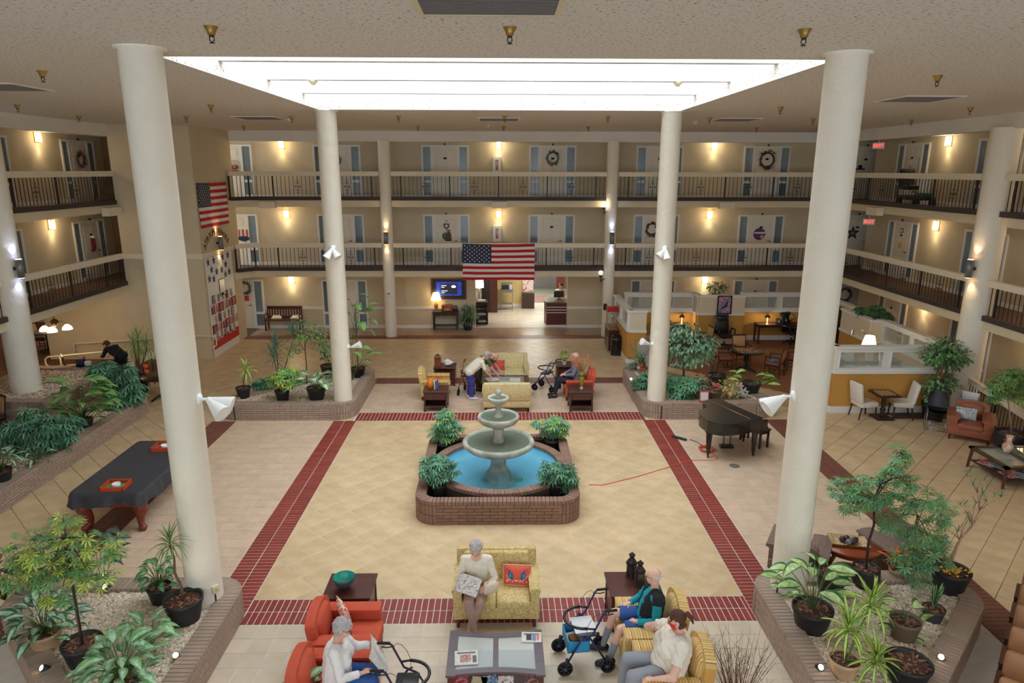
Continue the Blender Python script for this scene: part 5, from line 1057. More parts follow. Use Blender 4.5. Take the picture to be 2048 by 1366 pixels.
def tpl_palm(k, droop, w, spread=2*PI, l0=1.0):
    vs, fs = [], []
    for i in range(k):
        a = -spread/2+spread*(i+.5)/k; c, s = math.sin(a), math.cos(a); L = l0*(1-.25*(1-math.cos(a))/2); o = len(vs); px, py = -s, c
        for t, ww in ((.05, .02), (.55, w/2)): 
            z = -droop*t*t
            if ww < .03: vs.append((c*t*L, s*t*L, z))
            else: vs += [(c*t*L+px*-ww, s*t*L+py*-ww*-1*-1, z), (c*t*L+px*ww, s*t*L+py*ww, z)]
        vs.append((c*L, s*L, -droop)); fs += [(o, o+1, o+3), (o, o+3, o+2)]
    return np.array(vs), fs
PALM7, PALM9, MAPLE = tpl_palm(7, .45, .30), tpl_palm(9, .5, .22), tpl_palm(7, .15, .24, PI*1.6)
OVATE = (np.array([(0, 0, 0), (.24, .42, .04), (-.24, .42, .04), (.17, .75, -.02), (-.17, .75, -.02), (0, 1, -.14)]), [(0, 1, 2), (1, 3, 4, 2), (3, 5, 4)])
NARROW = (np.array([(-.035, 0, 0), (.035, 0, 0), (.05, .4, .10), (-.05, .4, .10), (.035, .75, .02), (-.035, .75, .02), (0, 1, -.18)]), [(0, 1, 2, 3), (3, 2, 4, 5), (5, 4, 6)])
def foliage(name, root, mats, pl, tpl, loc):
    """pl: rows (pos, direction, normal-ish, size); one mesh of leaves that nobody could count"""
    tv, tf = tpl; b = B(); k = len(mats)
    for i, (p, d, s) in enumerate(pl):
        d = V(d).normalized(); u = V((0, 0, 1)); r = d.cross(u); r = r.normalized() if r.length > .05 else V((1, 0, 0)); u = r.cross(d); M = np.array([tuple(r), tuple(d), tuple(u)])*s
        b.add((tv@M+np.array(p)-np.array(loc)).tolist(), tf, i % k, False)
    return b.obj(name, list(mats), root, kind='stuff')
def potparts(root, rt, h, m=None, soil=True, bulge=False, chips=True, seed=1, rb=None):
    rb = rb or rt*.72; t = rt*.06; m = m or m_pot
    pr = [(rb, 0), (rt*1.06, h*.45), (rt, h*.92), (rt*1.0, h), (rt-t, h), (rt-t*1.2, h*.86)] if bulge else [(rb, 0), (rt*.96, h*.82), (rt*1.0, h*.84), (rt*1.02, h), (rt*.94, h), (rt*.9, h*.86)]
    B().lathe(pr, 28).obj('pot', m, root)
    if soil: B().lathe([(rt*.93, h*.86), (0, h*.88)], 20).obj('soil', mat('potting_soil', (92, 66, 54), .95, .3, 30, .5, 60), root)
    if chips:
        rg = random.Random(seed); q = B(); n = int(40*min(1.6, rt/.2))
        for i in range(n):
            a, d = rg.uniform(0, 2*PI), rt*.86*math.sqrt(rg.random()); s = rg.uniform(.012, .03); T = RT(d*math.cos(a), d*math.sin(a), h*.87+.004, rg.uniform(-.3, .3), rg.uniform(-.3, .3), rg.uniform(0, PI)); q.box(0, 0, 0, s*2, s, s*.4, T=T)
        q.obj('bark_chips', m_chip, root, kind='stuff')
def potspot(rim, base, h): p = G(rim[0], rim[1], base+h); return V((p.x, p.y, base))
def crown_pts(o, crowns, n, rg, size, yd=0, flat=.5, droop=.3):
    """leaf placements inside crowns [(px, py, rx, ry[, dy])] surveyed at the plant's own distance"""
    tot = sum(c[2]*c[3] for c in crowns); pl = []; cs = []
    for c in crowns:
        dy = c[4] if len(c) > 4 else rg.uniform(-.15, .15); p = GY(c[0], c[1], o.y+yd+dy); k = dpx(p); rx, rz = c[2]*k, c[3]*k; cs.append(p); m = max(3, int(n*c[2]*c[3]/tot))
        for i in range(m):
            while True:
                u = V((rg.uniform(-1, 1), rg.uniform(-1, 1), rg.uniform(-1, 1)))
                if .3 < u.length < 1: break
            q = p+V((u.x*rx, u.y*rx*.9, u.z*rz)); d = V((u.x+rg.uniform(-.5, .5), u.y+rg.uniform(-.5, .5), u.z*flat-droop+rg.uniform(-.4, .4))); pl.append((tuple(q), tuple(d), size*rg.uniform(.7, 1.2)))
    return pl, cs
def tree(name, label, cat, rim, h, rt, base, crowns, n, size, tpl, mats, seed=1, trunk=None, bark=None, tr=.016, pot=True, potm=None, bulge=False, group=None, flat=.5, droop=.3, chips=True, at=None, multi=1):
    rg = random.Random(seed); o = V(at) if at else potspot(rim, base, h); r = thing(name, label, cat, tuple(o), 0, group)
    if pot: potparts(r, rt, h, potm, bulge=bulge, chips=chips, seed=seed)
    pl, cs = crown_pts(o, crowns, n, rg, size, flat=flat, droop=droop); bs = V((0, 0, h*.85 if pot else 0)); tk = [bs]
    if trunk: tk += [GY(x, y, o.y)-o for x, y in trunk]
    top = tk[-1] if trunk else None; b = B()
    if trunk: b.tube(tk, [tr*(1-.5*i/len(tk)) for i in range(len(tk))], 7)
    for i, c in enumerate(cs):
        c = c-o
        if trunk: s = tk[max(1, len(tk)-1-(i % 2))]
        else: s = bs+V((rg.uniform(-1, 1)*rt*.4, rg.uniform(-1, 1)*rt*.4, 0))
        for _ in range(multi):
            e = c+V((rg.uniform(-.05, .05), rg.uniform(-.05, .05), rg.uniform(-.02, .06))); b.tube([s, s.lerp(e, .5)+V((rg.uniform(-.03, .03), rg.uniform(-.03, .03), .04)), e], [tr*.5, tr*.35, tr*.15], 5)
        for q in pl[::9]:
            q = V(q[0])-o
            if (q-c).length < .25 and rg.random() < .5: b.tube([c, q], [tr*.18, tr*.1], 3, caps=False)
    b.obj('trunk' if trunk else 'stems', bark or m_bark, r); foliage('foliage', r, mats, pl, tpl, tuple(o)); return r
def leafmesh(L, W, droop, mo, mi, inner=.5, fold=.25, nl=7, wav=0.0, pw=.8):
    """one broad leaf along +y with a paler inner field; base at the origin"""
    b = B(); nx = 4; vs = []
    for j in range(nl+1):
        v = j/nl; w = W/2*max(.02, math.sin(PI*min(.995, v**.85*.97+.03)))**pw; y = L*(v-.18*droop*v*v); z = L*(.28*v-droop*.75*v*v)
        for i in range(nx+1): u = i/nx*2-1; uu = (u if abs(u) > .9 else u*inner/.5) ; vs.append((uu*w, y, z+abs(uu)*w*fold+wav*math.sin(v*14+i)*W*.05))
    for j in range(nl):
        for i in range(nx): b.add([vs[j*5+i], vs[j*5+i+1], vs[j*5+i+6], vs[j*5+i+5]], [(0, 1, 2, 3)], 0 if i in (0, 3) else 1, True)
    return b.mesh('leaf', [mo, mi])
def broad(name, label, cat, o, leaves, pot=None, L=.3, W=.14, mo=None, mi=None, seed=1, stemh=(.1, .35), spread=.25, up=.6, group=None, potm=None, inner=.5, stem=None, chips=True, droop=(.25, .9), cane=None):
    """plant with separate broad leaves round its base; o is the base point, leaves a count or [(px, py)] of leaf-base pixels"""
    rg = random.Random(seed); r = thing(name, label, cat, tuple(o), 0, group); h0 = 0
    if pot: potparts(r, pot[0], pot[1], potm, seed=seed, chips=chips); h0 = pot[1]*.86
    vars_ = [leafmesh(1, 1.3*W/L, d, mo, mi, inner, wav=.3) for d in (droop[0], (droop[0]+droop[1])/2, droop[1])]; b = B(); n = leaves if isinstance(leaves, int) else len(leaves)
    for i in range(n):
        a = 2.4*i+rg.uniform(-.4, .4); 
        if isinstance(leaves, int): f = (i+.5)/n; d = spread*(.35+.65*math.sqrt(f))*rg.uniform(.75, 1.1); e = V((d*math.cos(a), d*math.sin(a), h0+stemh[1]-(stemh[1]-stemh[0])*f*rg.uniform(.7, 1.1)))
        else: e = GY(leaves[i][0], leaves[i][1], o[1]+rg.uniform(-.12, .12))-V(o); a = math.atan2(e.y, e.x) if e.xy.length > .03 else a
        c = V((0, 0, h0)) if not cane else V((0, 0, h0+cane*rg.uniform(.5, 1))); b.tube([c, c.lerp(e, .55)+V((0, 0, .05)), e], [.008, .006, .004], 5)
        lf = bpy.data.objects.new('leaf', vars_[rg.randrange(3)]); COL.objects.link(lf); lf.parent = r; s = L*rg.uniform(.72, 1.12); lf.location = e; lf.scale = (s, s, s); out = rg.uniform(-.1, .5)*up; lf.rotation_euler = (out, rg.uniform(-.35, .35), a-PI/2+rg.uniform(-.3, .3))
    if cane: b.tube([(0, 0, h0*.9), (.01, 0, h0+cane)], .016, 7)
    b.obj('stems', stem or m_stem, r); return r
def spiky(name, label, cat, o, heads, pot=None, n=30, L=.3, W=.03, mo=None, mi=None, seed=1, trunk=.012, bark=None, potm=None, droop=(.5, 1.4), single=True, group=None, chips=True, twist=0, up=(.1, 1.1)):
    """canes ending in rosettes of strap leaves; heads are rosette pixels at the plant's distance"""
    rg = random.Random(seed); r = thing(name, label, cat, tuple(o), 0, group); h0 = 0
    if pot: potparts(r, pot[0], pot[1], potm, seed=seed, chips=chips); h0 = pot[1]*.86
    vars_ = [leafmesh(1, W/L, d, mo, mi or mo, .45, .3, 5, 0, .6) for d in (droop[0], (droop[0]+droop[1])/2, droop[1])]; b = B(); rest = B()
    for k, hd in enumerate(heads):
        e = GY(hd[0], hd[1], o[1]+(hd[2] if len(hd) > 2 else 0))-V(o); s = V((rg.uniform(-.03, .03), rg.uniform(-.03, .03), h0)); m = s.lerp(e, .5)+V((rg.uniform(-.03, .03), 0, 0)); b.tube([s, s.lerp(m, .5)+V((twist, 0, 0)), m-V((twist*.6, 0, 0)), m.lerp(e, .5)+V((twist*.5, 0, 0)), e], [trunk, trunk, trunk*.9, trunk*.8, trunk*.7], 7)
        for i in range(n):
            f = i/n; a = 2.4*i; me = vars_[min(2, int(f*3))]; p = e+V((0, 0, .06-.1*f)); R = (up[1]-(up[1]-up[0])*f, rg.uniform(-.2, .2), a); s_ = L*rg.uniform(.75, 1.1)
            if single: lf = bpy.data.objects.new('leaf', me); COL.objects.link(lf); lf.parent = r; lf.location = p; lf.rotation_euler = R; lf.scale = (s_,)*3
            else:
                T = RT(*p, *R) @ Matrix.Scale(s_, 4); rest.add([tuple(q.co) for q in me.vertices], [tuple(q.vertices) for q in me.polygons], i % 2, True, T)
    b.obj('stem', bark or m_bark, r)
    if rest.v: rest.obj('foliage', [mo, mi or mo], r, kind='stuff')
    return r
GZ = .388
# --- front left planter
tree('aralia_tree', 'slender false aralia tree in a dark pot, front left planter', 'tree', (163, 1283), .32, .24, GZ, [(60, 1095, 45, 32), (130, 1072, 52, 34), (95, 1140, 50, 36), (150, 1120, 40, 30), (200, 1085, 42, 26), (45, 1150, 38, 28), (190, 1150, 42, 30), (130, 1040, 24, 14), (225, 1105, 22, 24), (120, 1190, 38, 22)], 330, .125, MAPLE, [G_ARA, G_MID, G_YEL], 11, [(150, 1200), (138, 1130), (126, 1075)], m_dbark, .022)
broad('aglaonema', 'broad silver-green leaved plant in a tan pot, front left planter', 'plant', tuple(potspot((88, 1262), GZ, .26)), 46, (.2, .26), .30, .12, G_DK, G_SIL, 12, (.02, .42), .34, potm=m_tanpot)
broad('rubber_plant', 'dark glossy rubber plant at the back of the front left planter', 'plant', tuple(G(70, 1190, GZ)), [(60, 1120), (90, 1100), (40, 1130), (80, 1150), (110, 1130), (35, 1100), (60, 1080), (100, 1160), (25, 1150), (120, 1100)], None, .24, .11, leafm('rubber_dark', (44, 66, 62)), leafm('rubber_mid', (66, 92, 84)), 13)
broad('rubber_plant', 'dark glossy rubber plant leaning out beneath the covered table, front left planter', 'plant', tuple(G(205, 1180, GZ)), [(200, 1075), (215, 1060), (228, 1080), (190, 1095), (210, 1110), (230, 1100), (222, 1125)], None, .25, .11, leafm('rubber_dark', (44, 66, 62)), leafm('rubber_mid', (66, 92, 84)), 14)
broad('croton', 'dark red-leaved croton at the left edge, front left planter', 'plant', tuple(G(10, 1200, GZ)), 22, None, .2, .08, G_BRZ, G_DK, 15, (.15, .6), .25)
spiky('dracaena', 'twisted-stem dracaena in the large black pot beside the nearest left column', 'plant', tuple(potspot((366, 1196), GZ, .36)), [(340, 1090, .05)], (.26, .36), 44, .34, .022, G_DK, G_LT, 16, .02, m_bark, twist=.03, up=(-.3, 1.3))
broad('croton', 'dark veined croton in a pot behind the twisted dracaena', 'plant', tuple(potspot((318, 1172), GZ, .26)), 26, (.17, .26), .2, .09, G_DK, G_MID, 17, (.03, .42), .20)
broad('peace_lily', 'sparse glossy broad-leaved plant rising from the gravel, front left planter', 'plant', tuple(G(300, 1295, GZ)), 16, None, .30, .11, G_MID, G_SIL, 18, (.12, .42), .22)
broad('peace_lily', 'large glossy broad-leaved plant at the bottom edge, front left planter', 'plant', tuple(potspot((245, 1352), GZ, .2)), 48, (.2, .2), .32, .11, G_MID, G_SIL, 19, (.05, .45), .36)
broad('peace_lily', 'small broad-leaved plant in front of the near coral armchair', 'plant', tuple(G(612, 1440, 0)), 16, (.18, .3), .27, .10, G_MID, G_SIL, 20, (.1, .34), .14, up=1.5)
# --- front right planter
broad('dieffenbachia', 'large variegated dieffenbachia in a black pot by the nearest right column', 'plant', tuple(potspot((1626, 1214), GZ, .34)), [(1590, 1150), (1600, 1130), (1570, 1160), (1640, 1130), (1655, 1135), (1600, 1170), (1585, 1185), (1650, 1160), (1615, 1140), (1665, 1165), (1610, 1190), (1640, 1185), (1655, 1190), (1625, 1155), (1580, 1140), (1630, 1120), (1675, 1150), (1595, 1200)], (.27, .34), .38, .16, leafm('dieff_edge', (62, 118, 62)), leafm('dieff_field', (196, 218, 150)), 21, inner=.62)
r = thing('planter_pot', 'black pot of bark chips without a plant behind the variegated dieffenbachia', 'pot', tuple(potspot((1664, 1146), GZ, .32))); potparts(r, .22, .32, seed=5)
tree('aralia_tree', 'false aralia tree in a round black pot, front right planter', 'tree', (1733, 1134), .32, .20, GZ, [(1690, 975, 36, 26), (1722, 1000, 36, 26), (1755, 985, 32, 24), (1785, 950, 26, 20), (1800, 905, 26, 16), (1795, 930, 18, 14), (1812, 962, 22, 16), (1700, 1010, 24, 16), (1745, 955, 22, 14)], 260, .12, MAPLE, [G_ARA, G_SCH, G_MID], 22, [(1737, 1085), (1748, 1050), (1748, 1000), (1760, 970)], m_dbark, .022, bulge=True)
tree('aralia_tree', 'second false aralia with several stems rising from the gravel, front right planter', 'tree', None, 0, 0, GZ, [(1808, 1008, 36, 26), (1850, 1000, 38, 28), (1780, 1042, 30, 22), (1880, 1030, 32, 26), (1842, 1068, 42, 30), (1800, 1110, 32, 22), (1862, 1118, 36, 26), (1830, 1150, 30, 18), (1880, 1075, 24, 20)], 320, .12, MAPLE, [G_ARA, G_MID, G_SCH], 23, [(1826, 1130), (1830, 1060), (1835, 1030)], m_bark, .016, pot=False, at=G(1826, 1178, GZ))
o = potspot((1903, 1138), GZ, .36); r = thing('bare_tree', 'nearly leafless twisted tree in a wide black pot, front right planter', 'tree', tuple(o)); potparts(r, .27, .36, seed=9); q = B(); rg = random.Random(4)
P = [GY(x, y, o.y)-o for x, y in ((1893, 1150), (1905, 1110), (1920, 1080), (1945, 1052), (1958, 1020), (1955, 985))]; q.tube(P, [.022, .02, .018, .012, .009, .006], 7); q.tube([p+V((.02*math.sin(i*2), .02*math.cos(i*2), 0)) for i, p in enumerate(P)], [.018, .016, .012, .009, .006, .004], 6); tips = []
for i in range(16):
    s = P[2+i % 4]; e = s+V((rg.uniform(-.3, .22), rg.uniform(-.2, .2), rg.uniform(.12, .4))); q.tube([s, s.lerp(e, .5)+V((rg.uniform(-.04, .04), 0, .02)), e], [.008, .006, .003], 5); tips.append(e)
q.obj('trunk', mat('pale_bark', (176, 140, 118), .8, .2, 20), r); pl = []
for e in tips:
    for k in range(9): pl.append((tuple(e+o), (rg.uniform(-1, 1), rg.uniform(-1, 1), rg.uniform(-.2, 1)), rg.uniform(.08, .15)))
foliage('foliage', r, [G_ARA, G_DK], pl, NARROW, tuple(o)); q = B()
for i in range(40): a = rg.uniform(0, 2*PI); d = rg.uniform(.03, .26); q.ell((d*math.cos(a), d*math.sin(a)*.6-.05, .34+rg.uniform(0, .05)), (.022, .022, .014), 6, 4)
q.obj('flowers', mat('marigold', (232, 182, 60), .7, rnd=.2), r, kind='stuff')
spiky('snake_plant', 'small upright snake plant in a dark grey pot, front right planter', 'plant', tuple(potspot((1868, 1216), GZ, .2)), [(1868, 1214)], (.15, .2), 15, .34, .05, G_DK, G_ARA, 24, .01, up=(1.0, 1.5), droop=(0, .2), potm=mat('charcoal_pot', (64, 64, 72), .6))
STR1, STR2 = leafm('corn_edge', (110, 160, 60)), leafm('corn_stripe', (214, 220, 120))
spiky('corn_plant', 'yellow-striped corn plant with three rosettes in a tan pot, front right planter', 'plant', tuple(potspot((1690, 1316), GZ, .26)), [(1696, 1262, -.05), (1742, 1212, .1), (1752, 1325, -.1)], (.19, .26), 30, .40, .05, STR1, STR2, 25, .014, m_stem, potm=m_tanpot, up=(-.4, 1.2), droop=(.3, 1.2))
broad('dieffenbachia', 'sparse variegated dieffenbachia in a pot coloured half lit, front right planter', 'plant', tuple(potspot((1812, 1238), GZ, .3)), [(1782, 1215), (1800, 1205), (1825, 1215), (1842, 1245), (1800, 1265), (1815, 1280), (1775, 1235)], (.2, .3), .38, .15, leafm('dieff_edge', (62, 118, 62)), leafm('dieff_field', (196, 218, 150)), 26, inner=.62, potm=mat('half_lit_pot', (112, 96, 80), .6))  # lit and dark sides of the pot averaged into one colour
r = thing('planter_pot', 'wide black pot of bark with a cut stump, front right planter', 'pot', tuple(potspot((1818, 1322), GZ, .3))); potparts(r, .27, .3, seed=6); B().cyl((.05, .02, .2), (.05, .02, .42), .012, n=7).cyl((-.08, .0, .2), (-.1, 0, .34), .018, n=7).obj('stump', m_bark, r)
broad('bromeliad', 'orange bromeliad in a small tan pot at the back of the front right planter', 'plant', tuple(potspot((1795, 1138), GZ, .16)), 18, (.12, .16), .26, .05, leafm('brom_orange', (232, 92, 44)), leafm('brom_red', (240, 120, 60)), 27, (.05, .3), .12, potm=m_tanpot, up=1.5)
broad('birds_nest_fern', 'small rosette plant in a brown pot just behind the nearest right column', 'plant', (4.95, 9.78, 0), 22, (.17, .42), .26, .09, G_DK, G_MID, 28, (.03, .16), .10, up=1.2, potm=mat('brown_pot', (90, 56, 44), .6))
# --- back left planter
spiky('dracaena', 'small bright dracaena at the left end of the back left planter', 'plant', tuple(potspot((486, 774), GZ, .32)), [(492, 742)], (.2, .32), 26, .40, .05, G_LT, G_YEL, 30, .014, up=(-.3, 1.2))
tree('schefflera', 'bright variegated schefflera in a black pot, back left planter', 'plant', (564, 780), .32, .2, GZ, [(566, 752, 22, 16), (580, 745, 16, 12), (552, 760, 14, 10), (575, 765, 18, 10)], 190, .15, PALM7, [G_LT, G_MID, G_YEL], 31)
tree('fern', 'low dark fern between the pots, back left planter', 'plant', (530, 766), .2, .16, GZ, [(522, 768, 16, 10), (535, 762, 14, 10)], 130, .15, PALM9, [G_SCH, G_DK], 32)
broad('caladium', 'pale big-leaved plant in a black handled pot, back left planter', 'plant', tuple(potspot((632, 774), GZ, .36)), 14, (.26, .36), .44, .26, G_BLU, G_CRM, 33, (.1, .4), .36, inner=.4)
spiky('dracaena', 'tall spiky blue-green dracaena with three heads, back left planter', 'plant', tuple(G(556, 770, GZ)), [(548, 718), (552, 692, .2), (588, 676, .3)], None, 42, .52, .03, G_BLU, G_DK, 34, .016, up=(-.5, 1.4), droop=(.1, .5))
tree('ficus', 'thin airy ficus tree, back left planter', 'tree', None, 0, 0, GZ, [(622, 662, 34, 18), (590, 695, 20, 10), (642, 688, 18, 12), (606, 640, 14, 7), (600, 668, 18, 12), (580, 705, 12, 6)], 460, .11, OVATE, [G_FIC, G_LT, G_MID], 35, [(613, 730), (610, 700), (612, 672)], m_bark, .018, pot=False, at=G(614, 768, GZ))
tree('ficus', 'leafy ficus in a black pot behind the back left column', 'tree', (655, 730), .34, .22, GZ, [(648, 690, 12, 18), (640, 665, 10, 12), (650, 712, 10, 10)], 150, .12, OVATE, [G_MID, G_DK], 36)
broad('philodendron', 'tall climbing large-leaved plant right of the back left column', 'plant', tuple(potspot((716, 735), GZ, .3)), [(700, 600), (712, 612), (725, 620), (700, 630), (718, 645), (706, 660), (722, 600), (735, 640), (715, 590), (728, 660), (704, 690), (738, 610), (710, 675), (695, 615), (730, 625)], (.22, .3), .42, .20, G_MID, G_LT, 37, inner=.4, cane=1.9)
broad('philodendron', 'broad low large-leaved plant at the foot of the climbing plant, back left planter', 'plant', tuple(G(704, 762, GZ)), [(705, 705), (718, 698), (730, 710), (700, 720), (722, 722), (712, 735), (698, 745)], None, .5, .28, G_MID, G_LT, 38)
# --- back right planter
o = G(1288, 742, GZ); r = thing('zz_plant', 'arching dark green ZZ plant left of the back right column', 'plant', tuple(o)); q = B(); pl = []; rg = random.Random(8)
for i in range(12):
    tip = GY(rg.uniform(1248, 1305), rg.uniform(688, 735), o.y+rg.uniform(-.3, .3))-o; s = V((rg.uniform(-.1, .1), rg.uniform(-.1, .1), 0)); m = s.lerp(tip, .5)+V((0, 0, .12)); q.tube([s, m, tip], [.015, .012, .005], 5)
    for k in range(13):
        t = .25+.75*k/12; p = (s.lerp(m, t*2) if t < .5 else m.lerp(tip, t*2-1)); d = (tip-s).normalized(); sd = d.cross(V((0, 1, 0))).normalized()*(1 if k % 2 else -1); pl.append((tuple(p+o), tuple(sd+d*.5), .13))
q.obj('stems', m_stem, r); foliage('foliage', r, [G_DK, G_SCH], pl, OVATE, tuple(o))
tree('ficus', 'large spreading weeping ficus behind the back right column', 'tree', None, 0, 0, GZ, [(1385, 678, 40, 24), (1352, 660, 28, 18), (1412, 690, 26, 22), (1368, 712, 38, 20), (1400, 712, 28, 18), (1375, 655, 24, 14), (1340, 690, 22, 20)], 1100, .14, OVATE, [G_BLU, G_SCH, G_SIL], 40, [(1368, 735), (1372, 710), (1376, 690)], m_bark, .04, pot=False, at=G(1366, 765, GZ), droop=.7)
tree('schefflera', 'bushy schefflera overhanging the brick beside the back right column', 'plant', None, 0, .1, GZ, [(1358, 776, 26, 18), (1380, 768, 24, 16), (1345, 766, 16, 14), (1366, 792, 18, 10)], 260, .16, PALM7, [G_SCH, G_BLU, G_MID], 41, pot=False, at=G(1366, 796, GZ))
tree('schefflera', 'low schefflera left of the back right column', 'plant', None, 0, .1, GZ, [(1280, 768, 18, 12), (1290, 755, 14, 10)], 110, .14, PALM7, [G_SCH, G_DK], 42, pot=False, at=G(1286, 782, GZ))
o = potspot((1434, 748), GZ, .4); r = thing('stick_plant', 'brown leafless sticks in a tall black pot, back right planter', 'plant', tuple(o)); potparts(r, .26, .4, seed=3); q = B()
for i in range(11): a = rg.uniform(0, 2*PI); q.tube([(.1*math.cos(a), .1*math.sin(a), .3), (.22*math.cos(a), .22*math.sin(a), .5+rg.uniform(0, .25))], [.014, .006], 5)
q.obj('sticks', m_dbark, r)
o = potspot((1429, 780), GZ, .34); r = thing('lily_pot', 'shiny bronze pot with a pink lily, back right planter', 'plant', tuple(o)); potparts(r, .2, .34, mat('bronze_pot', (96, 82, 66), .3, .15, 3, metal=.4), seed=3)
def blossom(root, p, s, m, k=6, nm='flower'):
    q = B()
    for i in range(k): a = 2*PI*i/k; d = V((math.cos(a), math.sin(a)*.6-.5, .5*abs(math.sin(a))+.15)).normalized(); sd = d.cross(V((0, 1, .3))).normalized(); p=V(p); q.add([p, p+d*s*.5+sd*s*.2, p+d*s, p+d*s*.5-sd*s*.2], [(0, 1, 2, 3)])
    q.ell(tuple(p), (s*.15,)*3, 6, 4); return q.obj(nm, m, root)
blossom(r, (0, -.05, .46), .17, mat('pink_lily', (240, 110, 120), .6)); B().tube([(0, 0, .3), (0, -.05, .46)], .01, 5).obj('stem', m_stem, r)
tree('croton', 'yellow and pink croton between the pots, back right planter', 'plant', None, 0, .1, GZ, [(1455, 772, 18, 12), (1462, 784, 14, 8), (1446, 780, 10, 8)], 150, .15, OVATE, [G_YEL, G_LT, leafm('croton_pink', (216, 150, 110))], 43, pot=False, at=G(1456, 796, GZ))
tree('red_fern', 'brownish leafy plant behind the bushy schefflera, back right planter', 'plant', None, 0, .1, GZ, [(1408, 762, 18, 14), (1400, 780, 14, 10)], 130, .14, OVATE, [G_BRZ, G_DK, G_FIC], 44, pot=False, at=G(1406, 792, GZ))
o = G(1480, 798, GZ); r = thing('white_lilies', 'cluster of white lilies at the front of the back right planter', 'flowers', tuple(o)); q = B()
for i, (x, y) in enumerate(((1478, 772), (1486, 782), (1472, 784), (1490, 790), (1480, 792))): p = GY(x, y, o.y-.05)-o; q.tube([(0, 0, 0), p], .008, 5); blossom(r, p, .15, mat('white_petal', (240, 240, 248), .6), 6)
q.obj('stems', m_stem, r); foliage('foliage', r, [G_SCH], [(tuple(o+V((rg.uniform(-.2, .2), rg.uniform(-.1, .1), rg.uniform(.02, .2)))), (rg.uniform(-1, 1), rg.uniform(-1, 1), .3), .14) for i in range(24)], OVATE, tuple(o))
broad('dieffenbachia', 'bright dieffenbachia in a black pot at the right end of the back right planter', 'plant', tuple(potspot((1503, 764), GZ, .36)), [(1478, 745), (1484, 756), (1492, 742), (1478, 762), (1512, 752), (1522, 748), (1532, 752), (1526, 764), (1518, 770), (1536, 768), (1530, 780), (1512, 766), (1524, 757), (1540, 760)], (.26, .36), .36, .16, leafm('dieff_bright_edge', (92, 160, 66)), leafm('dieff_bright', (206, 222, 130)), 45, inner=.55)
o = G(1284, 748, GZ); r = thing('orange_flowers', 'small bunch of orange lilies with a tiny flag left of the back right column', 'flowers', tuple(o))
for i, (x, y) in enumerate(((1280, 732), (1286, 740), (1282, 746))): blossom(r, GY(x, y, o.y-.1)-o, .13, mat('orange_petal', (236, 120, 70), .6), 6)
B().tube([(0, 0, 0), (0, 0, .3)], .01, 5).obj('stem', m_stem, r); B().bx(-.18, -.06, -.1, -.096, .2, .3, 0).obj('small_flag', motif('mini_flag', (230, 226, 224), (180, 40, 50), 9, .5), r)
r = thing('notice_card', 'red-bordered notice card standing on the planter behind the piano', 'sign', (GY(1409, 798, 17.62).x, 17.64, .46)); r.rotation_euler = (-.12, 0, .05); B().bx(-.13, .13, -.006, .006, 0, .32).obj('card', mat('notice_red', (206, 60, 66), .6), r); B().bx(-.105, .105, -.009, -.006, .045, .275).obj('sheet', stripes('printed_lines', [(0, (236, 232, 232)), (.7, (190, 184, 186))], .03, 2, .8), r)
# --- the long left planter
tree('schefflera', 'low spreading schefflera along the near left planter', 'plant', None, 0, .3, GZ, [(20, 862, 28, 18), (60, 856, 30, 18), (100, 850, 28, 16), (135, 848, 22, 16), (40, 884, 30, 18), (85, 880, 32, 18), (120, 872, 26, 16), (60, 902, 28, 14), (15, 885, 20, 16), (105, 895, 24, 12)], 900, .19, PALM9, [G_SCH, G_BLU, G_DK], 50, pot=False, at=G(75, 905, GZ))
broad('calathea', 'dark striped-leaf plant at the left edge of the long left planter', 'plant', tuple(potspot((2, 948), GZ, .2)), 34, (.2, .3), .26, .09, G_DK, G_SIL, 51, (.05, .5), .30)
broad('calathea', 'second dark striped-leaf plant beneath the low schefflera, long left planter', 'plant', tuple(G(75, 925, GZ)), 26, None, .22, .08, G_DK, G_SIL, 52, (.05, .3), .34)
broad('ginger_plant', 'big bright-green long-leaved clump in the long left planter', 'plant', tuple(potspot((166, 838), GZ, .25)), 2*[(125, 770), (140, 765), (160, 775), (180, 760), (185, 770), (130, 790), (150, 790), (170, 790), (190, 785), (200, 790), (120, 805), (140, 808), (160, 805), (180, 805), (200, 808), (210, 800), (130, 820), (150, 825), (170, 825), (190, 822), (205, 822), (145, 780), (175, 780), (195, 772), (140, 835), (160, 838), (185, 835), (165, 760), (155, 815), (175, 815)], (.22, .25), .52, .16, G_MID, G_LT, 53, inner=.35)
tree('schefflera', 'dark dense schefflera near the far end of the long left planter', 'plant', None, 0, .3, GZ, [(210, 735, 26, 12), (240, 745, 30, 16), (225, 765, 30, 18), (255, 775, 26, 18), (245, 795, 30, 14), (195, 745, 20, 14), (265, 790, 16, 12)], 520, .22, PALM9, [G_SCH, G_DK, G_BLU], 54, pot=False, at=G(240, 812, GZ))
tree('schefflera', 'thin schefflera in front of the left gallery column', 'plant', None, 0, .3, GZ, [(62, 826, 18, 14), (78, 832, 16, 12), (50, 838, 16, 10)], 150, .17, PALM7, [G_SIL, G_SCH], 55, pot=False, at=G(68, 862, GZ))  # silver leaves stand in for the whitish light on this plant
spiky('dracaena', 'tall drooping dracaena in a black pot by the round dark table', 'plant', tuple(potspot((276, 752), 0, .5)), [(268, 690), (294, 694, .1), (276, 680, .2)], (.3, .5), 50, .55, .022, G_ARA, G_LT, 56, .03, m_bark, single=False, up=(-1.0, 1.2), droop=(.4, 1.3))
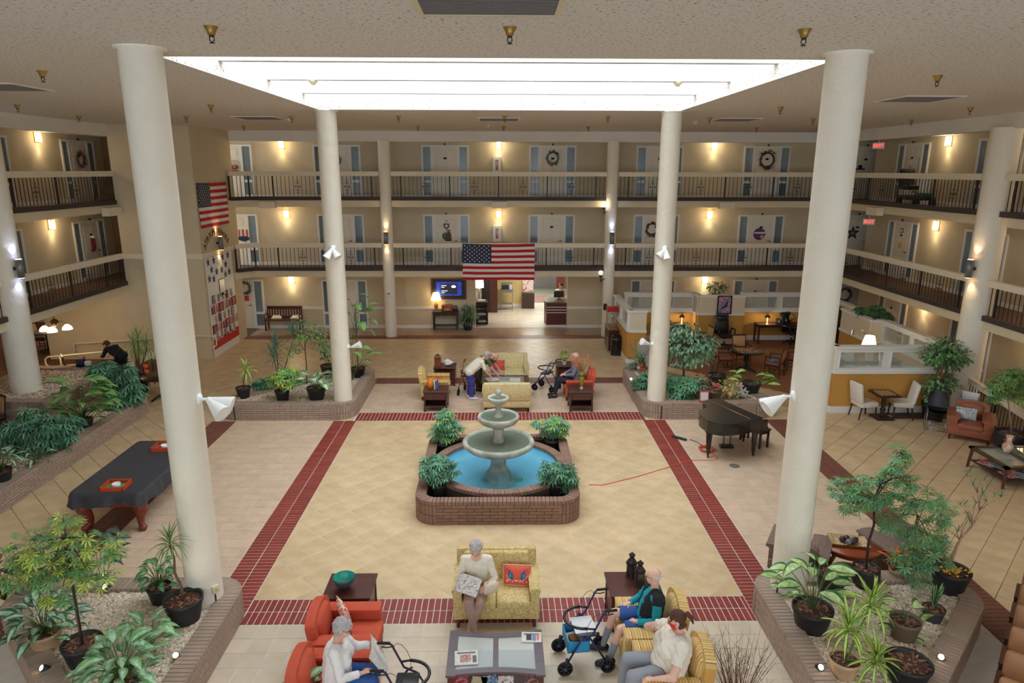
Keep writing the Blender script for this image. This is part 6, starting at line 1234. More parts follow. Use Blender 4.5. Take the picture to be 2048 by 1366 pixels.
# --- round the fountain
for i, (rim, cr, l) in enumerate((((888, 884), [(890, 838, 22, 18), (880, 858, 26, 16), (905, 855, 24, 18), (888, 872, 22, 10), (890, 824, 14, 8)], 'back left'), ((1103, 878), [(1108, 846, 26, 16), (1120, 858, 22, 14), (1074, 846, 14, 8), (1098, 862, 18, 12)], 'back right'), ((876, 966), [(872, 928, 32, 16), (858, 942, 22, 14), (896, 940, 26, 16), (878, 952, 26, 10)], 'front left'), ((1114, 964), [(1112, 938, 34, 16), (1135, 948, 24, 16), (1098, 955, 24, 14), (1120, 972, 24, 12), (1140, 970, 16, 14)], 'front right'))):
    tree('schefflera', 'schefflera in a black pot at the %s corner of the fountain pool' % l, 'plant', rim, .475, .165, .035, cr, (260, 190, 280, 330)[i], .115, PALM7, [G_SCH, G_BLU, G_LT] if i < 2 else [G_SCH, G_DK, G_BLU], 60+i, group='potted scheffleras round the fountain')
# --- right side
tree('ficus', 'two-tiered braided ficus tree in a black pot by the right gallery column', 'tree', (1870, 806), .48, .32, 0, [(1890, 698, 42, 18), (1870, 710, 30, 14), (1915, 712, 28, 16), (1890, 725, 30, 12), (1893, 684, 24, 8), (1880, 762, 26, 14), (1865, 772, 18, 10), (1900, 768, 18, 12), (1868, 792, 18, 10)], 1300, .15, OVATE, [G_FIC, G_DK, G_MID], 70, [(1885, 760), (1895, 740), (1892, 720), (1895, 705)], m_bark, .045)
tree('aralia_tree', 'airy false aralia in a large black pot beside the leather armchair', 'tree', (2024, 864), .52, .36, 0, [(1998, 772, 24, 20), (2028, 748, 24, 14), (2038, 785, 22, 20), (1990, 800, 14, 12), (2012, 755, 18, 12), (2040, 762, 18, 14)], 260, .15, MAPLE, [G_ARA, G_MID, G_LT], 71, [(2020, 830), (2016, 800), (2030, 770)], mat('pinkish_bark', (170, 140, 124), .8), .02, bulge=True)
tree('palm_plant', 'bushy narrow-leaved plant in a black pot at the lobby opening', 'plant', (936, 643), .55, .24, 0, [(936, 636, 15, 10), (930, 628, 10, 10), (944, 626, 10, 10), (936, 618, 8, 6)], 420, .26, NARROW, [G_DK, G_SCH, G_FIC], 72, chips=False, at=(-1.38, 28.44, 0), flat=1, droop=.1)
r = thing('topiary', 'small round green topiary ball in a white pot on a lounge end table', 'plant', (2.02, 20.95, .6)); potparts(r, .08, .12, m_white, chips=False); B().cyl((0, 0, .1), (0, 0, .22), .01, n=6).obj('stem', m_stem, r); rg = random.Random(5); foliage('foliage', r, [G_YEL, G_LT], [((2.02+.12*v.x, 20.95+.12*v.y, .95-.05+.12*v.z), tuple(v), .05) for v in [V((rg.gauss(0, 1), rg.gauss(0, 1), rg.gauss(0, 1))).normalized() for _ in range(420)]], OVATE, (2.02, 20.95, .6))
r = thing('dried_flowers', 'dried orange flower sprays and pale grasses standing in the green vase', 'flowers', (2.28, 18.45, 1.08)); q = B(); q2 = B()
for i in range(34):
    e = V((rg.uniform(-.36, .34), rg.uniform(-.2, .2), rg.uniform(.15, .5))); q.tube([(0, 0, 0), e*.5+V((0, 0, .08)), e], .005, 4)
    for k in range(4): q2.ell(tuple(e*(1-.12*k)+V((rg.uniform(-.02, .02), 0, .06*(1-k/4)))), (.018, .018, .018), 5, 4)
q.obj('stems', mat('straw', (186, 160, 120), .9), r); q2.obj('blooms', mat('dried_orange', (206, 120, 84), .9, rnd=.3), r, kind='stuff')
r = thing('dry_twigs', 'bundle of fine brown dry twigs in a basket beside the near striped armchair', 'twigs', (2.88, 7.05, 0)); B().lathe([(.10, 0), (.14, .28), (.13, .28), (.1, .02)], 16).obj('basket', mat('wicker', (120, 84, 58), .9, .3, 40), r); q = B()
for i in range(70):
    e = V((rg.uniform(-.42, .42), rg.uniform(-.25, .45), rg.uniform(.65, 1.15))); m = e*.5+V((rg.uniform(-.05, .05), rg.uniform(-.05, .05), .06)); q.tube([(0, 0, .05), m, e], [.005, .0035, .0015], 3)
    for k in range(2): s = m.lerp(e, rg.uniform(.2, .8)); q.tube([s, s+V((rg.uniform(-.12, .12), rg.uniform(-.1, .1), rg.uniform(.05, .18)))], [.0025, .001], 3)
q.obj('twigs', mat('twig_brown', (112, 70, 56), .9), r, kind='stuff')
# --- planter uplights
for x, y, l in ((1638, 1332, 'near the dieffenbachia, front right planter'), (1882, 1312, 'by the outer brick edge, front right planter'), (214, 1172, 'behind the aralia, front left planter'), (90, 1334, 'at the bottom left, front left planter'), (352, 1308, 'by the inner brick edge, front left planter'), (601, 757, 'in the back left planter'), (1262, 758, 'in the back right planter'), (1395, 766, 'behind the schefflera, back right planter')):
    p = G(x, y, GZ+.1); r = thing('uplight', 'small black planter uplight '+l, 'spotlight', (p.x, p.y, GZ), rng.uniform(-.8, .8), 'black uplights in the planters'); T = RT(0, 0, .08, math.radians(50)); B().cyl((0, 0, -.09), (0, 0, .05), .035, .045, 12, T=T).cyl((0, 0, -.08), (0, 0, 0), .008, n=6).obj('housing', m_black, r); B().lathe([(0, .03), (.034, .045)][::-1], 12, T=T).lathe([(.036, .052), (0, .056)], 12, T=T).obj('lens', mat('uplight_lens', (255, 226, 180), .3, emit=7), r); lamp_light('uplight_lamp', 'SPOT', (0, -.07, .16), 5, (1, .8, .5), r, .03, (math.radians(180-40), 0, 0), math.radians(80))
# ---------------------------------------------------------------- covered games table, piano
def GX(x, y, xx):
    d = ray(x, y); t = xx/d.x; return Vector((xx, d.y*t, CAMH+d.z*t))
pt = thing('pool_table', 'pool table on carved claw-foot legs, under a black vinyl cover', 'pool table', (-7.24, 12.88, 0)); m_claw = mat('carved_cherry', (128, 58, 38), .35, .15, 6); hw, hl = .64, 1.24
B().bx(-hw+.03, hw-.03, -hl+.03, hl-.03, .52, .78).obj('cabinet', m_claw, pt)
for sx in (-1, 1):
    for sy in (-1, 1): B().tube([(sx*(hw-.16), sy*(hl-.2), .56), (sx*(hw-.1), sy*(hl-.14), .42), (sx*(hw-.17), sy*(hl-.2), .22), (sx*(hw-.17), sy*(hl-.2), .10), (sx*(hw-.10), sy*(hl-.12), .05), (sx*(hw-.07), sy*(hl-.08), .03)], [.13, .125, .07, .055, .075, .04], 10).obj('leg', m_claw, pt)
cv = thing('table_cover', 'black vinyl cover draped over the pool table', 'cover', (-7.24, 12.88, 0)); b = B(); pa = []
path = roundpoly([(-hw-.02, -hl-.02), (hw+.02, -hl-.02), (hw+.02, hl+.02), (-hw-.02, hl+.02)], .09); path2 = []
for i in range(len(path)):
    p, q = path[i], path[(i+1) % len(path)]; k = max(1, int((q[0]-p[0]).length/.06))
    for j in range(k): path2.append((p[0].lerp(q[0], j/k), p[1].lerp(q[1], j/k).normalized(), p[2]))
n = len(path2); rings = []
for k, (off, z) in enumerate(((-.07, .825), (-.05, .826), (-.02, .832), (.01, .815), (.025, .74), (.04, .66), (.055, .60))):
    for i, (p, nm, c) in enumerate(path2): w = (k-3)*.010*math.sin(i*.55)+(k-3)*.006*math.sin(i*1.3) if k > 3 else 0; dz = (-.09*max(0, 1-abs((i % (n/4))-6)/8) if k > 4 else 0)+(.02*math.sin(i*.37) if k == 6 else 0); q = p+nm*(off+w); rings.append((q.x, q.y, z+dz))
b.add(rings, [(k*n+i, k*n+(i+1) % n, (k+1)*n+(i+1) % n, (k+1)*n+i) for k in range(6) for i in range(n)], 0, True); b.add(rings[:n], [tuple(range(n))]); b.obj('cover_sheet', mat('black_vinyl', (58, 60, 68), .55, .08, 3, .2, 9), cv)
for (x, y, pk) in ((-7.16, 11.87, 0), (-7.14, 13.72, 1)):
    r = thing('game_tray', 'orange-red wooden tray with a white cup on the %s end of the black cover' % ('far' if pk else 'near'), 'tray', (x, y, .822), .05, 'game trays on the pool table'); q = B()
    for a in ((-.21, .21, -.19, -.17), (-.21, .21, .17, .19), (-.21, -.19, -.19, .19), (.19, .21, -.19, .19)): q.bx(*a, 0, .085)
    q.obj('rim', mat('vermilion_wood', (206, 74, 40), .45, .06, 6), r); B().bx(-.19, .19, -.17, .17, 0, .01).obj('felt', mat('green_felt', (60, 160, 96), .9), r)
    r = thing('cup', 'small white cup standing in the %s game tray' % ('far' if pk else 'near'), 'cup', (x+.01, y+.0, .833)); B().lathe([(.05, 0), (.065, .005), (.075, .075), (.07, .075), (.055, .012), (0, .01)], 18).obj('body', m_white, r)
    if pk: r = thing('pink_toy', 'small bright pink object in the far game tray', 'toy', (x-.09, y-.02, .833)); B().ell((0, 0, .03), (.04, .03, .03), 8, 6).obj('body', mat('hot_pink', (236, 30, 150), .5), r)
# grand piano: outline surveyed at lid height
z1 = 1.0; OUT = [(1010, 300), (1110, 290), (1340, 392), (1570, 490), (1450, 522), (1330, 543), (1240, 552), (1150, 552), (1070, 540), (1000, 515), (945, 478), (912, 450), (905, 430), (915, 412), (945, 398), (985, 386), (995, 372), (978, 358), (950, 345), (945, 330), (960, 316)]
PO = [G(1220+x/5.12, 740+y/5.12, z1) for x, y in OUT]; c0 = (sum(p.x for p in PO)/len(PO), sum(p.y for p in PO)/len(PO)); poly = [(p.x-c0[0], p.y-c0[1]) for p in PO]
if sum(poly[i-1][0]*poly[i][1]-poly[i][0]*poly[i-1][1] for i in range(len(poly))) < 0: poly = poly[::-1]
m_piano = mat('black_lacquer', (26, 25, 28), .16, .1, 3, coat=.3); m_pianolid = mat('black_satin_lid', (34, 33, 37), .3, .1, 3)
pn = thing('grand_piano', 'black baby grand piano with closed lid, right of the fountain', 'piano', (c0[0], c0[1], 0))
ins = inset(poly, .02); B().prism(ins, .70, .975, sm=False).obj('case', m_piano, pn)
B().prism(poly, .978, 1.0).obj('lid', m_pianolid, pn)
h0, h1 = G(1220+1005/5.12, 740+305/5.12, z1), G(1220+1440/5.12, 740+502/5.12, z1); a, c = V((h0.x-c0[0], h0.y-c0[1], 1.001)), V((h1.x-c0[0], h1.y-c0[1], 1.001)); B().tube([a, c], .006, 5).obj('lid_hinge', m_brass, pn)
k0, k1 = V((PO[1].x-c0[0], PO[1].y-c0[1], 0)), V((PO[3].x-c0[0], PO[3].y-c0[1], 0)); kd = (k1-k0).normalized(); kn = V((-kd.y, kd.x, 0)); kn = kn if kn.x > 0 else -kn; ang = math.atan2(kd.y, kd.x); mid = (k0+k1)/2; L_ = (k1-k0).length
T = Matrix.Translation(mid) @ Matrix.Rotation(ang, 4, 'Z'); sgn = 1 if (Matrix.Rotation(ang, 3, 'Z') @ V((0, 1, 0))).dot(kn) > 0 else -1
B().box(0, sgn*.09, .66, L_*.98, .22, .09, T=T).obj('key_bed', m_piano, pn); q = B()
for s in (-1, 1): q.box(s*L_*.47, sgn*.07, .75, L_*.045, .2, .17, T=T)
q.obj('cheek', m_piano, pn); B().box(0, sgn*.11, .75, L_*.88, .14, .022, T=T).obj('keys', mat('ivory_keys', (236, 232, 222), .3), pn); q = B()
for i in range(36):
    if i % 7 in (2, 6): continue
    q.box(-L_*.43+L_*.86*(i+.5)/36, sgn*.085, .772, .013, .08, .012, T=T)
q.obj('black_keys', m_blkpl, pn); B().box(0, sgn*.02, .75, L_*.9, .03, .2, T=T).obj('fallboard', m_piano, pn)
for p in ((4.88, 14.98), (5.98, 15.06), (6.06, 15.95)):
    x, y = p[0]-c0[0], p[1]-c0[1]; l = B().prism([(-.085, -.085), (.085, -.085), (.085, .085), (-.085, .085)], .62, .72, T=Matrix.Translation((x, y, 0))).tube([(x, y, .66), (x, y, .5), (x, y, .12)], [.085, .07, .045], 8, sm=False).obj('leg', m_piano, pn); B().lathe([(.02, .03), (.03, .1)], 8, x, y).cyl((x-.012, y, .035), (x+.012, y, .035), .035, n=12).obj('caster', m_bronze, l)
q = B(); px_, py_ = 5.45-c0[0], 15.4-c0[1]
for s in (-.08, .08): q.bx(px_+s-.012, px_+s+.012, py_-.02, py_+.02, .14, .7)
q.bx(px_-.16, px_+.16, py_-.07, py_+.07, .08, .15)
for s in (-.07, 0, .07): q.bx(px_+s-.015, px_+s+.015, py_+.07, py_+.17, .07, .085)
q.obj('pedal_lyre', m_piano, pn)
bn = legged_table('piano_bench', 'black piano bench pushed under the keyboard side', 'bench', .75, .34, .48, m_piano, (6.28, 15.85, 0), ang, leg=.045)
r = thing('extension_cord', 'orange extension cord coiled below the piano and running to the fountain', 'cord', (0, 0, 0)); pts = [(1.9, 13.57), (2.2, 13.55), (3.0, 13.95), (3.82, 14.44), (4.45, 14.82), (5.0, 14.82), (5.12, 14.95), (5.06, 15.15), (4.98, 15.3)]
m_org = mat('orange_cord', (232, 96, 50), .5); B().tube([(x, y, .008) for x, y in pts], .008, 5).obj('cord', m_org, r); q = B()
for k in range(5): q.tube([(4.98+(.14+.012*k)*math.cos(t+k), 15.42+(.13+.01*k)*math.sin(t+k), .008+.012*k) for t in [2*PI*i/18 for i in range(19)]], .008, 5)
q.obj('coil', m_org, r); B().tube([(4.98, 15.5, .03), (4.9, 15.9, .012), (4.75, 16.1, .012)], .007, 5).obj('lead', m_blkpl, r)
r = thing('power_strip', 'dark green power strip on the floor left of the piano', 'power strip', (4.5, 16.15, 0), -.75); B().bx(-.2, .2, -.03, .03, 0, .05).obj('body', mat('dark_green_plastic', (34, 66, 52), .5), r)
r = thing('floor_drain', 'round grey metal floor plate in front of the piano', 'floor plate', (5.36, 14.51, 0)); B().lathe([(.12, .001), (.11, .006), (.0, .006)], 24).obj('plate', mat('floor_plate', (120, 118, 112), .5, .1, 20), r)
# ---------------------------------------------------------------- right side of the atrium
def side_chair(name, label, loc, rz, mw, mb, ms, arms=False, group=None, parsons=False, W=.5, H=.98):
    r = thing(name, label, 'chair', loc, rz, group); s = .47
    if parsons:
        B().rbox(-W/2, W/2, -.26, .24, s-.12, s+.02, .03).obj('seat', mb, r); T = Matrix.Translation((0, .22, s-.02)) @ Matrix.Rotation(-.16, 4, 'X'); b = B().rbox(-W/2, W/2, -.045, .045, 0, H-s+.06, .035, T=T); bo = b.obj('backrest', mb, r); q = B()
        for i in (-1, 0, 1):
            for j in range(4): q.ell(tuple(T @ V((i*.14+(j % 2)*.07-.035, -.05, .12+.1*j))), (.012, .008, .012), 6, 4)
        q.obj('button', mb, bo)
        for sx in (-1, 1): B().tube([(sx*(W/2-.045), -.22, s-.1), (sx*(W/2-.04), -.24, 0)], [.026, .018], 6, sm=False).obj('leg', mw, r); B().tube([(sx*(W/2-.045), .2, s-.1), (sx*(W/2-.03), .27, 0)], [.026, .018], 6, sm=False).obj('leg', mw, r)
        return r
    B().rbox(-W/2+.02, W/2-.02, -.24, .22, s-.06, s+.02, .03, puff=.1).obj('seat', ms, r)
    for sx in (-1, 1): B().tube([(sx*(W/2-.03), -.22, s+.2 if arms else s-.02), (sx*(W/2-.03), -.23, 0)], [.02, .017], 6, sm=False).obj('leg', mw, r); B().tube([(sx*(W/2-.05), .32, H), (sx*(W/2-.04), .24, s), (sx*(W/2-.03), .27, 0)], [.017, .02, .017], 6, sm=False).obj('leg', mw, r)
    T = Matrix.Translation((0, .245, s+.1)) @ Matrix.Rotation(-.16, 4, 'X'); B().rbox(-W/2+.06, W/2-.06, -.022, .022, 0, H-s-.13, .02, T=T).obj('backrest', mb, r); B().box(0, .325, H-.04, W-.06, .035, .05).obj('top_rail', mw, r)
    q = B(); q.box(0, -.22, s-.11, W-.06, .025, .06)
    for sx in (-1, 1): q.box(sx*(W/2-.03), .0, s-.11, .025, .46, .06); q.tube([(sx*(W/2-.03), -.22, .16), (sx*(W/2-.03), .25, .16)], .012, 5)
    q.tube([(-W/2+.03, 0, .16), (W/2-.03, 0, .16)], .012, 5); q.obj('seat_frame', mw, r)
    if arms:
        for sx in (-1, 1): B().tube([(sx*(W/2-.02), -.24, s+.21), (sx*W/2, 0, s+.22), (sx*(W/2-.04), .28, s+.2)], [.022, .02, .016], 6).obj('arm', mw, r)
    return r
WG = 'ivory chairs at the chess table'
side_chair('upholstered_chair', 'ivory tufted chair left of the chess table', (9.95, 17.68, 0), PI/2+.15, m_darkwood, m_white_up, m_white_up, parsons=True, group=WG)
side_chair('upholstered_chair', 'ivory tufted chair right of the chess table', (10.98, 17.66, 0), -PI/2-.25, m_darkwood, m_white_up, m_white_up, parsons=True, group=WG)
r = thing('chess_table', 'dark pedestal chess table with an inlaid checkered top', 'table', (10.44, 17.6, 0)); B().slab(.6, .6, .045, .008, z=.68).obj('tabletop', m_darkwood, r); q, q2 = B(), B()
for i in range(8):
    for j in range(8): (q if (i+j) % 2 else q2).box(-.1925+.055*i, -.1925+.055*j, .725, .055, .055, .002)
q.obj('dark_squares', mat('walnut_inlay', (120, 70, 50), .35), r); q2.obj('light_squares', mat('maple_inlay', (226, 184, 140), .35), r); B().lathe([(.06, .05), (.07, .1), (.05, .16), (.075, .24), (.045, .33), (.07, .42), (.05, .5), (.08, .6), (.1, .68)], 14).obj('pedestal', m_darkwood, r); B().slab(.46, .46, .05, .015).obj('base', m_darkwood, r)
r = thing('stacking_chairs', 'black shell chairs on chrome sled frames stacked beside the ficus pot', 'chair', (11.45, 16.85, 0), -.5)
for k in range(2):
    q = B(); dz, dy = .06*k, .03*k
    for sx in (-1, 1): q.tube([(sx*.25, -.28, .02+dz), (sx*.25, .28, .02+dz), (sx*.22, .12, .46+dz), (sx*.22, -.2, .46+dz), (sx*.25, -.28, .02+dz)], .009, 6)
    q.tube([(-.25, -.28, .02+dz), (.25, -.28, .02+dz)], .009, 6); q.tube([(-.25, .28, .02+dz), (.25, .28, .02+dz)], .009, 6); q.obj('sled_frame', m_chrome, r); q = B(); vs = []
    for j in range(11):
        t = j/10; y, z = (-.22+.4*t/.5, .47-.03*math.sin(PI*t/.5)) if t < .5 else (.18+.10*(t-.5)/.5, .47+.42*((t-.5)/.5)); 
        for i in range(7): u = i/6*2-1; wd = .23*(1-.25*max(0, t-.8)/.2); vs.append((u*wd, y+dy-(.05*u*u if t >= .5 else 0), z+dz+(.04*u*u if t < .5 else 0)))
    q.add(vs, [(j*7+i, j*7+i+1, j*7+i+8, j*7+i+7) for j in range(10) for i in range(6)], 0, True); q.obj('shell', m_blkpl, r)
r = thing('stacking_chairs', 'white-backed chair on a chrome frame behind the leather armchair', 'chair', (12.25, 16.95, 0), -.9); q = B()
for sx in (-1, 1): q.tube([(sx*.23, -.26, .015), (sx*.23, .26, .015), (sx*.2, .1, .45), (sx*.2, .24, .9)], .01, 6); q.tube([(sx*.23, -.26, .015), (sx*.2, -.2, .45), (sx*.2, .1, .45)], .01, 6)
q.obj('sled_frame', m_chrome, r); B().rbox(-.22, .22, -.22, .2, .44, .48, .02).obj('seat', m_blkpl, r); B().rbox(-.22, .22, .18, .22, .62, .92, .02, T=RT(0, 0, 0, -.05)).obj('backrest', m_white, r)
sofa('leather_armchair', 'brown leather club armchair with a grey patterned pillow by the ground floor railing', 'armchair', .95, .92, 1, m_leather, m_mahog, (11.9, 16.2, 0), -.6, seat=.44, back=.86, arm=.62, aw=.2, arched=.10, tilt=.16, flare=.05)
pillow('patterned_pillow', 'grey and white patterned lumbar pillow on the leather armchair', (11.80, 16.26, .46), (-.3, 0, -.6), .46, .3, motif('grey_weave', (224, 226, 228), (110, 130, 146), 30, .5), .05)
r = thing('coffee_table', 'dark glass-topped coffee table with magazines in front of the leather armchair', 'coffee table', (11.35, 13.85, 0), 0); W, D, H = 1.35, 1.2, .5; q = B()
for a in ((-W/2, W/2, -D/2, -D/2+.1), (-W/2, W/2, D/2-.1, D/2), (-W/2, -W/2+.1, -D/2, D/2), (W/2-.1, W/2, -D/2, D/2)): q.bx(*a, H-.05, H)
q.bx(-.05, .05, -D/2, D/2, H-.05, H); q.obj('tabletop', m_darkwood, r)
for s in (-1, 1): B().bx(min(s*.05, s*(W/2-.1)), max(s*.05, s*(W/2-.1)), -D/2+.1, D/2-.1, H-.02, H-.01).obj('glass_panel', m_glass, r)
for sx in (-1, 1):
    for sy in (-1, 1): B().tube([(sx*(W/2-.06), sy*(D/2-.06), H-.05), (sx*(W/2-.02), sy*(D/2-.03), 0)], [.05, .035], 4, sm=False).obj('leg', m_mahog, r)
B().slab(W-.12, D-.12, .03, .006, z=.16).obj('shelf', m_darkwood, r)
for i, (x, y, rz) in enumerate(((10.95, 14.15, .5), (11.1, 14.0, .2), (11.2, 13.85, -.2), (11.0, 13.55, .1), (11.25, 13.5, .3), (11.55, 13.55, -.1))): magazine('glossy magazine on the lower shelf of the right coffee table, number %d' % (i+1), (x, y, .192+.009*(i % 2)), rz, .26, .34, m_mag[(i*2+1) % 6], grp='magazines under the right coffee table')
r = thing('vase', 'rose and gold porcelain vase on the right glass coffee table', 'vase', (11.3, 14.1, .5)); B().lathe([(.07, 0), (.075, .01), (.11, .1), (.105, .16), (.06, .23), (.055, .3), (.075, .38), (.07, .38), (.05, .3)], 20).obj('body', mat('rose_porcelain', (206, 160, 130), .25, 0, 9, c2=(236, 216, 196), lo=.4, hi=.55), r); B().tube([(.055, 0, .22), (.12, 0, .28), (.07, 0, .34)], .01, 6).tube([(-.055, 0, .22), (-.12, 0, .28), (-.07, 0, .34)], .01, 6).obj('handle', mat('copper', (190, 120, 80), .3, metal=.6), r)
railing('white-capped black balustrade behind the leather armchair on the ground floor', (12.98, 18.1), (12.0, 13.2), 0, [.1, 1.7, 3.4, 4.9], cap=(.14, .15))
# row of brown leather chairs along the front right planter
c0_, dl, dd = V((7.67, 8.89)), V((-.66, -.75)).normalized(), V((.75, -.66)).normalized()
for k in range(6):
    p = c0_+dl*(.60*k+.17)+dd*.30; r = thing('waiting_chair', 'brown leather waiting chair by the front right planter, %s' % ('farthest of the row', 'second from the far end', 'third from the far end', 'third from the near end', 'second from the near end', 'nearest of the row')[k], 'chair', (p.x, p.y, 0), -.72, 'row of brown leather chairs')
    T = Matrix.Translation((0, .2, .44)) @ Matrix.Rotation(-.2, 4, 'X'); B().rbox(-.265, .265, -.05, .06, .0, .46, .05, T=T, puff=.2).obj('backrest', m_tanlea, r); B().rbox(-.265, .265, -.3, .22, .32, .46, .05, puff=.15).obj('seat', m_tanlea, r)
    for s in (-1, 1):
        B().bx(s*.29-.025, s*.29+.025, -.24, .2, .60, .63).obj('arm', m_mahog, r)
        for y in (-.22, .2): B().bx(s*.29-.02, s*.29+.02, y-.02, y+.02, 0, .6).obj('leg', m_mahog, r)
m_tweed = motif('tweed', (150, 124, 112), (104, 84, 78), 60, .5)
r = thing('oval_table', 'oval cherry side table behind the front right planter', 'table', (5.8, 10.13, 0), -.35); E = Matrix.Diagonal((1, .78, 1, 1)); B().lathe([(.40, .5), (.45, .505), (.46, .53), (.45, .55), (0, .552)], 36, T=E).obj('tabletop', m_cherry, r); B().lathe([(.36, .42), (.36, .5)], 30, T=E).obj('apron', m_cherry, r)
for sx in (-1, 1):
    for sy in (-1, 1): B().tube([(sx*.25, sy*.2, .46), (sx*.32, sy*.25, .3), (sx*.26, sy*.2, .12), (sx*.33, sy*.25, 0)], [.035, .03, .022, .024], 7).obj('leg', m_cherry, r)
B().lathe([(.22, .12), (.22, .14)], 24, T=E).obj('shelf', m_cherry, r)
r = thing('mosaic_tray', 'square mosaic tray on the oval cherry table', 'tray', (5.78, 10.2, .552), -.2); q = B(); vs = []
for j in range(2): s = (.2, .3)[j]; z = (0.01, .06)[j]; vs += [(-s, -s*.6, z), (s, -s*.6, z), (s, s*.6, z), (-s, s*.6, z)]
q.add(vs, [(0, 1, 2, 3)]+[(i, (i+1) % 4, 4+(i+1) % 4, 4+i) for i in range(4)]); q.add([(x, y, z-.01) for x, y, z in vs], [(3, 2, 1, 0)]+[(i, 4+i, 4+(i+1) % 4, (i+1) % 4) for i in range(4)]); q.obj('dish', motif('mosaic', (226, 200, 150), (150, 110, 70), 40, .5), r)
for i, (x, y, c) in enumerate(((-.09, .02, (60, 40, 50)), (-.02, -.06, (120, 124, 136)), (.06, -.04, (60, 62, 74)), (.12, .0, (58, 40, 48)), (.0, .05, (70, 44, 50)))): r = thing('decor_ball', ('plum decor ball at the left of', 'silver-grey decor ball nearest the front of', 'slate decor ball in the middle of', 'plum decor ball at the right of', 'dark plum decor ball at the back of')[i]+' the mosaic tray', 'ball', (5.78+x, 10.2+y, .565), 0, 'decor balls in the mosaic tray'); B().ell((0, 0, .05), (.05, .05, .05), 16, 10).obj('ball', mat('ball_%d' % i, c, .3, .3, 30), r)
TW = dict(seat=.42, back=.78, arm=.58, aw=.2, arched=.12, tilt=.15, flare=.06)
sofa('tweed_armchair', 'brown tweed armchair mostly hidden behind the nearest right column', 'armchair', .85, .85, 1, m_tweed, m_mahog, (5.0, 10.25, 0), 2.6, group='brown tweed armchairs', **TW)
sofa('tweed_armchair', 'brown tweed armchair behind the false aralias, right of the oval table', 'armchair', .95, .9, 1, m_tweed, m_mahog, (6.75, 10.35, 0), PI+.25, group='brown tweed armchairs', **TW)
for x, y, z, rz, l in ((-4.16, 8.88, .66, .9, 'left'), (4.12, 8.98, .66, -.9, 'right')): r = thing('outlet_box', 'cream electrical outlet box on the foot of the nearest %s column' % l, 'outlet', (x, y, z), rz); B().rbox(-.045, .045, -.04, .03, -.06, .06, .008).obj('box', m_smoke, r); B().cyl((0, -.041, 0), (0, -.045, 0), .012, n=10).obj('socket', m_brass, r); B().cyl((0, 0, -.06), (0, 0, -.26), .012, n=8).obj('conduit', m_black, r)
# ---------------------------------------------------------------- games room behind low partitions
m_goldw = mat('mustard_wall', (206, 154, 76), .8, .05, 2); m_creamw = mat('cream_panel', (232, 220, 190), .8, .02, 3); m_pglass = glass('partition_glass', (206, 214, 206), .35, .1)
pnm = 0
def partition(p0, p1, panes=0, lab='', th=.14, ends=True):
    a, c = V(p0), V(p1); d = c-a; L = d.length; r = tag(link('partition', None, None, (a.x, a.y, 0), math.atan2(d.y, d.x)), lab, kind=STR); h = th/2
    B().bx(0, L, -h, h, 0, 1.14).obj('lower_wall', m_goldw, r); B().bx(-.01, L+.01, -h-.015, h+.015, 0, .19).obj('baseboard', m_white, r); q = B(); q.bx(-.02, L+.02, -h-.03, h+.03, 1.14, 1.22); q.bx(-.03, L+.03, -h-.05, h+.05, 1.87, 1.92); q.bx(-.02, L+.02, -h-.025, h+.025, 1.83, 1.87); q.obj('rail', m_white, r)
    if panes:
        w = L/panes; q = B()
        for i in range(panes):
            x0, x1 = i*w, (i+1)*w
            for u in ((x0, x0+.1), (x1-.1, x1)): q.bx(*u, -h, h, 1.22, 1.83)
            for zz in ((1.22, 1.30), (1.76, 1.83)): q.bx(x0+.1, x1-.1, -h, h, *zz)
            for s in (-1, 1):
                q.bx(x0+.09, x1-.09, s*h-.015, s*h+.015, 1.28, 1.31); q.bx(x0+.09, x1-.09, s*h-.015, s*h+.015, 1.75, 1.78); q.bx(x0+.09, x0+.12, s*h-.015, s*h+.015, 1.31, 1.75); q.bx(x1-.12, x1-.09, s*h-.015, s*h+.015, 1.31, 1.75)
            B().bx(x0+.1, x1-.1, -.006, .006, 1.3, 1.76).obj('pane', m_pglass, r)
        q.obj('frame', m_white, r)
    else: B().bx(0, L, -h, h, 1.22, 1.83).obj('upper_panel', m_creamw, r)
    return r
partition((9.2, 18.1), (12.05, 18.1), 2, 'mustard and white low partition with two windows behind the chess table')
partition((9.2, 19.2), (9.2, 18.1), 0, 'short cream-topped partition return left of the chess table')
partition((12.4, 21.45), (12.4, 18.1), 2, 'low windowed partition along the right side of the office nook'); partition((12.02, 21.5), (12.4, 21.5), 0, 'short step in the low partition below the potted foliage'); partition((12.02, 23.4), (12.02, 21.5), 0, 'cream low partition below the potted foliage at the right'); partition((12.55, 26.0), (12.55, 23.4), 0, 'cream low partition behind the games bookcase')
partition((4.47, 26.1), (4.47, 23.12), 2, 'low windowed partition beside the popcorn cart'); partition((4.47, 23.1), (5.02, 23.05), 0, 'short cream end of the partition by the black bin')
partition((4.9, 26.6), (7.65, 26.6), 2, 'low windowed partition at the back of the games room, left'); partition((7.65, 26.0), (9.42, 25.95), 0, 'cream partition bay carrying the framed eagle picture'); partition((7.65, 26.6), (7.65, 26.0), 0, 'short side of the eagle picture bay'); partition((9.5, 26.6), (12.55, 26.6), 2, 'low windowed partition behind the writing desk')
m_tanback = mat('tan_weave', (196, 152, 108), .85, .1, 40); m_redseat = mat('oxblood_seat', (150, 78, 64), .5)
CG = 'wooden armchairs of the games room'
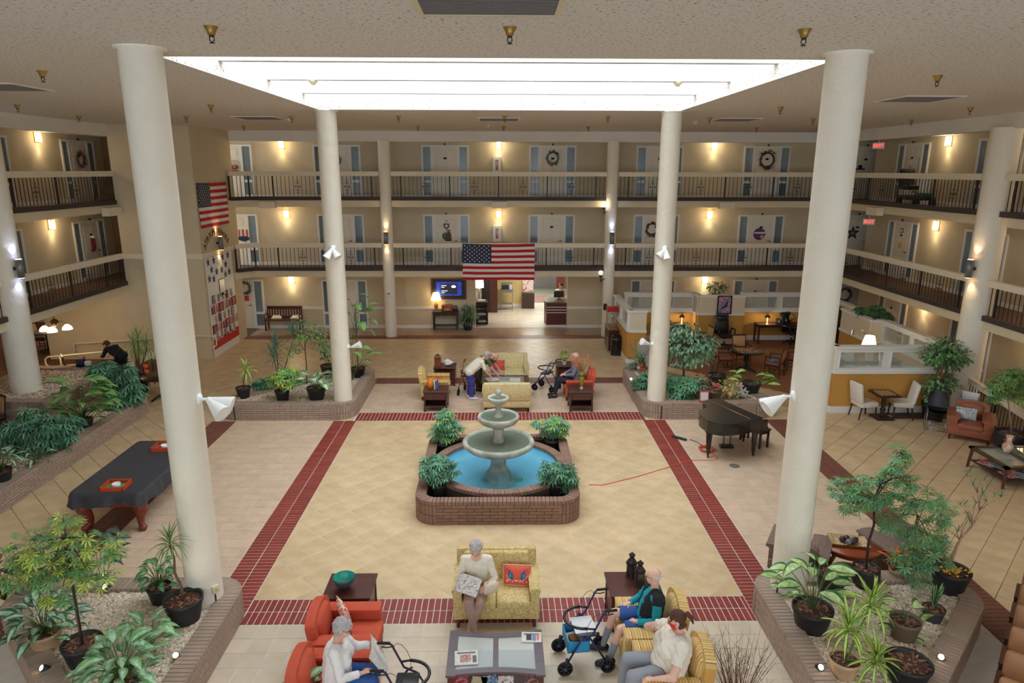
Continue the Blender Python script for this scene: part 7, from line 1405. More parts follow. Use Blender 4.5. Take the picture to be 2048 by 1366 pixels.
for x, y, rz, l in ((7.55, 22.3, PI/2, 'left of the puzzle table'), (8.4, 23.05, .05, 'behind the puzzle table'), (9.0, 21.6, -PI*.72, 'right of the puzzle table with a blue packet'), (7.5, 24.6, -PI*.45, 'beside the far dark table'), (9.95, 22.3, -PI/2-.3, 'half hidden behind the nearest right column'), (6.4, 25.3, .3, 'behind the big ficus')): side_chair('wooden_armchair', 'dark wooden armchair with tan back '+l, (x, y, 0), rz, m_darkwood, m_tanback, m_redseat, True, CG, W=.56)
def round_table(label, loc, rr, top, h=.73):
    r = thing('round_table', label, 'table', loc); B().lathe([(rr-.02, h-.04), (rr, h-.03), (rr, h-.005), (rr-.01, h), (0, h)], 8 if rr > .5 else 24, sm=False).obj('tabletop', m_blkpl, r); B().lathe([(.05, .12), (.045, .3), (.07, .5), (.09, h-.04)], 14).obj('pedestal', m_blkpl, r)
    for k in range(4): a = PI/4+k*PI/2; B().tube([(0, 0, .16), (.2*math.cos(a), .2*math.sin(a), .1), (.36*math.cos(a), .36*math.sin(a), .02)], [.04, .035, .025], 7).obj('foot', m_blkpl, r)
    if top:
        rg = random.Random(2); q = [B(), B(), B()]; s = rr*1.25
        for i in range(22):
            for j in range(22):
                x, y = -s/2+s*(i+.5)/22, -s/2+s*(j+.5)/22
                if math.hypot(x, y) < rr-.05 and rg.random() < .86: q[rg.randrange(3)].box(x, y, h, s/24, s/24, .004, rg.uniform(-.3, .3))
        pz = thing('jigsaw_puzzle', 'half-finished jigsaw puzzle spread on the octagonal games table' if top == 1 else 'dark jigsaw puzzle on the far games table', 'puzzle', (loc[0], loc[1], 0))
        for b_, nm, c in zip(q, ('orange_pieces', 'sand_pieces', 'dark_pieces'), ((206, 130, 80), (214, 180, 130), (70, 60, 56)) if top == 1 else ((90, 70, 66), (150, 130, 120), (50, 44, 46))): b_.obj(nm, mat(nm+str(top), c, .7), pz, kind='stuff')
    return r
round_table('black octagonal pedestal table in the games room', (8.28, 22.15, 0), .56, 1); round_table('dark round table near the recliner in the games room', (6.85, 24.6, 0), .56, 2)
r = thing('tissue_packet', 'blue packet lying on the games room chair seat', 'packet', (8.98, 21.6, .492), .3); B().rbox(-.12, .12, -.06, .06, 0, .07, .015).obj('body', motif('blue_packet', (60, 160, 200), (230, 236, 240), 8, .55), r)
def office_chair(label, loc, rz):
    r = thing('office_chair', label, 'chair', loc, rz); m = mat('black_leather', (34, 34, 38), .3, .1, 6); B().rbox(-.27, .27, -.28, .26, .42, .54, .05, puff=.2).obj('seat', m, r); T = Matrix.Translation((0, .24, .5)) @ Matrix.Rotation(-.2, 4, 'X'); B().rbox(-.27, .27, -.06, .07, 0, .72, .06, T=T, puff=.3).obj('backrest', m, r); B().rbox(-.2, .2, -.1, .02, .48, .7, .05, T=T, puff=.3).obj('headrest', m, r)
    for s in (-1, 1): B().tube([(s*.3, .2, .5), (s*.33, .15, .72), (s*.33, -.15, .73), (s*.3, -.2, .52)], .03, 7).obj('arm', m, r)
    B().cyl((0, 0, .1), (0, 0, .42), .035, n=10).obj('post', m_chrome, r)
    for k in range(5): a = 2*PI*k/5; q = B().tube([(0, 0, .12), (.3*math.cos(a), .3*math.sin(a), .08)], [.03, .02], 6); q.ell((.3*math.cos(a), .3*math.sin(a), .035), (.03, .03, .035), 8, 6); q.obj('base_arm', m_blkpl, r)
    return r
office_chair('black leather recliner chair before the eagle picture', (8.55, 25.35, 0), .1); office_chair('black office chair at the right of the writing desk', (11.35, 25.9, 0), .5)
dk = legged_table('writing_desk', 'dark wooden writing desk with lamp and globe against the back partition', 'desk', 1.75, .55, .76, m_darkwood, (10.9, 26.15, 0), 0, leg=.05); legged_table('writing_desk', 'second dark desk behind the big ficus', 'desk', 1.3, .5, .76, m_darkwood, (6.6, 26.2, 0), 0, leg=.05)
for x, y, l in ((10.45, 26.15, 'writing desk'), (7.1, 26.2, 'second desk behind the ficus')): r = thing('desk_lamp', 'brass banker lamp on the '+l, 'lamp', (x, y, .76)); B().lathe([(.08, 0), (.07, .02), (.02, .04), (.015, .3), (.01, .42)], 14).tube([(0, 0, .42), (.0, -.04, .46), (0, -.08, .42)], .01, 6).obj('stand', m_brass, r); B().lathe([(.11, .24), (.1, .28), (.05, .34), (.03, .36)], 16).obj('shade', mat('brass_dark', (120, 96, 60), .3, metal=.8), r); lamp_light('desk_bulb', 'POINT', (0, -.05, .2), 6, WARM, r, .04)
r = thing('photo_frame', 'small black photo frame on the writing desk', 'frame', (10.85, 26.05, .76)); B().bx(-.09, .09, -.01, .01, 0, .22).obj('frame', m_black, r); B().bx(-.065, .065, -.012, -.01, .04, .18).obj('photo', motif('portrait_a', (200, 200, 204), (90, 90, 96), 12), r)
r = thing('bottle', 'white pump bottle on the writing desk', 'bottle', (11.15, 26.1, .76)); B().lathe([(.035, 0), (.04, .14), (.02, .18), (.012, .25)], 12).obj('body', m_white, r)
r = thing('globe', 'antique beige globe on a dark stand on the writing desk', 'globe', (11.4, 26.2, .76)); B().ell((0, 0, .24), (.12, .12, .12), 18, 12).obj('sphere', motif('globe_map', (214, 196, 140), (170, 140, 90), 6, .52), r); B().lathe([(.08, 0), (.07, .02), (.02, .05), (.015, .12)], 12).tube([(.13*math.cos(t), 0, .24+.13*math.sin(t)) for t in [-PI/2+PI*i/10 for i in range(11)]], .008, 5).obj('stand', m_darkwood, r)
r = thing('eagle_picture', 'framed picture of a soaring eagle on a pink and violet sky', 'picture', (8.62, 25.86, 1.2)); W, H = .56, .72; q = B()
for a in ((-W/2, W/2, 0, .045), (-W/2, W/2, H-.045, H), (-W/2, -W/2+.045, 0, H), (W/2-.045, W/2, 0, H)): q.bx(a[0], a[1], -.02, .01, a[2], a[3])
q.obj('frame', m_black, r); B().bx(-W/2+.04, W/2-.04, -.008, .0, .04, H-.04).obj('sky_print', motif('dusk_sky', (196, 150, 176), (120, 118, 170), 4, .48, .5), r); q = B(); q.add([(-.16, -.011, .22), (-.05, -.011, .30), (.0, -.011, .34), (.06, -.011, .44), (.16, -.011, .58), (.12, -.011, .42), (.1, -.011, .34), (.17, -.011, .30), (.06, -.011, .28), (-.04, -.011, .22)], [(0, 1, 9), (1, 2, 8, 9), (2, 3, 6, 8), (3, 4, 5, 6), (6, 7, 8)]); q.obj('eagle', m_black, r)
r = thing('game_bookcase', 'dark bookcase full of colourful game boxes at the right of the games room', 'bookcase', (12.3, 25.0, 0), -PI/2); W, H = 1.4, 1.75; q = B(); q.bx(-W/2, W/2, .16, .18, 0, H)
for x in (-W/2, W/2-.03): q.bx(x, x+.03, -.16, .18, 0, H)
q.obj('case', m_darkwood, r)
for k in range(6): B().bx(-W/2, W/2, -.16, .16, .02+k*.34, .05+k*.34).obj('shelf', m_darkwood, r)
rg = random.Random(12); PAL = [(200, 60, 120), (70, 130, 190), (230, 200, 80), (240, 240, 236), (190, 50, 50), (80, 150, 90), (120, 80, 160), (230, 140, 60)]
for k in range(5):
    x = -W/2+.05; np_ = 0
    while x < W/2-.14:
        w = rg.uniform(.14, .3); n_ = rg.randint(2, 4); np_ += 1; z = .052+k*.34
        if x+w > W/2-.03: break
        for j in range(n_):
            hh = rg.uniform(.045, .075); c = PAL[rg.randrange(8)]; p = Matrix.Rotation(-PI/2, 3, 'Z') @ V((x+w/2, -.02, 0)); bxo = thing('game_box', '%s game box, %s of pile %d on shelf %d of the bookcase' % ({(200, 60, 120): 'magenta', (70, 130, 190): 'blue', (230, 200, 80): 'yellow', (240, 240, 236): 'white', (190, 50, 50): 'red', (80, 150, 90): 'green', (120, 80, 160): 'purple', (230, 140, 60): 'orange'}[c], ('bottom', 'second', 'third', 'top')[j], np_, k+1), 'box', (12.3+p.x, 25.0+p.y, z), -PI/2, 'game boxes in the bookcase'); B().bx(-w/2, w/2, -.13, .12, 0, hh-.002).obj('lid', mat('box_%d_%d' % (c[0], c[1]), c, .5, .15, 8), bxo); z += hh
        x += w+.02
r = thing('floor_lamp', 'chrome swing-arm floor lamp in front of the cream partition', 'lamp', (11.55, 20.6, 0)); B().lathe([(.14, 0), (.13, .02), (.015, .03), (.012, 1.45)], 16).tube([(0, 0, 1.45), (-.25, .1, 1.75), (-.5, .2, 1.7)], .012, 6).obj('stand', m_chrome, r); B().lathe([(.02, .12), (.07, 0), (.08, -.02)][::-1], 14, -.52, .2, 1.62).obj('shade', m_chrome, r)
r = thing('table_lamp', 'lit table lamp with pale shade glowing behind the chess table partition', 'lamp', (11.0, 19.7, 1.15)); B().lathe([(.09, 0), (.05, .03), (.03, .1), (.05, .2), (.015, .3), (.012, .4)], 14).obj('base', m_bronze, r); B().lathe([(.2, .38), (.13, .66)], 20).obj('shade', m_glow2, r); lamp_light('lamp_bulb', 'POINT', (0, 0, .55), 12, WARM, r, .06)
r = legged_table('office_desk', 'tall desk with white boxes seen through the partition windows', 'desk', 2.2, .7, 1.15, m_darkwood, (10.7, 19.6, 0), 0)
for i, (x, w, h) in enumerate(((9.85, .13, .22), (10.25, .2, .36), (10.25, .45, .1), (10.85, .16, .26), (11.25, .12, .2))): rr = thing('white_box', ('small white box at the left on', 'tall white box standing on', 'flat white box on', 'white box in the middle of', 'white box at the right of')[i]+' the office desk behind the glass', 'box', (x, 19.35+(.18 if i == 2 else 0), 1.15), 0, 'white boxes on the office desk'); B().bx(-w/2, w/2, -.08, .08, 0, h).obj('carton', m_white, rr)
# plants on the partition tops
tree('ficus', 'leafy plant rising above the back partition of the games room', 'plant', None, 0, .1, 0, [(1435, 577, 20, 10), (1425, 570, 12, 7), (1448, 572, 12, 8), (1430, 584, 14, 6)], 260, .13, OVATE, [G_FIC, G_DK], 80, pot=False, at=(8.3, 26.9, 0))
tree('schefflera', 'trailing foliage along the top of the right partition', 'plant', None, 0, .1, 1.92, [(1735, 628, 16, 8), (1755, 618, 14, 8), (1748, 634, 18, 7), (1772, 632, 12, 8), (1722, 618, 10, 6)], 240, .17, PALM7, [G_MID, G_DK], 81, pot=False, at=(12.05, 22.3, 1.92))
# popcorn cart, bin, wall phone
r = thing('storage_cart', 'dark wooden cart with a granite top by the right slim column', 'cart', (4.2, 25.15, 0)); B().bx(-.18, .18, -.5, .5, .06, .84).obj('body', m_mahog, r); B().slab(.42, 1.06, .04, .01, z=.84).obj('countertop', mat('granite', (120, 104, 88), .25, .3, 40), r)
for s in (-1, 1): d = B().bx(-.2, -.18, min(s*.02, s*.48), max(s*.02, s*.48), .1, .8).obj('door', m_mahog, r); B().ell((-.21, s*.06, .5), (.012, .012, .012), 6, 4).obj('knob', m_chrome, d)
r = thing('popcorn_machine', 'glass popcorn machine with a red top on the wooden cart', 'popcorn machine', (4.2, 25.25, .88)); q = B()
for sx in (-1, 1):
    for sy in (-1, 1): q.box(sx*.19, sy*.17, 0, .025, .025, .62)
q.bx(-.2, .2, -.18, .18, 0, .06); q.obj('frame', m_brass, r); B().bx(-.21, .21, -.19, .19, .56, .72).obj('hood', mat('popcorn_red', (196, 34, 50), .4), r); B().bx(-.18, .18, -.16, .16, .06, .56).obj('glass_case', glass('case_glass', (200, 205, 200), .2, .03), r); B().lathe([(.07, .34), (.08, .44), (.03, .46)], 12).obj('kettle', m_chrome, r)
r = thing('trash_bin', 'round black dome-topped bin with steel trim beside the popcorn cart', 'bin', (4.22, 24.25, 0)); B().lathe([(.2, .03), (.2, .62), (.19, .68), (.12, .78), (0, .8)], 24).obj('body', mat('gloss_black', (26, 26, 28), .12), r); B().lathe([(.205, 0), (.205, .03)], 24).lathe([(.203, .62), (.203, .635)], 24).obj('trim', m_chrome, r); B().bx(-.1, .1, -.19, -.165, .66, .72).obj('flap', m_black, r)
r = thing('wall_phone', 'black wall phone on the slim column right of the flag', 'phone', (4.2, 27.06, 1.25)); B().rbox(-.07, .07, -.06, .02, -.13, .13, .02).obj('body', m_black, r)
r = thing('grey_board', 'grey folded board leaning by the partition end behind the ZZ plant', 'board', (5.0, 22.6, 0)); B().bx(-.3, .3, -.02, .02, 0, .9, T=RT(0, 0, 0, -.15, 0, .3)).obj('panel', mat('board_grey', (190, 192, 194), .6), r)
# ---------------------------------------------------------------- back wall, lobby
r = thing('television', 'wall television in a red-brown frame showing a blue weather screen', 'television', (-2.18, WY, 1.7)); q = B()
for a in ((-.73, .73, -.44, -.37), (-.73, .73, .37, .44), (-.73, -.66, -.37, .37), (.66, .73, -.37, .37)): q.bx(a[0], a[1], -.09, 0, a[2], a[3])
q.obj('wood_frame', m_mahog, r); B().bx(-.66, .66, -.06, -.01, -.37, .37).obj('bezel', m_blkpl, r); B().bx(-.53, .53, -.064, -.06, -.29, .30).obj('screen', motif('tv_blue', (50, 60, 190), (30, 90, 220), 2, .5, .3), r); _M['tv_blue'].node_tree.nodes['Principled BSDF'].inputs['Emission Color'].default_value = lin((60, 70, 200))+(1,); _M['tv_blue'].node_tree.nodes['Principled BSDF'].inputs['Emission Strength'].default_value = .25
B().bx(-.36, .36, -.067, -.064, -.22, .22).obj('dark_panel', mat('tv_dark', (38, 40, 56), .3, emit=.3), r); q = B()
for z_, x0, x1 in ((.14, -.32, -.1), (.07, -.32, -.18), (-.08, -.32, -.06), (-.16, -.32, -.18)): q.bx(x0, x1, -.069, -.067, z_-.012, z_+.012)
q.ell((.2, -.068, .1), (.1, .002, .06), 12, 6); q.obj('screen_text', mat('tv_text', (220, 226, 240), .4, emit=1), r)
r = legged_table('console_table', 'black console table below the television', 'table', 1.1, .38, .78, m_darkwood, (-2.33, 28.56, 0), PI, leg=.06, shelf=.16, top=.05); 
for i in range(3): d = B().bx(-.5+.34*i, -.2+.34*i, .17, .2, .6, .72).obj('drawer', m_darkwood, r)
r = thing('table_lamp', 'lit table lamp with pleated shade on the console table', 'lamp', (-2.72, 28.56, .78)); B().lathe([(.09, 0), (.08, .03), (.04, .05), (.09, .2), (.08, .3), (.03, .38), (.012, .42), (.012, .55)], 16).obj('base', mat('ceramic_amber', (160, 120, 70), .3, .3, 10), r); B().lathe([(.22, .48), (.12, .78)], 22).obj('shade', m_glow, r); lamp_light('lamp_bulb', 'POINT', (0, 0, .62), 14, WARM, r, .08)
r = thing('radio', 'vintage wooden radio on the console table', 'radio', (-2.25, 28.54, .78)); B().rbox(-.23, .23, -.12, .12, 0, .28, .03).obj('case', m_cherry, r); B().bx(-.12, .12, -.125, -.12, .05, .15).obj('dial', m_brass, r)
r = thing('clock', 'small black digital clock on the console table', 'clock', (-1.9, 28.54, .78)); B().rbox(-.08, .08, -.05, .05, 0, .24, .02).obj('case', m_blkpl, r); B().bx(-.06, .06, -.055, -.05, .14, .2).obj('display', m_steel, r)
r = thing('photo_frame', 'small frame standing on the wooden radio', 'frame', (-2.25, 28.56, 1.06)); B().bx(-.06, .06, -.01, .01, 0, .14).obj('frame', m_steel, r); B().bx(-.045, .045, -.013, -.01, .02, .12).obj('photo', m_mag[0], r)
r = thing('bench', 'dark red slatted wooden bench against the ground floor back wall', 'bench', (-9.15, 28.52, 0)); 
for sx in (-1, 1): B().tube([(sx*.72, -.22, 0), (sx*.72, -.2, .45), (sx*.72, -.24, .64)], [.03, .028, .022], 7).obj('leg', m_mahog, r); B().tube([(sx*.72, .2, 0), (sx*.72, .16, .45), (sx*.72, .22, .98)], [.03, .028, .022], 7).obj('leg', m_mahog, r); B().tube([(sx*.72, -.27, .65), (sx*.74, 0, .67), (sx*.72, .2, .66)], .026, 7).obj('arm', m_mahog, r)
B().slab(1.5, .46, .05, .01, z=.42).obj('seat', m_mahog, r); B().box(0, .205, .84, 1.46, .04, .13).obj('top_rail', m_mahog, r); B().box(0, .175, .50, 1.46, .03, .05).obj('bottom_rail', m_mahog, r)
sl = B().box(0, 0, 0, .05, .018, .32).mesh('slat', m_mahog)
for i in range(12): link('slat', sl, r, (-.64+1.28*i/11, .18, .54), (-.08, 0, 0))
pillow('cushion', 'flat white cushion on the left of the wooden bench', (-9.45, 28.5, .48), (-1.3, 0, .2), .42, .36, m_white_up, .05); pillow('cushion', 'flat white cushion on the right of the wooden bench', (-8.7, 28.5, .48), (-1.3, 0, -.2), .42, .36, m_white_up, .05)
for z_, l in ((6.76, 'third'), (4.02, 'second')): r = thing('extinguisher_cabinet', 'white fire extinguisher cabinet on the %s floor back wall' % l, 'cabinet', (-.14, WY, z_)); q = B(); q.bx(-.17, .17, -.1, -.08, -.33, -.2); q.bx(-.17, .17, -.1, -.08, .22, .33); q.bx(-.17, -.07, -.1, -.08, -.2, .22); q.bx(.07, .17, -.1, -.08, -.2, .22); q.bx(-.17, .17, -.08, 0, -.33, -.31); q.bx(-.17, .17, -.08, 0, .31, .33); q.bx(-.17, -.15, -.08, 0, -.31, .31); q.bx(.15, .17, -.08, 0, -.31, .31); q.obj('case', m_white, r); B().bx(-.07, .07, -.09, -.086, -.2, .22).obj('pane', m_pglass, r); B().cyl((0, -.04, -.3), (0, -.04, .08), .055, n=12).obj('extinguisher', mat('extinguisher_red', (170, 30, 36), .4), r); B().cyl((.1, -.1, -.02), (.1, -.12, -.02), .015, n=8).obj('latch', m_chrome, r)
r = thing('thermostat_box', 'white control box on the slim column left of the television', 'control box', (-4.45, YB-.23, 1.78)); B().rbox(-.1, .1, -.04, .02, -.12, .12, .015).obj('box', m_white, r); B().bx(-.05, .05, -.045, -.04, -.02, .05).obj('display', m_steel, r)
# lobby
b = B(); b.bx(-4, 9, WY+.2, 40, 2.55, 2.7); structure(b, 'ceiling', m_soffit); b = B(); b.bx(-4.2, -4, WY, 40, 0, 2.6); b.bx(9, 9.2, WY, 40, 0, 2.6); b.bx(-4, 9, 40, 40.2, 0, 2.6); structure(b, 'wall_lobby', m_wall)
b = B(); b.bx(-.75, 1.1, 33.6, 33.8, 0, 2.6); b.bx(-.75, -.6, 33.8, 36, 0, 2.6); structure(b, 'wall_lobby', mat('lobby_yellow', (224, 200, 140), .85), 'pale yellow lobby wall behind the microwave stand'); b = B(); b.bx(-.75, 1.1, 33.56, 33.6, 0, .13); structure(b, 'baseboard_lobby', m_white)
wn = tag(link('window_2', None), 'teal-tinted glass wall at the far right of the lobby', kind=STR)
for i in range(5): B().bx(1.8+i*.75, 2.5+i*.75, 38.9, 38.95, .7, 2.5).obj('pane', mat('teal_pane', (120, 200, 196), .2, emit=.55), wn)  # panes glow to stand in for the light beyond the glass
B().bx(1.75, 5.6, 38.95, 39.05, 0, .7).bx(1.75, 5.6, 38.9, 39.05, 2.5, 2.56).obj('frame', m_steel, wn)
for i, (x, y) in enumerate(((1.6, 31), (1.6, 35), (4.5, 33), (0, 37))):
    area('lobby_panel_lamp', (x, y, 2.52), (0, 0, 0), 1.2, .6, 42, (1, .95, .86)); r = thing('ceiling_light', 'flat white lobby ceiling light, number %d into the lobby' % (i+1), 'ceiling light', (x, y, 2.55)); B().bx(-.62, .62, -.32, .32, -.02, 0).obj('diffuser', mat('panel_glow', (255, 246, 226), .5, emit=2), r)
r = thing('reception_counter', 'dark red reception counter with white stripes and stone top', 'counter', (2.42, 29.9, 0)); q = B(); P = [(-.45, -1.0), (.45, -1.0), (.45, .9), (-.1, .9), (-.4, .2), (-.52, -.5)]; q.prism(P, .1, 1.05); q.obj('body', mat('counter_red', (96, 40, 36), .35, .1, 4), r); B().prism([(x*1.06, y*1.03) for x, y in P], 1.05, 1.1).obj('countertop', mat('granite', (120, 104, 88), .25), r); B().prism([(x*.97, y*.99) for x, y in P], 0, .1).obj('toe_kick', m_white, r)
for z_ in (.62, .74, .86): B().bx(-.44, .44, -1.012, -1.0, z_, z_+.03).obj('stripe', m_white, r)
r = thing('monitor', 'black monitor on the reception counter', 'monitor', (2.55, 29.6, 1.1), .2); B().bx(-.22, .22, -.02, .02, .08, .36).bx(-.1, .1, -.08, .08, 0, .015).cyl((0, 0, 0), (0, 0, .1), .02).obj('case', m_blkpl, r)
J = seated(.1, .62, sh=.17, headf=(-.3, -.9, -.3)); r = person('person with long dark hair working behind the reception counter', (2.7, 30.4, .25), 0, J, FA, [('blouse', mat('white_blouse', (226, 226, 230), .9), LONG, .016, .005), ('trousers', mat('black_trousers', (40, 40, 52), .9), {'thigh': (0, 1), 'shin': (0, 1)}, .02, .003)], ('long', mat('black_hair', (34, 28, 28), .6), .026))
r = thing('stool', 'high stool under the person at reception', 'stool', (2.7, 30.45, 0)); B().lathe([(.18, .70), (.19, .72), (.18, .755)], 18).obj('seat', m_blkpl, r); B().cyl((0, 0, .02), (0, 0, .7), .03).lathe([(.22, 0), (.2, .03)], 18).obj('post', m_chrome, r)
r = legged_table('microwave_stand', 'tall steel stand holding the lobby microwave', 'stand', .62, .5, 1.0, m_steel, (.3, 32.7, 0), 0, leg=.03, shelf=.3); r = thing('microwave', 'silver microwave on the steel lobby stand', 'microwave', (.3, 32.7, 1.0)); B().rbox(-.27, .27, -.2, .2, 0, .3, .015).obj('case', m_steel, r); B().bx(-.24, .1, -.21, -.2, .04, .26).obj('door', m_blkpl, r); B().bx(.12, .25, -.21, -.2, .04, .26).obj('control_panel', mat('panel_light', (190, 190, 194), .4), r)
r = thing('brochure_shelf', 'dark wooden shelf unit of papers at the left of the lobby opening', 'shelf', (-.82, 29.6, 0)); q = B(); q.bx(-.27, -.24, -.25, .25, 0, 1.0); q.bx(.24, .27, -.25, .25, 0, 1.0); q.bx(-.27, .27, .22, .25, 0, 1.0); q.obj('case', m_mahog, r)
for z_ in (.08, .4, .72, .98): B().bx(-.25, .25, -.25, .25, z_, z_+.03).obj('shelf_board', m_mahog, r)
for i, z_ in enumerate((.11, .43, 1.01)): magazine('stack of papers on the %s of the lobby shelf unit' % ('bottom shelf', 'middle shelf', 'top')[i], (-.82, 29.58, z_), .1, .34, .26, m_mag[0], 'paper_stack', .06)
r = thing('floor_lamp', 'tall metal lamp with pale drum shade inside the lobby', 'lamp', (-.95, 30.3, 0)); B().lathe([(.15, 0), (.14, .03), (.06, .06), (.05, 1.35), (.015, 1.5)], 16).obj('stand', mat('pewter', (170, 165, 150), .35, metal=.7), r); B().lathe([(.2, 1.5), (.18, 1.95)], 20).obj('shade', m_glow2, r); lamp_light('lamp_bulb', 'POINT', (0, 0, 1.7), 12, WARM, r, .08)
r = thing('wardrobe', 'dark cabinet standing behind the lobby lamp', 'cabinet', (-.45, 32.2, 0)); B().bx(-.45, .3, -.2, .2, 0, 2.1).obj('case', m_mahog, r); B().bx(-.43, -.08, -.22, -.2, .1, 2.0).obj('door', m_blkpl, r); B().bx(-.06, .28, -.22, -.2, .1, 2.0).obj('door', m_mahog, r)
r = thing('display_stand', 'red and white display above a dark desk in the lobby', 'display', (1.35, 33.2, 0)); legs = B().bx(-.3, .3, -.25, .25, 0, .76).obj('desk', m_darkwood, r); B().bx(-.25, .25, -.02, .02, .8, 1.5).obj('poster', motif('poster_red', (226, 220, 214), (200, 50, 50), 5, .55), r)
r = thing('dark_post', 'dark red panelled post beyond the reception counter', 'post', (3.0, 34.2, 0)); B().bx(-.2, .2, -.2, .2, 0, 2.5).obj('shaft', mat('counter_red', (96, 40, 36), .35), r); B().bx(-.14, .14, -.22, -.2, 1.75, 2.2).obj('picture', m_pane, r)
b = B(); b.bx(1.5, 2.9, 34.5, 36.5, 0, .006); tag(b.obj('rug', mat('mauve_rug', (146, 118, 116), .95)), 'mauve doormat on the pale lobby floor', 'rug')
# ---------------------------------------------------------------- corner tower decorations
m_gold_let = mat('brown_letters', (120, 80, 60), .6)
st = thing('wall_lettering', 'arched brown letters ATRIUM HEROES on the corner tower', 'lettering', (-10.27, 25.17, 2.98)); s = 'ATRIUM HEROES'
for i, ch in enumerate(s):
    if ch == ' ': continue
    a = -.80+1.60*i/(len(s)-1); o = link('letter', text_mesh('letter', ch, .30, m_gold_let, .01), st); o.matrix_local = Matrix.Translation((0, 1.42*math.sin(a), 1.42*math.cos(a))) @ Matrix.Rotation(PI/2, 4, 'Z') @ Matrix.Rotation(PI/2, 4, 'X') @ Matrix.Rotation(-a, 4, 'Z')
hp = thing('heroes_panel', 'white panel with red stripes below the arched lettering on the corner tower', 'wall panel', (-10.28, 25.2, 0)); B().bx(0, .02, -1.18, 1.2, .0, 3.56).obj('board', m_white, hp)
for z0, z1_ in ((.28, .64), (.84, 1.16), (1.52, 1.86)): B().bx(.02, .026, -1.18, 1.2, z0, z1_).obj('red_stripe', mat('stripe_red', (206, 48, 48), .6), hp)
def star5(cx, cz, rr, th=.012): return [(cx+rr*(1 if t % 2 == 0 else .42)*math.sin(PI*t/5), cz+rr*(1 if t % 2 == 0 else .42)*math.cos(PI*t/5)) for t in range(10)]
TY = Matrix.Rotation(PI/2, 4, 'Z') @ Matrix.Rotation(PI/2, 4, 'X')
for i, (x, y) in enumerate(((124, 258), (188, 233), (240, 242), (288, 192), (347, 170), (165, 338), (223, 358), (280, 335), (325, 275), (322, 388), (364, 358), (142, 447), (191, 443))):
    p = GX(395+x/5.69, 480+y/5.69, -10.24); r = thing('wall_star', '%s star on the heroes panel, number %d reading from the top left' % ('pale silver' if i == 2 else 'dark blue-grey', i+1), 'star', (-10.257, p.y, p.z), 0, 'stars on the heroes panel'); B().prism(star5(0, 0, .15), 0, .012, T=TY).obj('star', mat('star_silver', (206, 200, 196), .5) if i == 2 else motif('star_pattern', (70, 76, 100), (200, 200, 210), 40, .62), r)
def wallpic(label, y, z, w, h, m, fm, grp=None):
    r = thing('framed_photo', label, 'picture', (-10.253, y, z), PI/2, grp); B().bx(-w/2, w/2, -.014, 0, -h/2, h/2).obj('frame', fm, r); B().bx(-w/2+.02, w/2-.02, -.016, -.014, -h/2+.02, h/2-.02).obj('photo', m, r)
POR = [motif('portrait_%d' % i, a, c, 9+i, .5) for i, (a, c) in enumerate((((206, 200, 196), (70, 60, 60)), ((150, 120, 110), (60, 50, 70)), ((220, 216, 210), (110, 90, 100)), ((120, 100, 90), (200, 180, 160))))]
wallpic('navy-framed mirror-like certificate in the middle of the heroes panel', 25.2, 2.37, .5, .62, mat('certificate', (222, 214, 190), .3), m_fbl)
for row, (z, n_, y0) in enumerate(((2.05, 5, 24.35), (1.69, 6, 24.12), (1.34, 5, 24.35), (1.0, 6, 24.2), (.72, 5, 24.35))):
    for i in range(n_): wallpic('small portrait photo on the heroes panel, %s row, number %d from the left' % (('top', 'second', 'third', 'fourth', 'bottom')[row], i+1), y0+.40*i, z, .24, .3, POR[(i*3+row) % 4], m_white if (row+i) % 3 else m_black, 'portrait photos on the heroes panel')
# ---------------------------------------------------------------- door decorations
def wreath(label, p, rz, R, mats, flowers=None, hang=None, seed=1):
    r = thing('wreath', label, 'wreath', tuple(p), rz); rg = random.Random(seed); pl = []
    B().tube([(R*.8*math.cos(2*PI*i/20), -.02, R*.8*math.sin(2*PI*i/20)) for i in range(21)], R*.09, 6).obj('ring', m_dbark, r)
    for i in range(150): a = rg.uniform(0, 2*PI); d = rg.gauss(.8, .1)*R; pl.append(((d*math.cos(a), -.03-.03*rg.random(), d*math.sin(a)), (math.cos(a+rg.uniform(-1, 1)), -.4, math.sin(a+rg.uniform(-1, 1))), R*.34))
    foliage('foliage', r, mats, pl, OVATE, (0, 0, 0))
    if flowers:
        q = B()
        for i in range(7): a = -PI/2-.5+rg.uniform(-.6, .6); q.ell((.75*R*math.cos(a), -.07, .75*R*math.sin(a)), (R*.2, R*.1, R*.2), 8, 5)
        q.obj('flowers', flowers, r)
    if hang: B().bx(-.02, .02, -.035, -.03, R*.9, R*.9+hang).obj('hanger', m_white, r)
    return r
yd = WY-.05
wreath('green wreath with orange flowers on a white ribbon, third floor', (2.12, yd, F3+1.6), 0, .27, [G_DK, G_SCH], mat('wreath_orange', (222, 120, 76), .7, rnd=.2), .3, 1)
m_autumn = [leafm('autumn_red', (110, 56, 46)), leafm('autumn_brown', (140, 90, 60)), leafm('autumn_rust', (160, 76, 50))]
wreath('large brown autumn wreath on the third floor door right of the column', (10.85, yd, F3+1.55), 0, .34, m_autumn, None, .25, 2)
wreath('autumn leaf wreath on the second floor, beside the back right column', (6.3, yd, F2+1.5), 0, .28, m_autumn, None, None, 3)
wreath('dark wreath with pale flowers on the ground floor door by the tower', (-10.75, yd, 1.75), 0, .27, [G_DK, leafm('dusty', (130, 120, 124))], None, None, 4)
wreath('thin ring wreath on the third floor door behind the back left column', (-6.6, yd, F3+1.5), 0, .2, [leafm('pale_twig', (190, 170, 166))], None, None, 5)
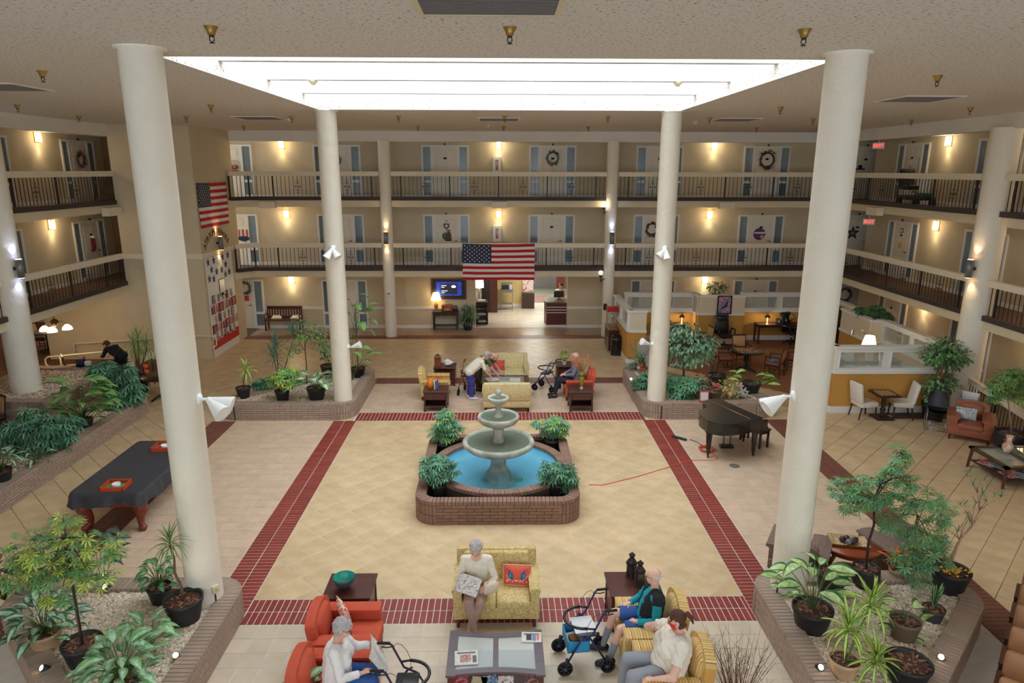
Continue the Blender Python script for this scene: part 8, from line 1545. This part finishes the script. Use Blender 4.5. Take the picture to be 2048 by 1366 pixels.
wreath('red bow wreath on the third floor left wall door', (-WX+.05, 25.1, F3+1.45), PI/2, .27, [leafm('red_ribbon', (126, 44, 52)), leafm('dusty', (130, 120, 124))], None, .2, 6)
wreath('wreath on the dark corner door under the right gallery', (14.7, yd-.0, 1.45), 0, .3, [leafm('dusty_pink', (150, 110, 124)), G_DK], None, None, 7)
def plaque(label, p, rz, shapes, cat='door sign', name='door_sign'):
    r = thing(name, label, cat, tuple(p), rz)
    for nm, pts, m, d in shapes: B().prism(pts, 0, .012, T=Matrix.Translation((0, -d, 0)) @ Matrix.Rotation(PI/2, 4, 'X')).obj(nm, m, r)
    return r
circ = lambda r_, n_=20, cx=0, cz=0, k=1: [(cx+r_*math.cos(2*PI*i/n_), cz+r_*k*math.sin(2*PI*i/n_)) for i in range(n_)]; sq = lambda w_, h_, cx=0, cz=0: [(cx-w_/2, cz-h_/2), (cx+w_/2, cz-h_/2), (cx+w_/2, cz+h_/2), (cx-w_/2, cz+h_/2)]
m_pump = mat('pumpkin_orange', (232, 96, 30), .8); m_rd = mat('stripe_red', (206, 48, 48), .6); m_purple = mat('sign_purple', (92, 56, 110), .6); m_brn = mat('sign_brown', (96, 70, 56), .6)
plaque('round sign with pumpkins on the third floor door by the tower', (-10.7, yd, F3+1.25), 0, [('disc', circ(.24), mat('sign_grey', (196, 190, 184), .7), .0), ('scene', circ(.16, 16, 0, -.04, .6), m_brn, .012), ('pumpkin', circ(.06, 12, 0, -.01), m_pump, .022), ('banner', sq(.3, .09, 0, -.2), mat('sign_maroon', (110, 50, 46), .7), .013)])
plaque('patriotic hat-shaped sign with red and white candles, second floor door by tower', (-10.6, yd, F2+1.2), 0, [('stripe', sq(.06, .32, x_, .1), (m_rd, m_white)[i % 2], .0) for i, x_ in enumerate((-.16, -.08, 0, .08, .16))]+[('hat_brim', circ(.25, 20, 0, -.1, .4), m_fbl, .012)])
plaque('small brown welcome shield on the second floor door left of the flag', (-2.23, yd, F2+1.62), 0, [('shield', [(-.12, .1), (.12, .1), (.11, -.06), (0, -.14), (-.11, -.06)], m_brn, 0), ('face', circ(.06, 12, 0, 0), m_white, .013), ('hook', sq(.03, .08, 0, .2), m_black, 0)])
plaque('figure sign with green foliage below the welcome shield, second floor', (-2.2, yd, F2+1.2), 0, [('foliage', circ(.14, 14, -.08, 0, 1.1), G_DK, 0), ('figure', [(-.1, -.2), (.18, -.2), (.16, .1), (.05, .25), (-.04, .1)], m_brn, .012), ('hat', sq(.2, .05, .06, .24), G_SCH, .013), ('label', sq(.28, .06, 0, -.26), m_white, .0)])
plaque('round purple sign on the second floor door right of the column', (10.8, yd, F2+1.3), 0, [('disc', circ(.25), m_purple, 0), ('banner', sq(.44, .07, 0, .05), m_white, .013), ('blossom', circ(.09, 12, .12, -.12), mat('sign_pink', (220, 140, 160), .6), .013)])
plaque('red paper notice on the ground floor door by the tower', (-10.7, yd, 1.3), 0, [('paper', sq(.18, .22), mat('notice_red', (206, 60, 66), .6), 0)])
plaque('yellow star on the second floor right wall door', (WX-.05, 25.15, F2+1.2), -PI/2, [('star', star5(0, 0, .17), mat('star_yellow', (226, 190, 50), .5), 0)], 'star', 'door_star')
plaque('black barn star on the second floor corner door', (14.72, yd, F2+1.35), 0, [('star', star5(0, 0, .3), m_black, 0), ('inner', star5(0, 0, .15), m_steel, .013)], 'star', 'door_star')
plaque('little square sign above the yellow star on the right wall door', (WX-.05, 25.15, F2+1.75), -PI/2, [('board', sq(.2, .16), m_brn, 0), ('paper', sq(.14, .1), m_white, .013)])
plaque('dark hanging ornament on the third floor corner door', (14.7, yd, F3+1.2), 0, [('bar', sq(.4, .05), m_black, 0), ('knot', circ(.09, 10, 0, .08), m_black, 0)])
plaque('tiny pink tassel on the third floor right wall door', (WX-.05, 25.2, F3+1.25), -PI/2, [('tassel', [(-.02, .1), (.02, .1), (.05, -.1), (-.05, -.1)], mat('sign_pink', (220, 140, 160), .6), 0)])
r = thing('stocking', 'dark red stocking hanging on the second floor left wall door', 'stocking', (-WX+.05, 25.1, F2+1.2), PI/2); B().tube([(0, -.04, .3), (0, -.05, .05), (-.01, -.05, -.12), (-.1, -.05, -.2)], [.08, .085, .09, .07], 10, flat=.5).obj('sock', mat('stocking_red', (110, 34, 44), .9), r); B().tube([(0, -.04, .34), (0, -.04, .26)], .09, 10, flat=.5).obj('cuff', m_white, r)
# mobility scooter parked on the third floor gallery
r = thing('mobility_scooter', 'covered dark mobility scooter parked on the third floor right gallery', 'scooter', (13.72, 22.9, F3), PI)
B().rbox(-.3, .3, -.75, .55, .2, .34, .06).obj('deck', m_blkpl, r); B().rbox(-.28, .28, -.6, -.05, .52, .68, .06).obj('seat', m_blkpl, r); B().rbox(-.27, .27, -.68, -.5, .6, 1.28, .09, T=RT(0, 0, 0, .12), puff=.2).obj('backrest', mat('scooter_cloth', (44, 40, 42), .85, .2, 20), r); B().tube([(0, .4, .3), (0, .28, .95), (-.26, .22, .98)], .025, 7).tube([(0, .28, .95), (.26, .22, .98)], .025, 7).obj('tiller', m_blkpl, r); B().rbox(-.16, .16, .3, .5, .4, .98, .05).obj('white_shroud', m_white, r); B().rbox(-.24, .24, .2, .6, .28, .44, .06).obj('front_fairing', mat('scooter_green', (40, 90, 70), .4), r)
for sx in (-1, 1):
    for y in (-.5, .45): B().lathe([(.08, -.05), (.13, -.04), (.13, .04), (.08, .05)], 18, T=Matrix.Translation((sx*.28, y, .13)) @ Matrix.Rotation(PI/2, 4, 'Y')).obj('wheel', m_rubber, r)
    B().tube([(sx*.3, -.66, .6), (sx*.3, -.66, 1.55)], .012, 6).obj('flag_pole', mat('scooter_green', (40, 90, 70), .4), r)
# ---------------------------------------------------------------- dining area under the left gallery
m_pipe = mat('ivory_pipe', (232, 226, 208), .5)
r = thing('handrail', 'ivory pipe handrail along the corner tower wall', 'handrail', (0, 0, 0)); B().tube([(-15.0, 23.62, .15), (-15.0, 23.62, .58), (-14.95, 23.62, .62), (-10.6, 23.62, .90), (-10.25, 23.66, .88), (-10.12, 23.9, .8), (-10.12, 23.9, .5), (-10.2, 23.7, .44)], .025, 8).obj('pipe', m_pipe, r); q = B()
for x in (-14, -12.6, -11.2): z_ = .62+(x+14.95)/4.35*.28; q.tube([(x, 23.62, z_), (x, 23.8, z_-.05)], .012, 6)
q.obj('bracket', m_pipe, r)
r = thing('handrail', 'ivory two-rail pipe railing of the ramp in front of the corner tower', 'handrail', (0, 0, 0)); zr = lambda x: .52+(x+15.1)/3.9*.36; q = B(); q.tube([(-15.0, 22.2, zr(-15)-.34), (-15.1, 22.2, zr(-15)-.25), (-15.1, 22.2, zr(-15)-.08), (-15.0, 22.2, zr(-15)), (-11.0, 22.2, zr(-11.0)), (-10.75, 22.2, zr(-11)-.02), (-10.7, 22.2, zr(-11)-.1), (-10.7, 22.2, zr(-11)-.3), (-10.8, 22.2, zr(-11)-.37), (-15.0, 22.2, zr(-15)-.34)], .028, 8); q.obj('pipe', m_pipe, r); q = B()
for x in (-14.6, -12.3, -11.0): q.cyl((x, 22.2, 0), (x, 22.2, zr(x)), .024)
q.obj('post', m_pipe, r)
r = thing('ramp_balustrade', 'short sloping black balustrade with white cap near the round dark table', 'railing', (0, 0, 0)); a, c = V((-11.35, 19.3, .62)), V((-10.8, 21.1, .95)); q = B(); d = c-a; T = Matrix.Translation(a) @ Matrix.Rotation(math.atan2(d.y, d.x), 4, 'Z') @ Matrix.Rotation(-math.asin(d.z/d.length), 4, 'Y'); q.bx(0, d.length, -.07, .07, 0, .15, T=T); q.obj('handrail', m_rail, r)
for i in range(10): p = a+d*(i+.5)/10; B().bx(p.x-.01, p.x+.01, p.y-.01, p.y+.01, 0, p.z+.01).obj('baluster', m_black, r)
r = thing('pedestal_table', 'round dark table at the far end of the long left planter', 'table', (-9.85, 19.4, 0)); B().lathe([(.56, .70), (.6, .71), (.6, .74), (0, .745)], 30).obj('tabletop', m_darkwood, r); B().cyl((0, 0, .1), (0, 0, .7), .06, .05).obj('pedestal', m_darkwood, r)
for k in range(4): a_ = PI/4+k*PI/2; B().tube([(0, 0, .2), (.25*math.cos(a_), .25*math.sin(a_), .12), (.42*math.cos(a_), .42*math.sin(a_), .02)], [.05, .04, .03], 7).obj('foot', m_darkwood, r)
for i, (x, y, c, l) in enumerate(((-9.7, 19.35, (240, 160, 50), 'oranges'), (-9.62, 19.2, (190, 200, 120), 'pale green gourds'))):
    r = thing('fruit_dish', 'dish of %s on the round dark table' % l, 'dish', (x, y, .745)); B().lathe([(.06, 0), (.16, .05), (.15, .05), (.05, .01)], 18).obj('dish', m_white, r); q = B()
    for k in range(7): q.ell((.09*math.cos(k), .09*math.sin(k*1.3), .07+.02*(k % 2)), (.045, .045, .04), 8, 6)
    q.obj('fruit', mat('fruit_%d' % i, c, .5), r, kind='stuff')
for i, (x, y, z) in enumerate(((292, 738, .9), (295, 760, .76))):
    p = GY(x, y, 19.3); r = thing('orange_tulip', '%s orange flower at the round dark table' % ('taller', 'lower')[i], 'flower', (p.x, 19.3, .745)); B().cyl((0, 0, 0), (0, 0, max(.05, p.z-.745)), .008, n=5).obj('stem', m_stem, r); B().lathe([(.02, 0), (.07, .06), (.06, .13), (.03, .13)], 10, z=max(.05, p.z-.745)).obj('petals', mat('tulip_orange', (240, 90, 40), .5), r)
DG_ = 'dark dining chairs'
for x, y, rz, l in ((-12.9, 16.6, -.6, 'at the left edge beside the near dining table'), (-13.3, 20.9, 2.2, 'left of the bending server'), (-17.2, 25.3, PI/2, 'at the far dining table'), (-16.2, 25.4, -PI/2, 'right of the far dining table')): side_chair('dining_chair', 'dark wooden dining chair with tan back '+l, (x, y, 0), rz, m_darkwood, m_tanback, m_darkwood, False, DG_)
for x, y, l in ((-13.5, 16.3, 'at the left edge behind the low schefflera'), (-12.6, 20.6, 'by the bending server'), (-16.8, 25.0, 'far back under the left gallery')):
    r = thing('dining_table', 'dark dining table '+l, 'table', (x, y, 0)); B().slab(.9, .9, .04, .01, z=.71).obj('tabletop', m_darkwood, r); B().cyl((0, 0, .04), (0, 0, .71), .05).lathe([(.3, 0), (.28, .04)], 18).obj('pedestal', m_darkwood, r)
for x, y, z, w, h, c, l in ((-12.95, 16.45, .75, .1, .2, (240, 240, 244), 'white menu card on the near dining table'), (-13.1, 16.25, .75, .06, .18, (236, 180, 40), 'yellow bottle on the near dining table'), (-13.0, 16.2, .75, .05, .14, (200, 200, 210), 'glass on the near dining table'), (-12.85, 20.45, .75, .22, .2, (44, 50, 90), 'navy bag on the dining table by the server'), (-12.6, 20.4, .75, .16, .14, (230, 228, 226), 'white napkin box on the dining table by the server'), (-12.75, 20.5, .95, .06, .08, (236, 80, 150), 'pink cup on the dining table by the server')): r = thing('table_item', l, 'tableware', (x, y, z)); B().rbox(-w/2, w/2, -w/3, w/3, 0, h, .015).obj('body', mat('item_%d_%d' % (c[0], c[2]), c, .5), r)
r = thing('white_bin', 'white box standing on the dining carpet at the left edge', 'box', (-17.0, 23.6, 0)); B().rbox(-.15, .15, -.12, .12, 0, .5, .02).obj('body', m_white, r)
r = thing('chandelier', 'hanging lamp with three lit amber glass shades over the dining area', 'lamp', (-14.2, 21.6, 2.42)); B().cyl((0, 0, -.5), (0, 0, 0), .012, n=6).ell((0, 0, -.6), (.12, .12, .14), 12, 8).obj('stem', m_bronze, r)
for k, (dx_, dy_) in enumerate(((-.28, -.1), (.05, -.25), (.30, .12))): a_ = B().tube([(0, 0, -.6), (dx_*.6, dy_*.6, -.55), (dx_, dy_, -.66)], .012, 6).obj('arm', m_bronze, r); B().lathe([(.15, -.84), (.13, -.76), (.05, -.68)], 16, dx_, dy_).obj('glass_shade', m_glow, a_)
lamp_light('chandelier_bulb', 'POINT', (0, 0, -.95), 10, WARM, r, .15)
for x, y in ((-18, 20), (-18, 27), (-14.5, 27.5), (-19, 13)): r = thing('ceiling_light', 'round recessed ceiling light over the dining area, %d by %d metres off' % (-x, y), 'ceiling light', (x, y, 2.42)); B().lathe([(.14, -.015), (.16, 0)], 18).lathe([(.12, -.016), (0, -.016)], 16).obj('diffuser', mat('panel_glow', (255, 246, 226), .5, emit=2), r); lamp_light('downlight', 'POINT', (0, 0, -.25), 14, WARM, r, .1)
m_blkuni = mat('black_uniform', (32, 32, 38), .85, .1, 20)
UNI = [('trousers', m_blkuni, {'thigh': (0, 1), 'shin': (0, .97)}, .025, .005), ('shirt', m_blkuni, {'torso': (0, 1), 'shoulder': (0, 1), 'uarm': (0, 1), 'farm': (0, .7)}, .016, .005), ('shoes', m_shoe, {'foot': (0, 1)}, .012, 0)]
J = dict(hL=(.10, .10, .86), hR=(-.10, .10, .86), kL=(.10, .05, .47), kR=(-.10, .05, .47), aL=(.11, .10, .10), aR=(-.10, .06, .10), tL=(.13, -.06, .035), tR=(-.12, -.10, .035), nk=(0, -.30, 1.10), cL=(.18, -.27, 1.07), cR=(-.18, -.27, 1.07), eL=(.22, -.40, .84), eR=(-.22, -.40, .84), wL=(.15, -.58, .79), wR=(-.17, -.56, .78), hd=(0, -.46, 1.15), face=(0, -.7, -.7), up=(0, -.7, .7))
person('server in black uniform and face mask bending over a dining table on the left', (-12.1, 21.2, 0), -PI/2-.4, J, FA, UNI, ('short', hair_brown, .018), extra=[('mask', mat('mask_blue', (170, 196, 226), .8))])
J = dict(hL=(.10, .0, .90), hR=(-.10, .0, .90), kL=(.11, -.02, .49), kR=(-.11, -.04, .49), aL=(.11, .06, .10), aR=(-.11, .02, .10), tL=(.13, -.1, .035), tR=(-.13, -.13, .035), nk=(0, .02, 1.40), cL=(.19, .02, 1.36), cR=(-.19, .02, 1.36), eL=(.25, .0, 1.08), eR=(-.25, .0, 1.08), wL=(.2, -.2, .98), wR=(-.2, -.2, .98), hd=(0, -.02, 1.58), face=(0, -1, -.2))
person('server in black uniform standing far back in the dining area under the hanging lamp', (-15.9, 24.6, 0), .4, J, FA, UNI, ('short', hair_brown, .018))
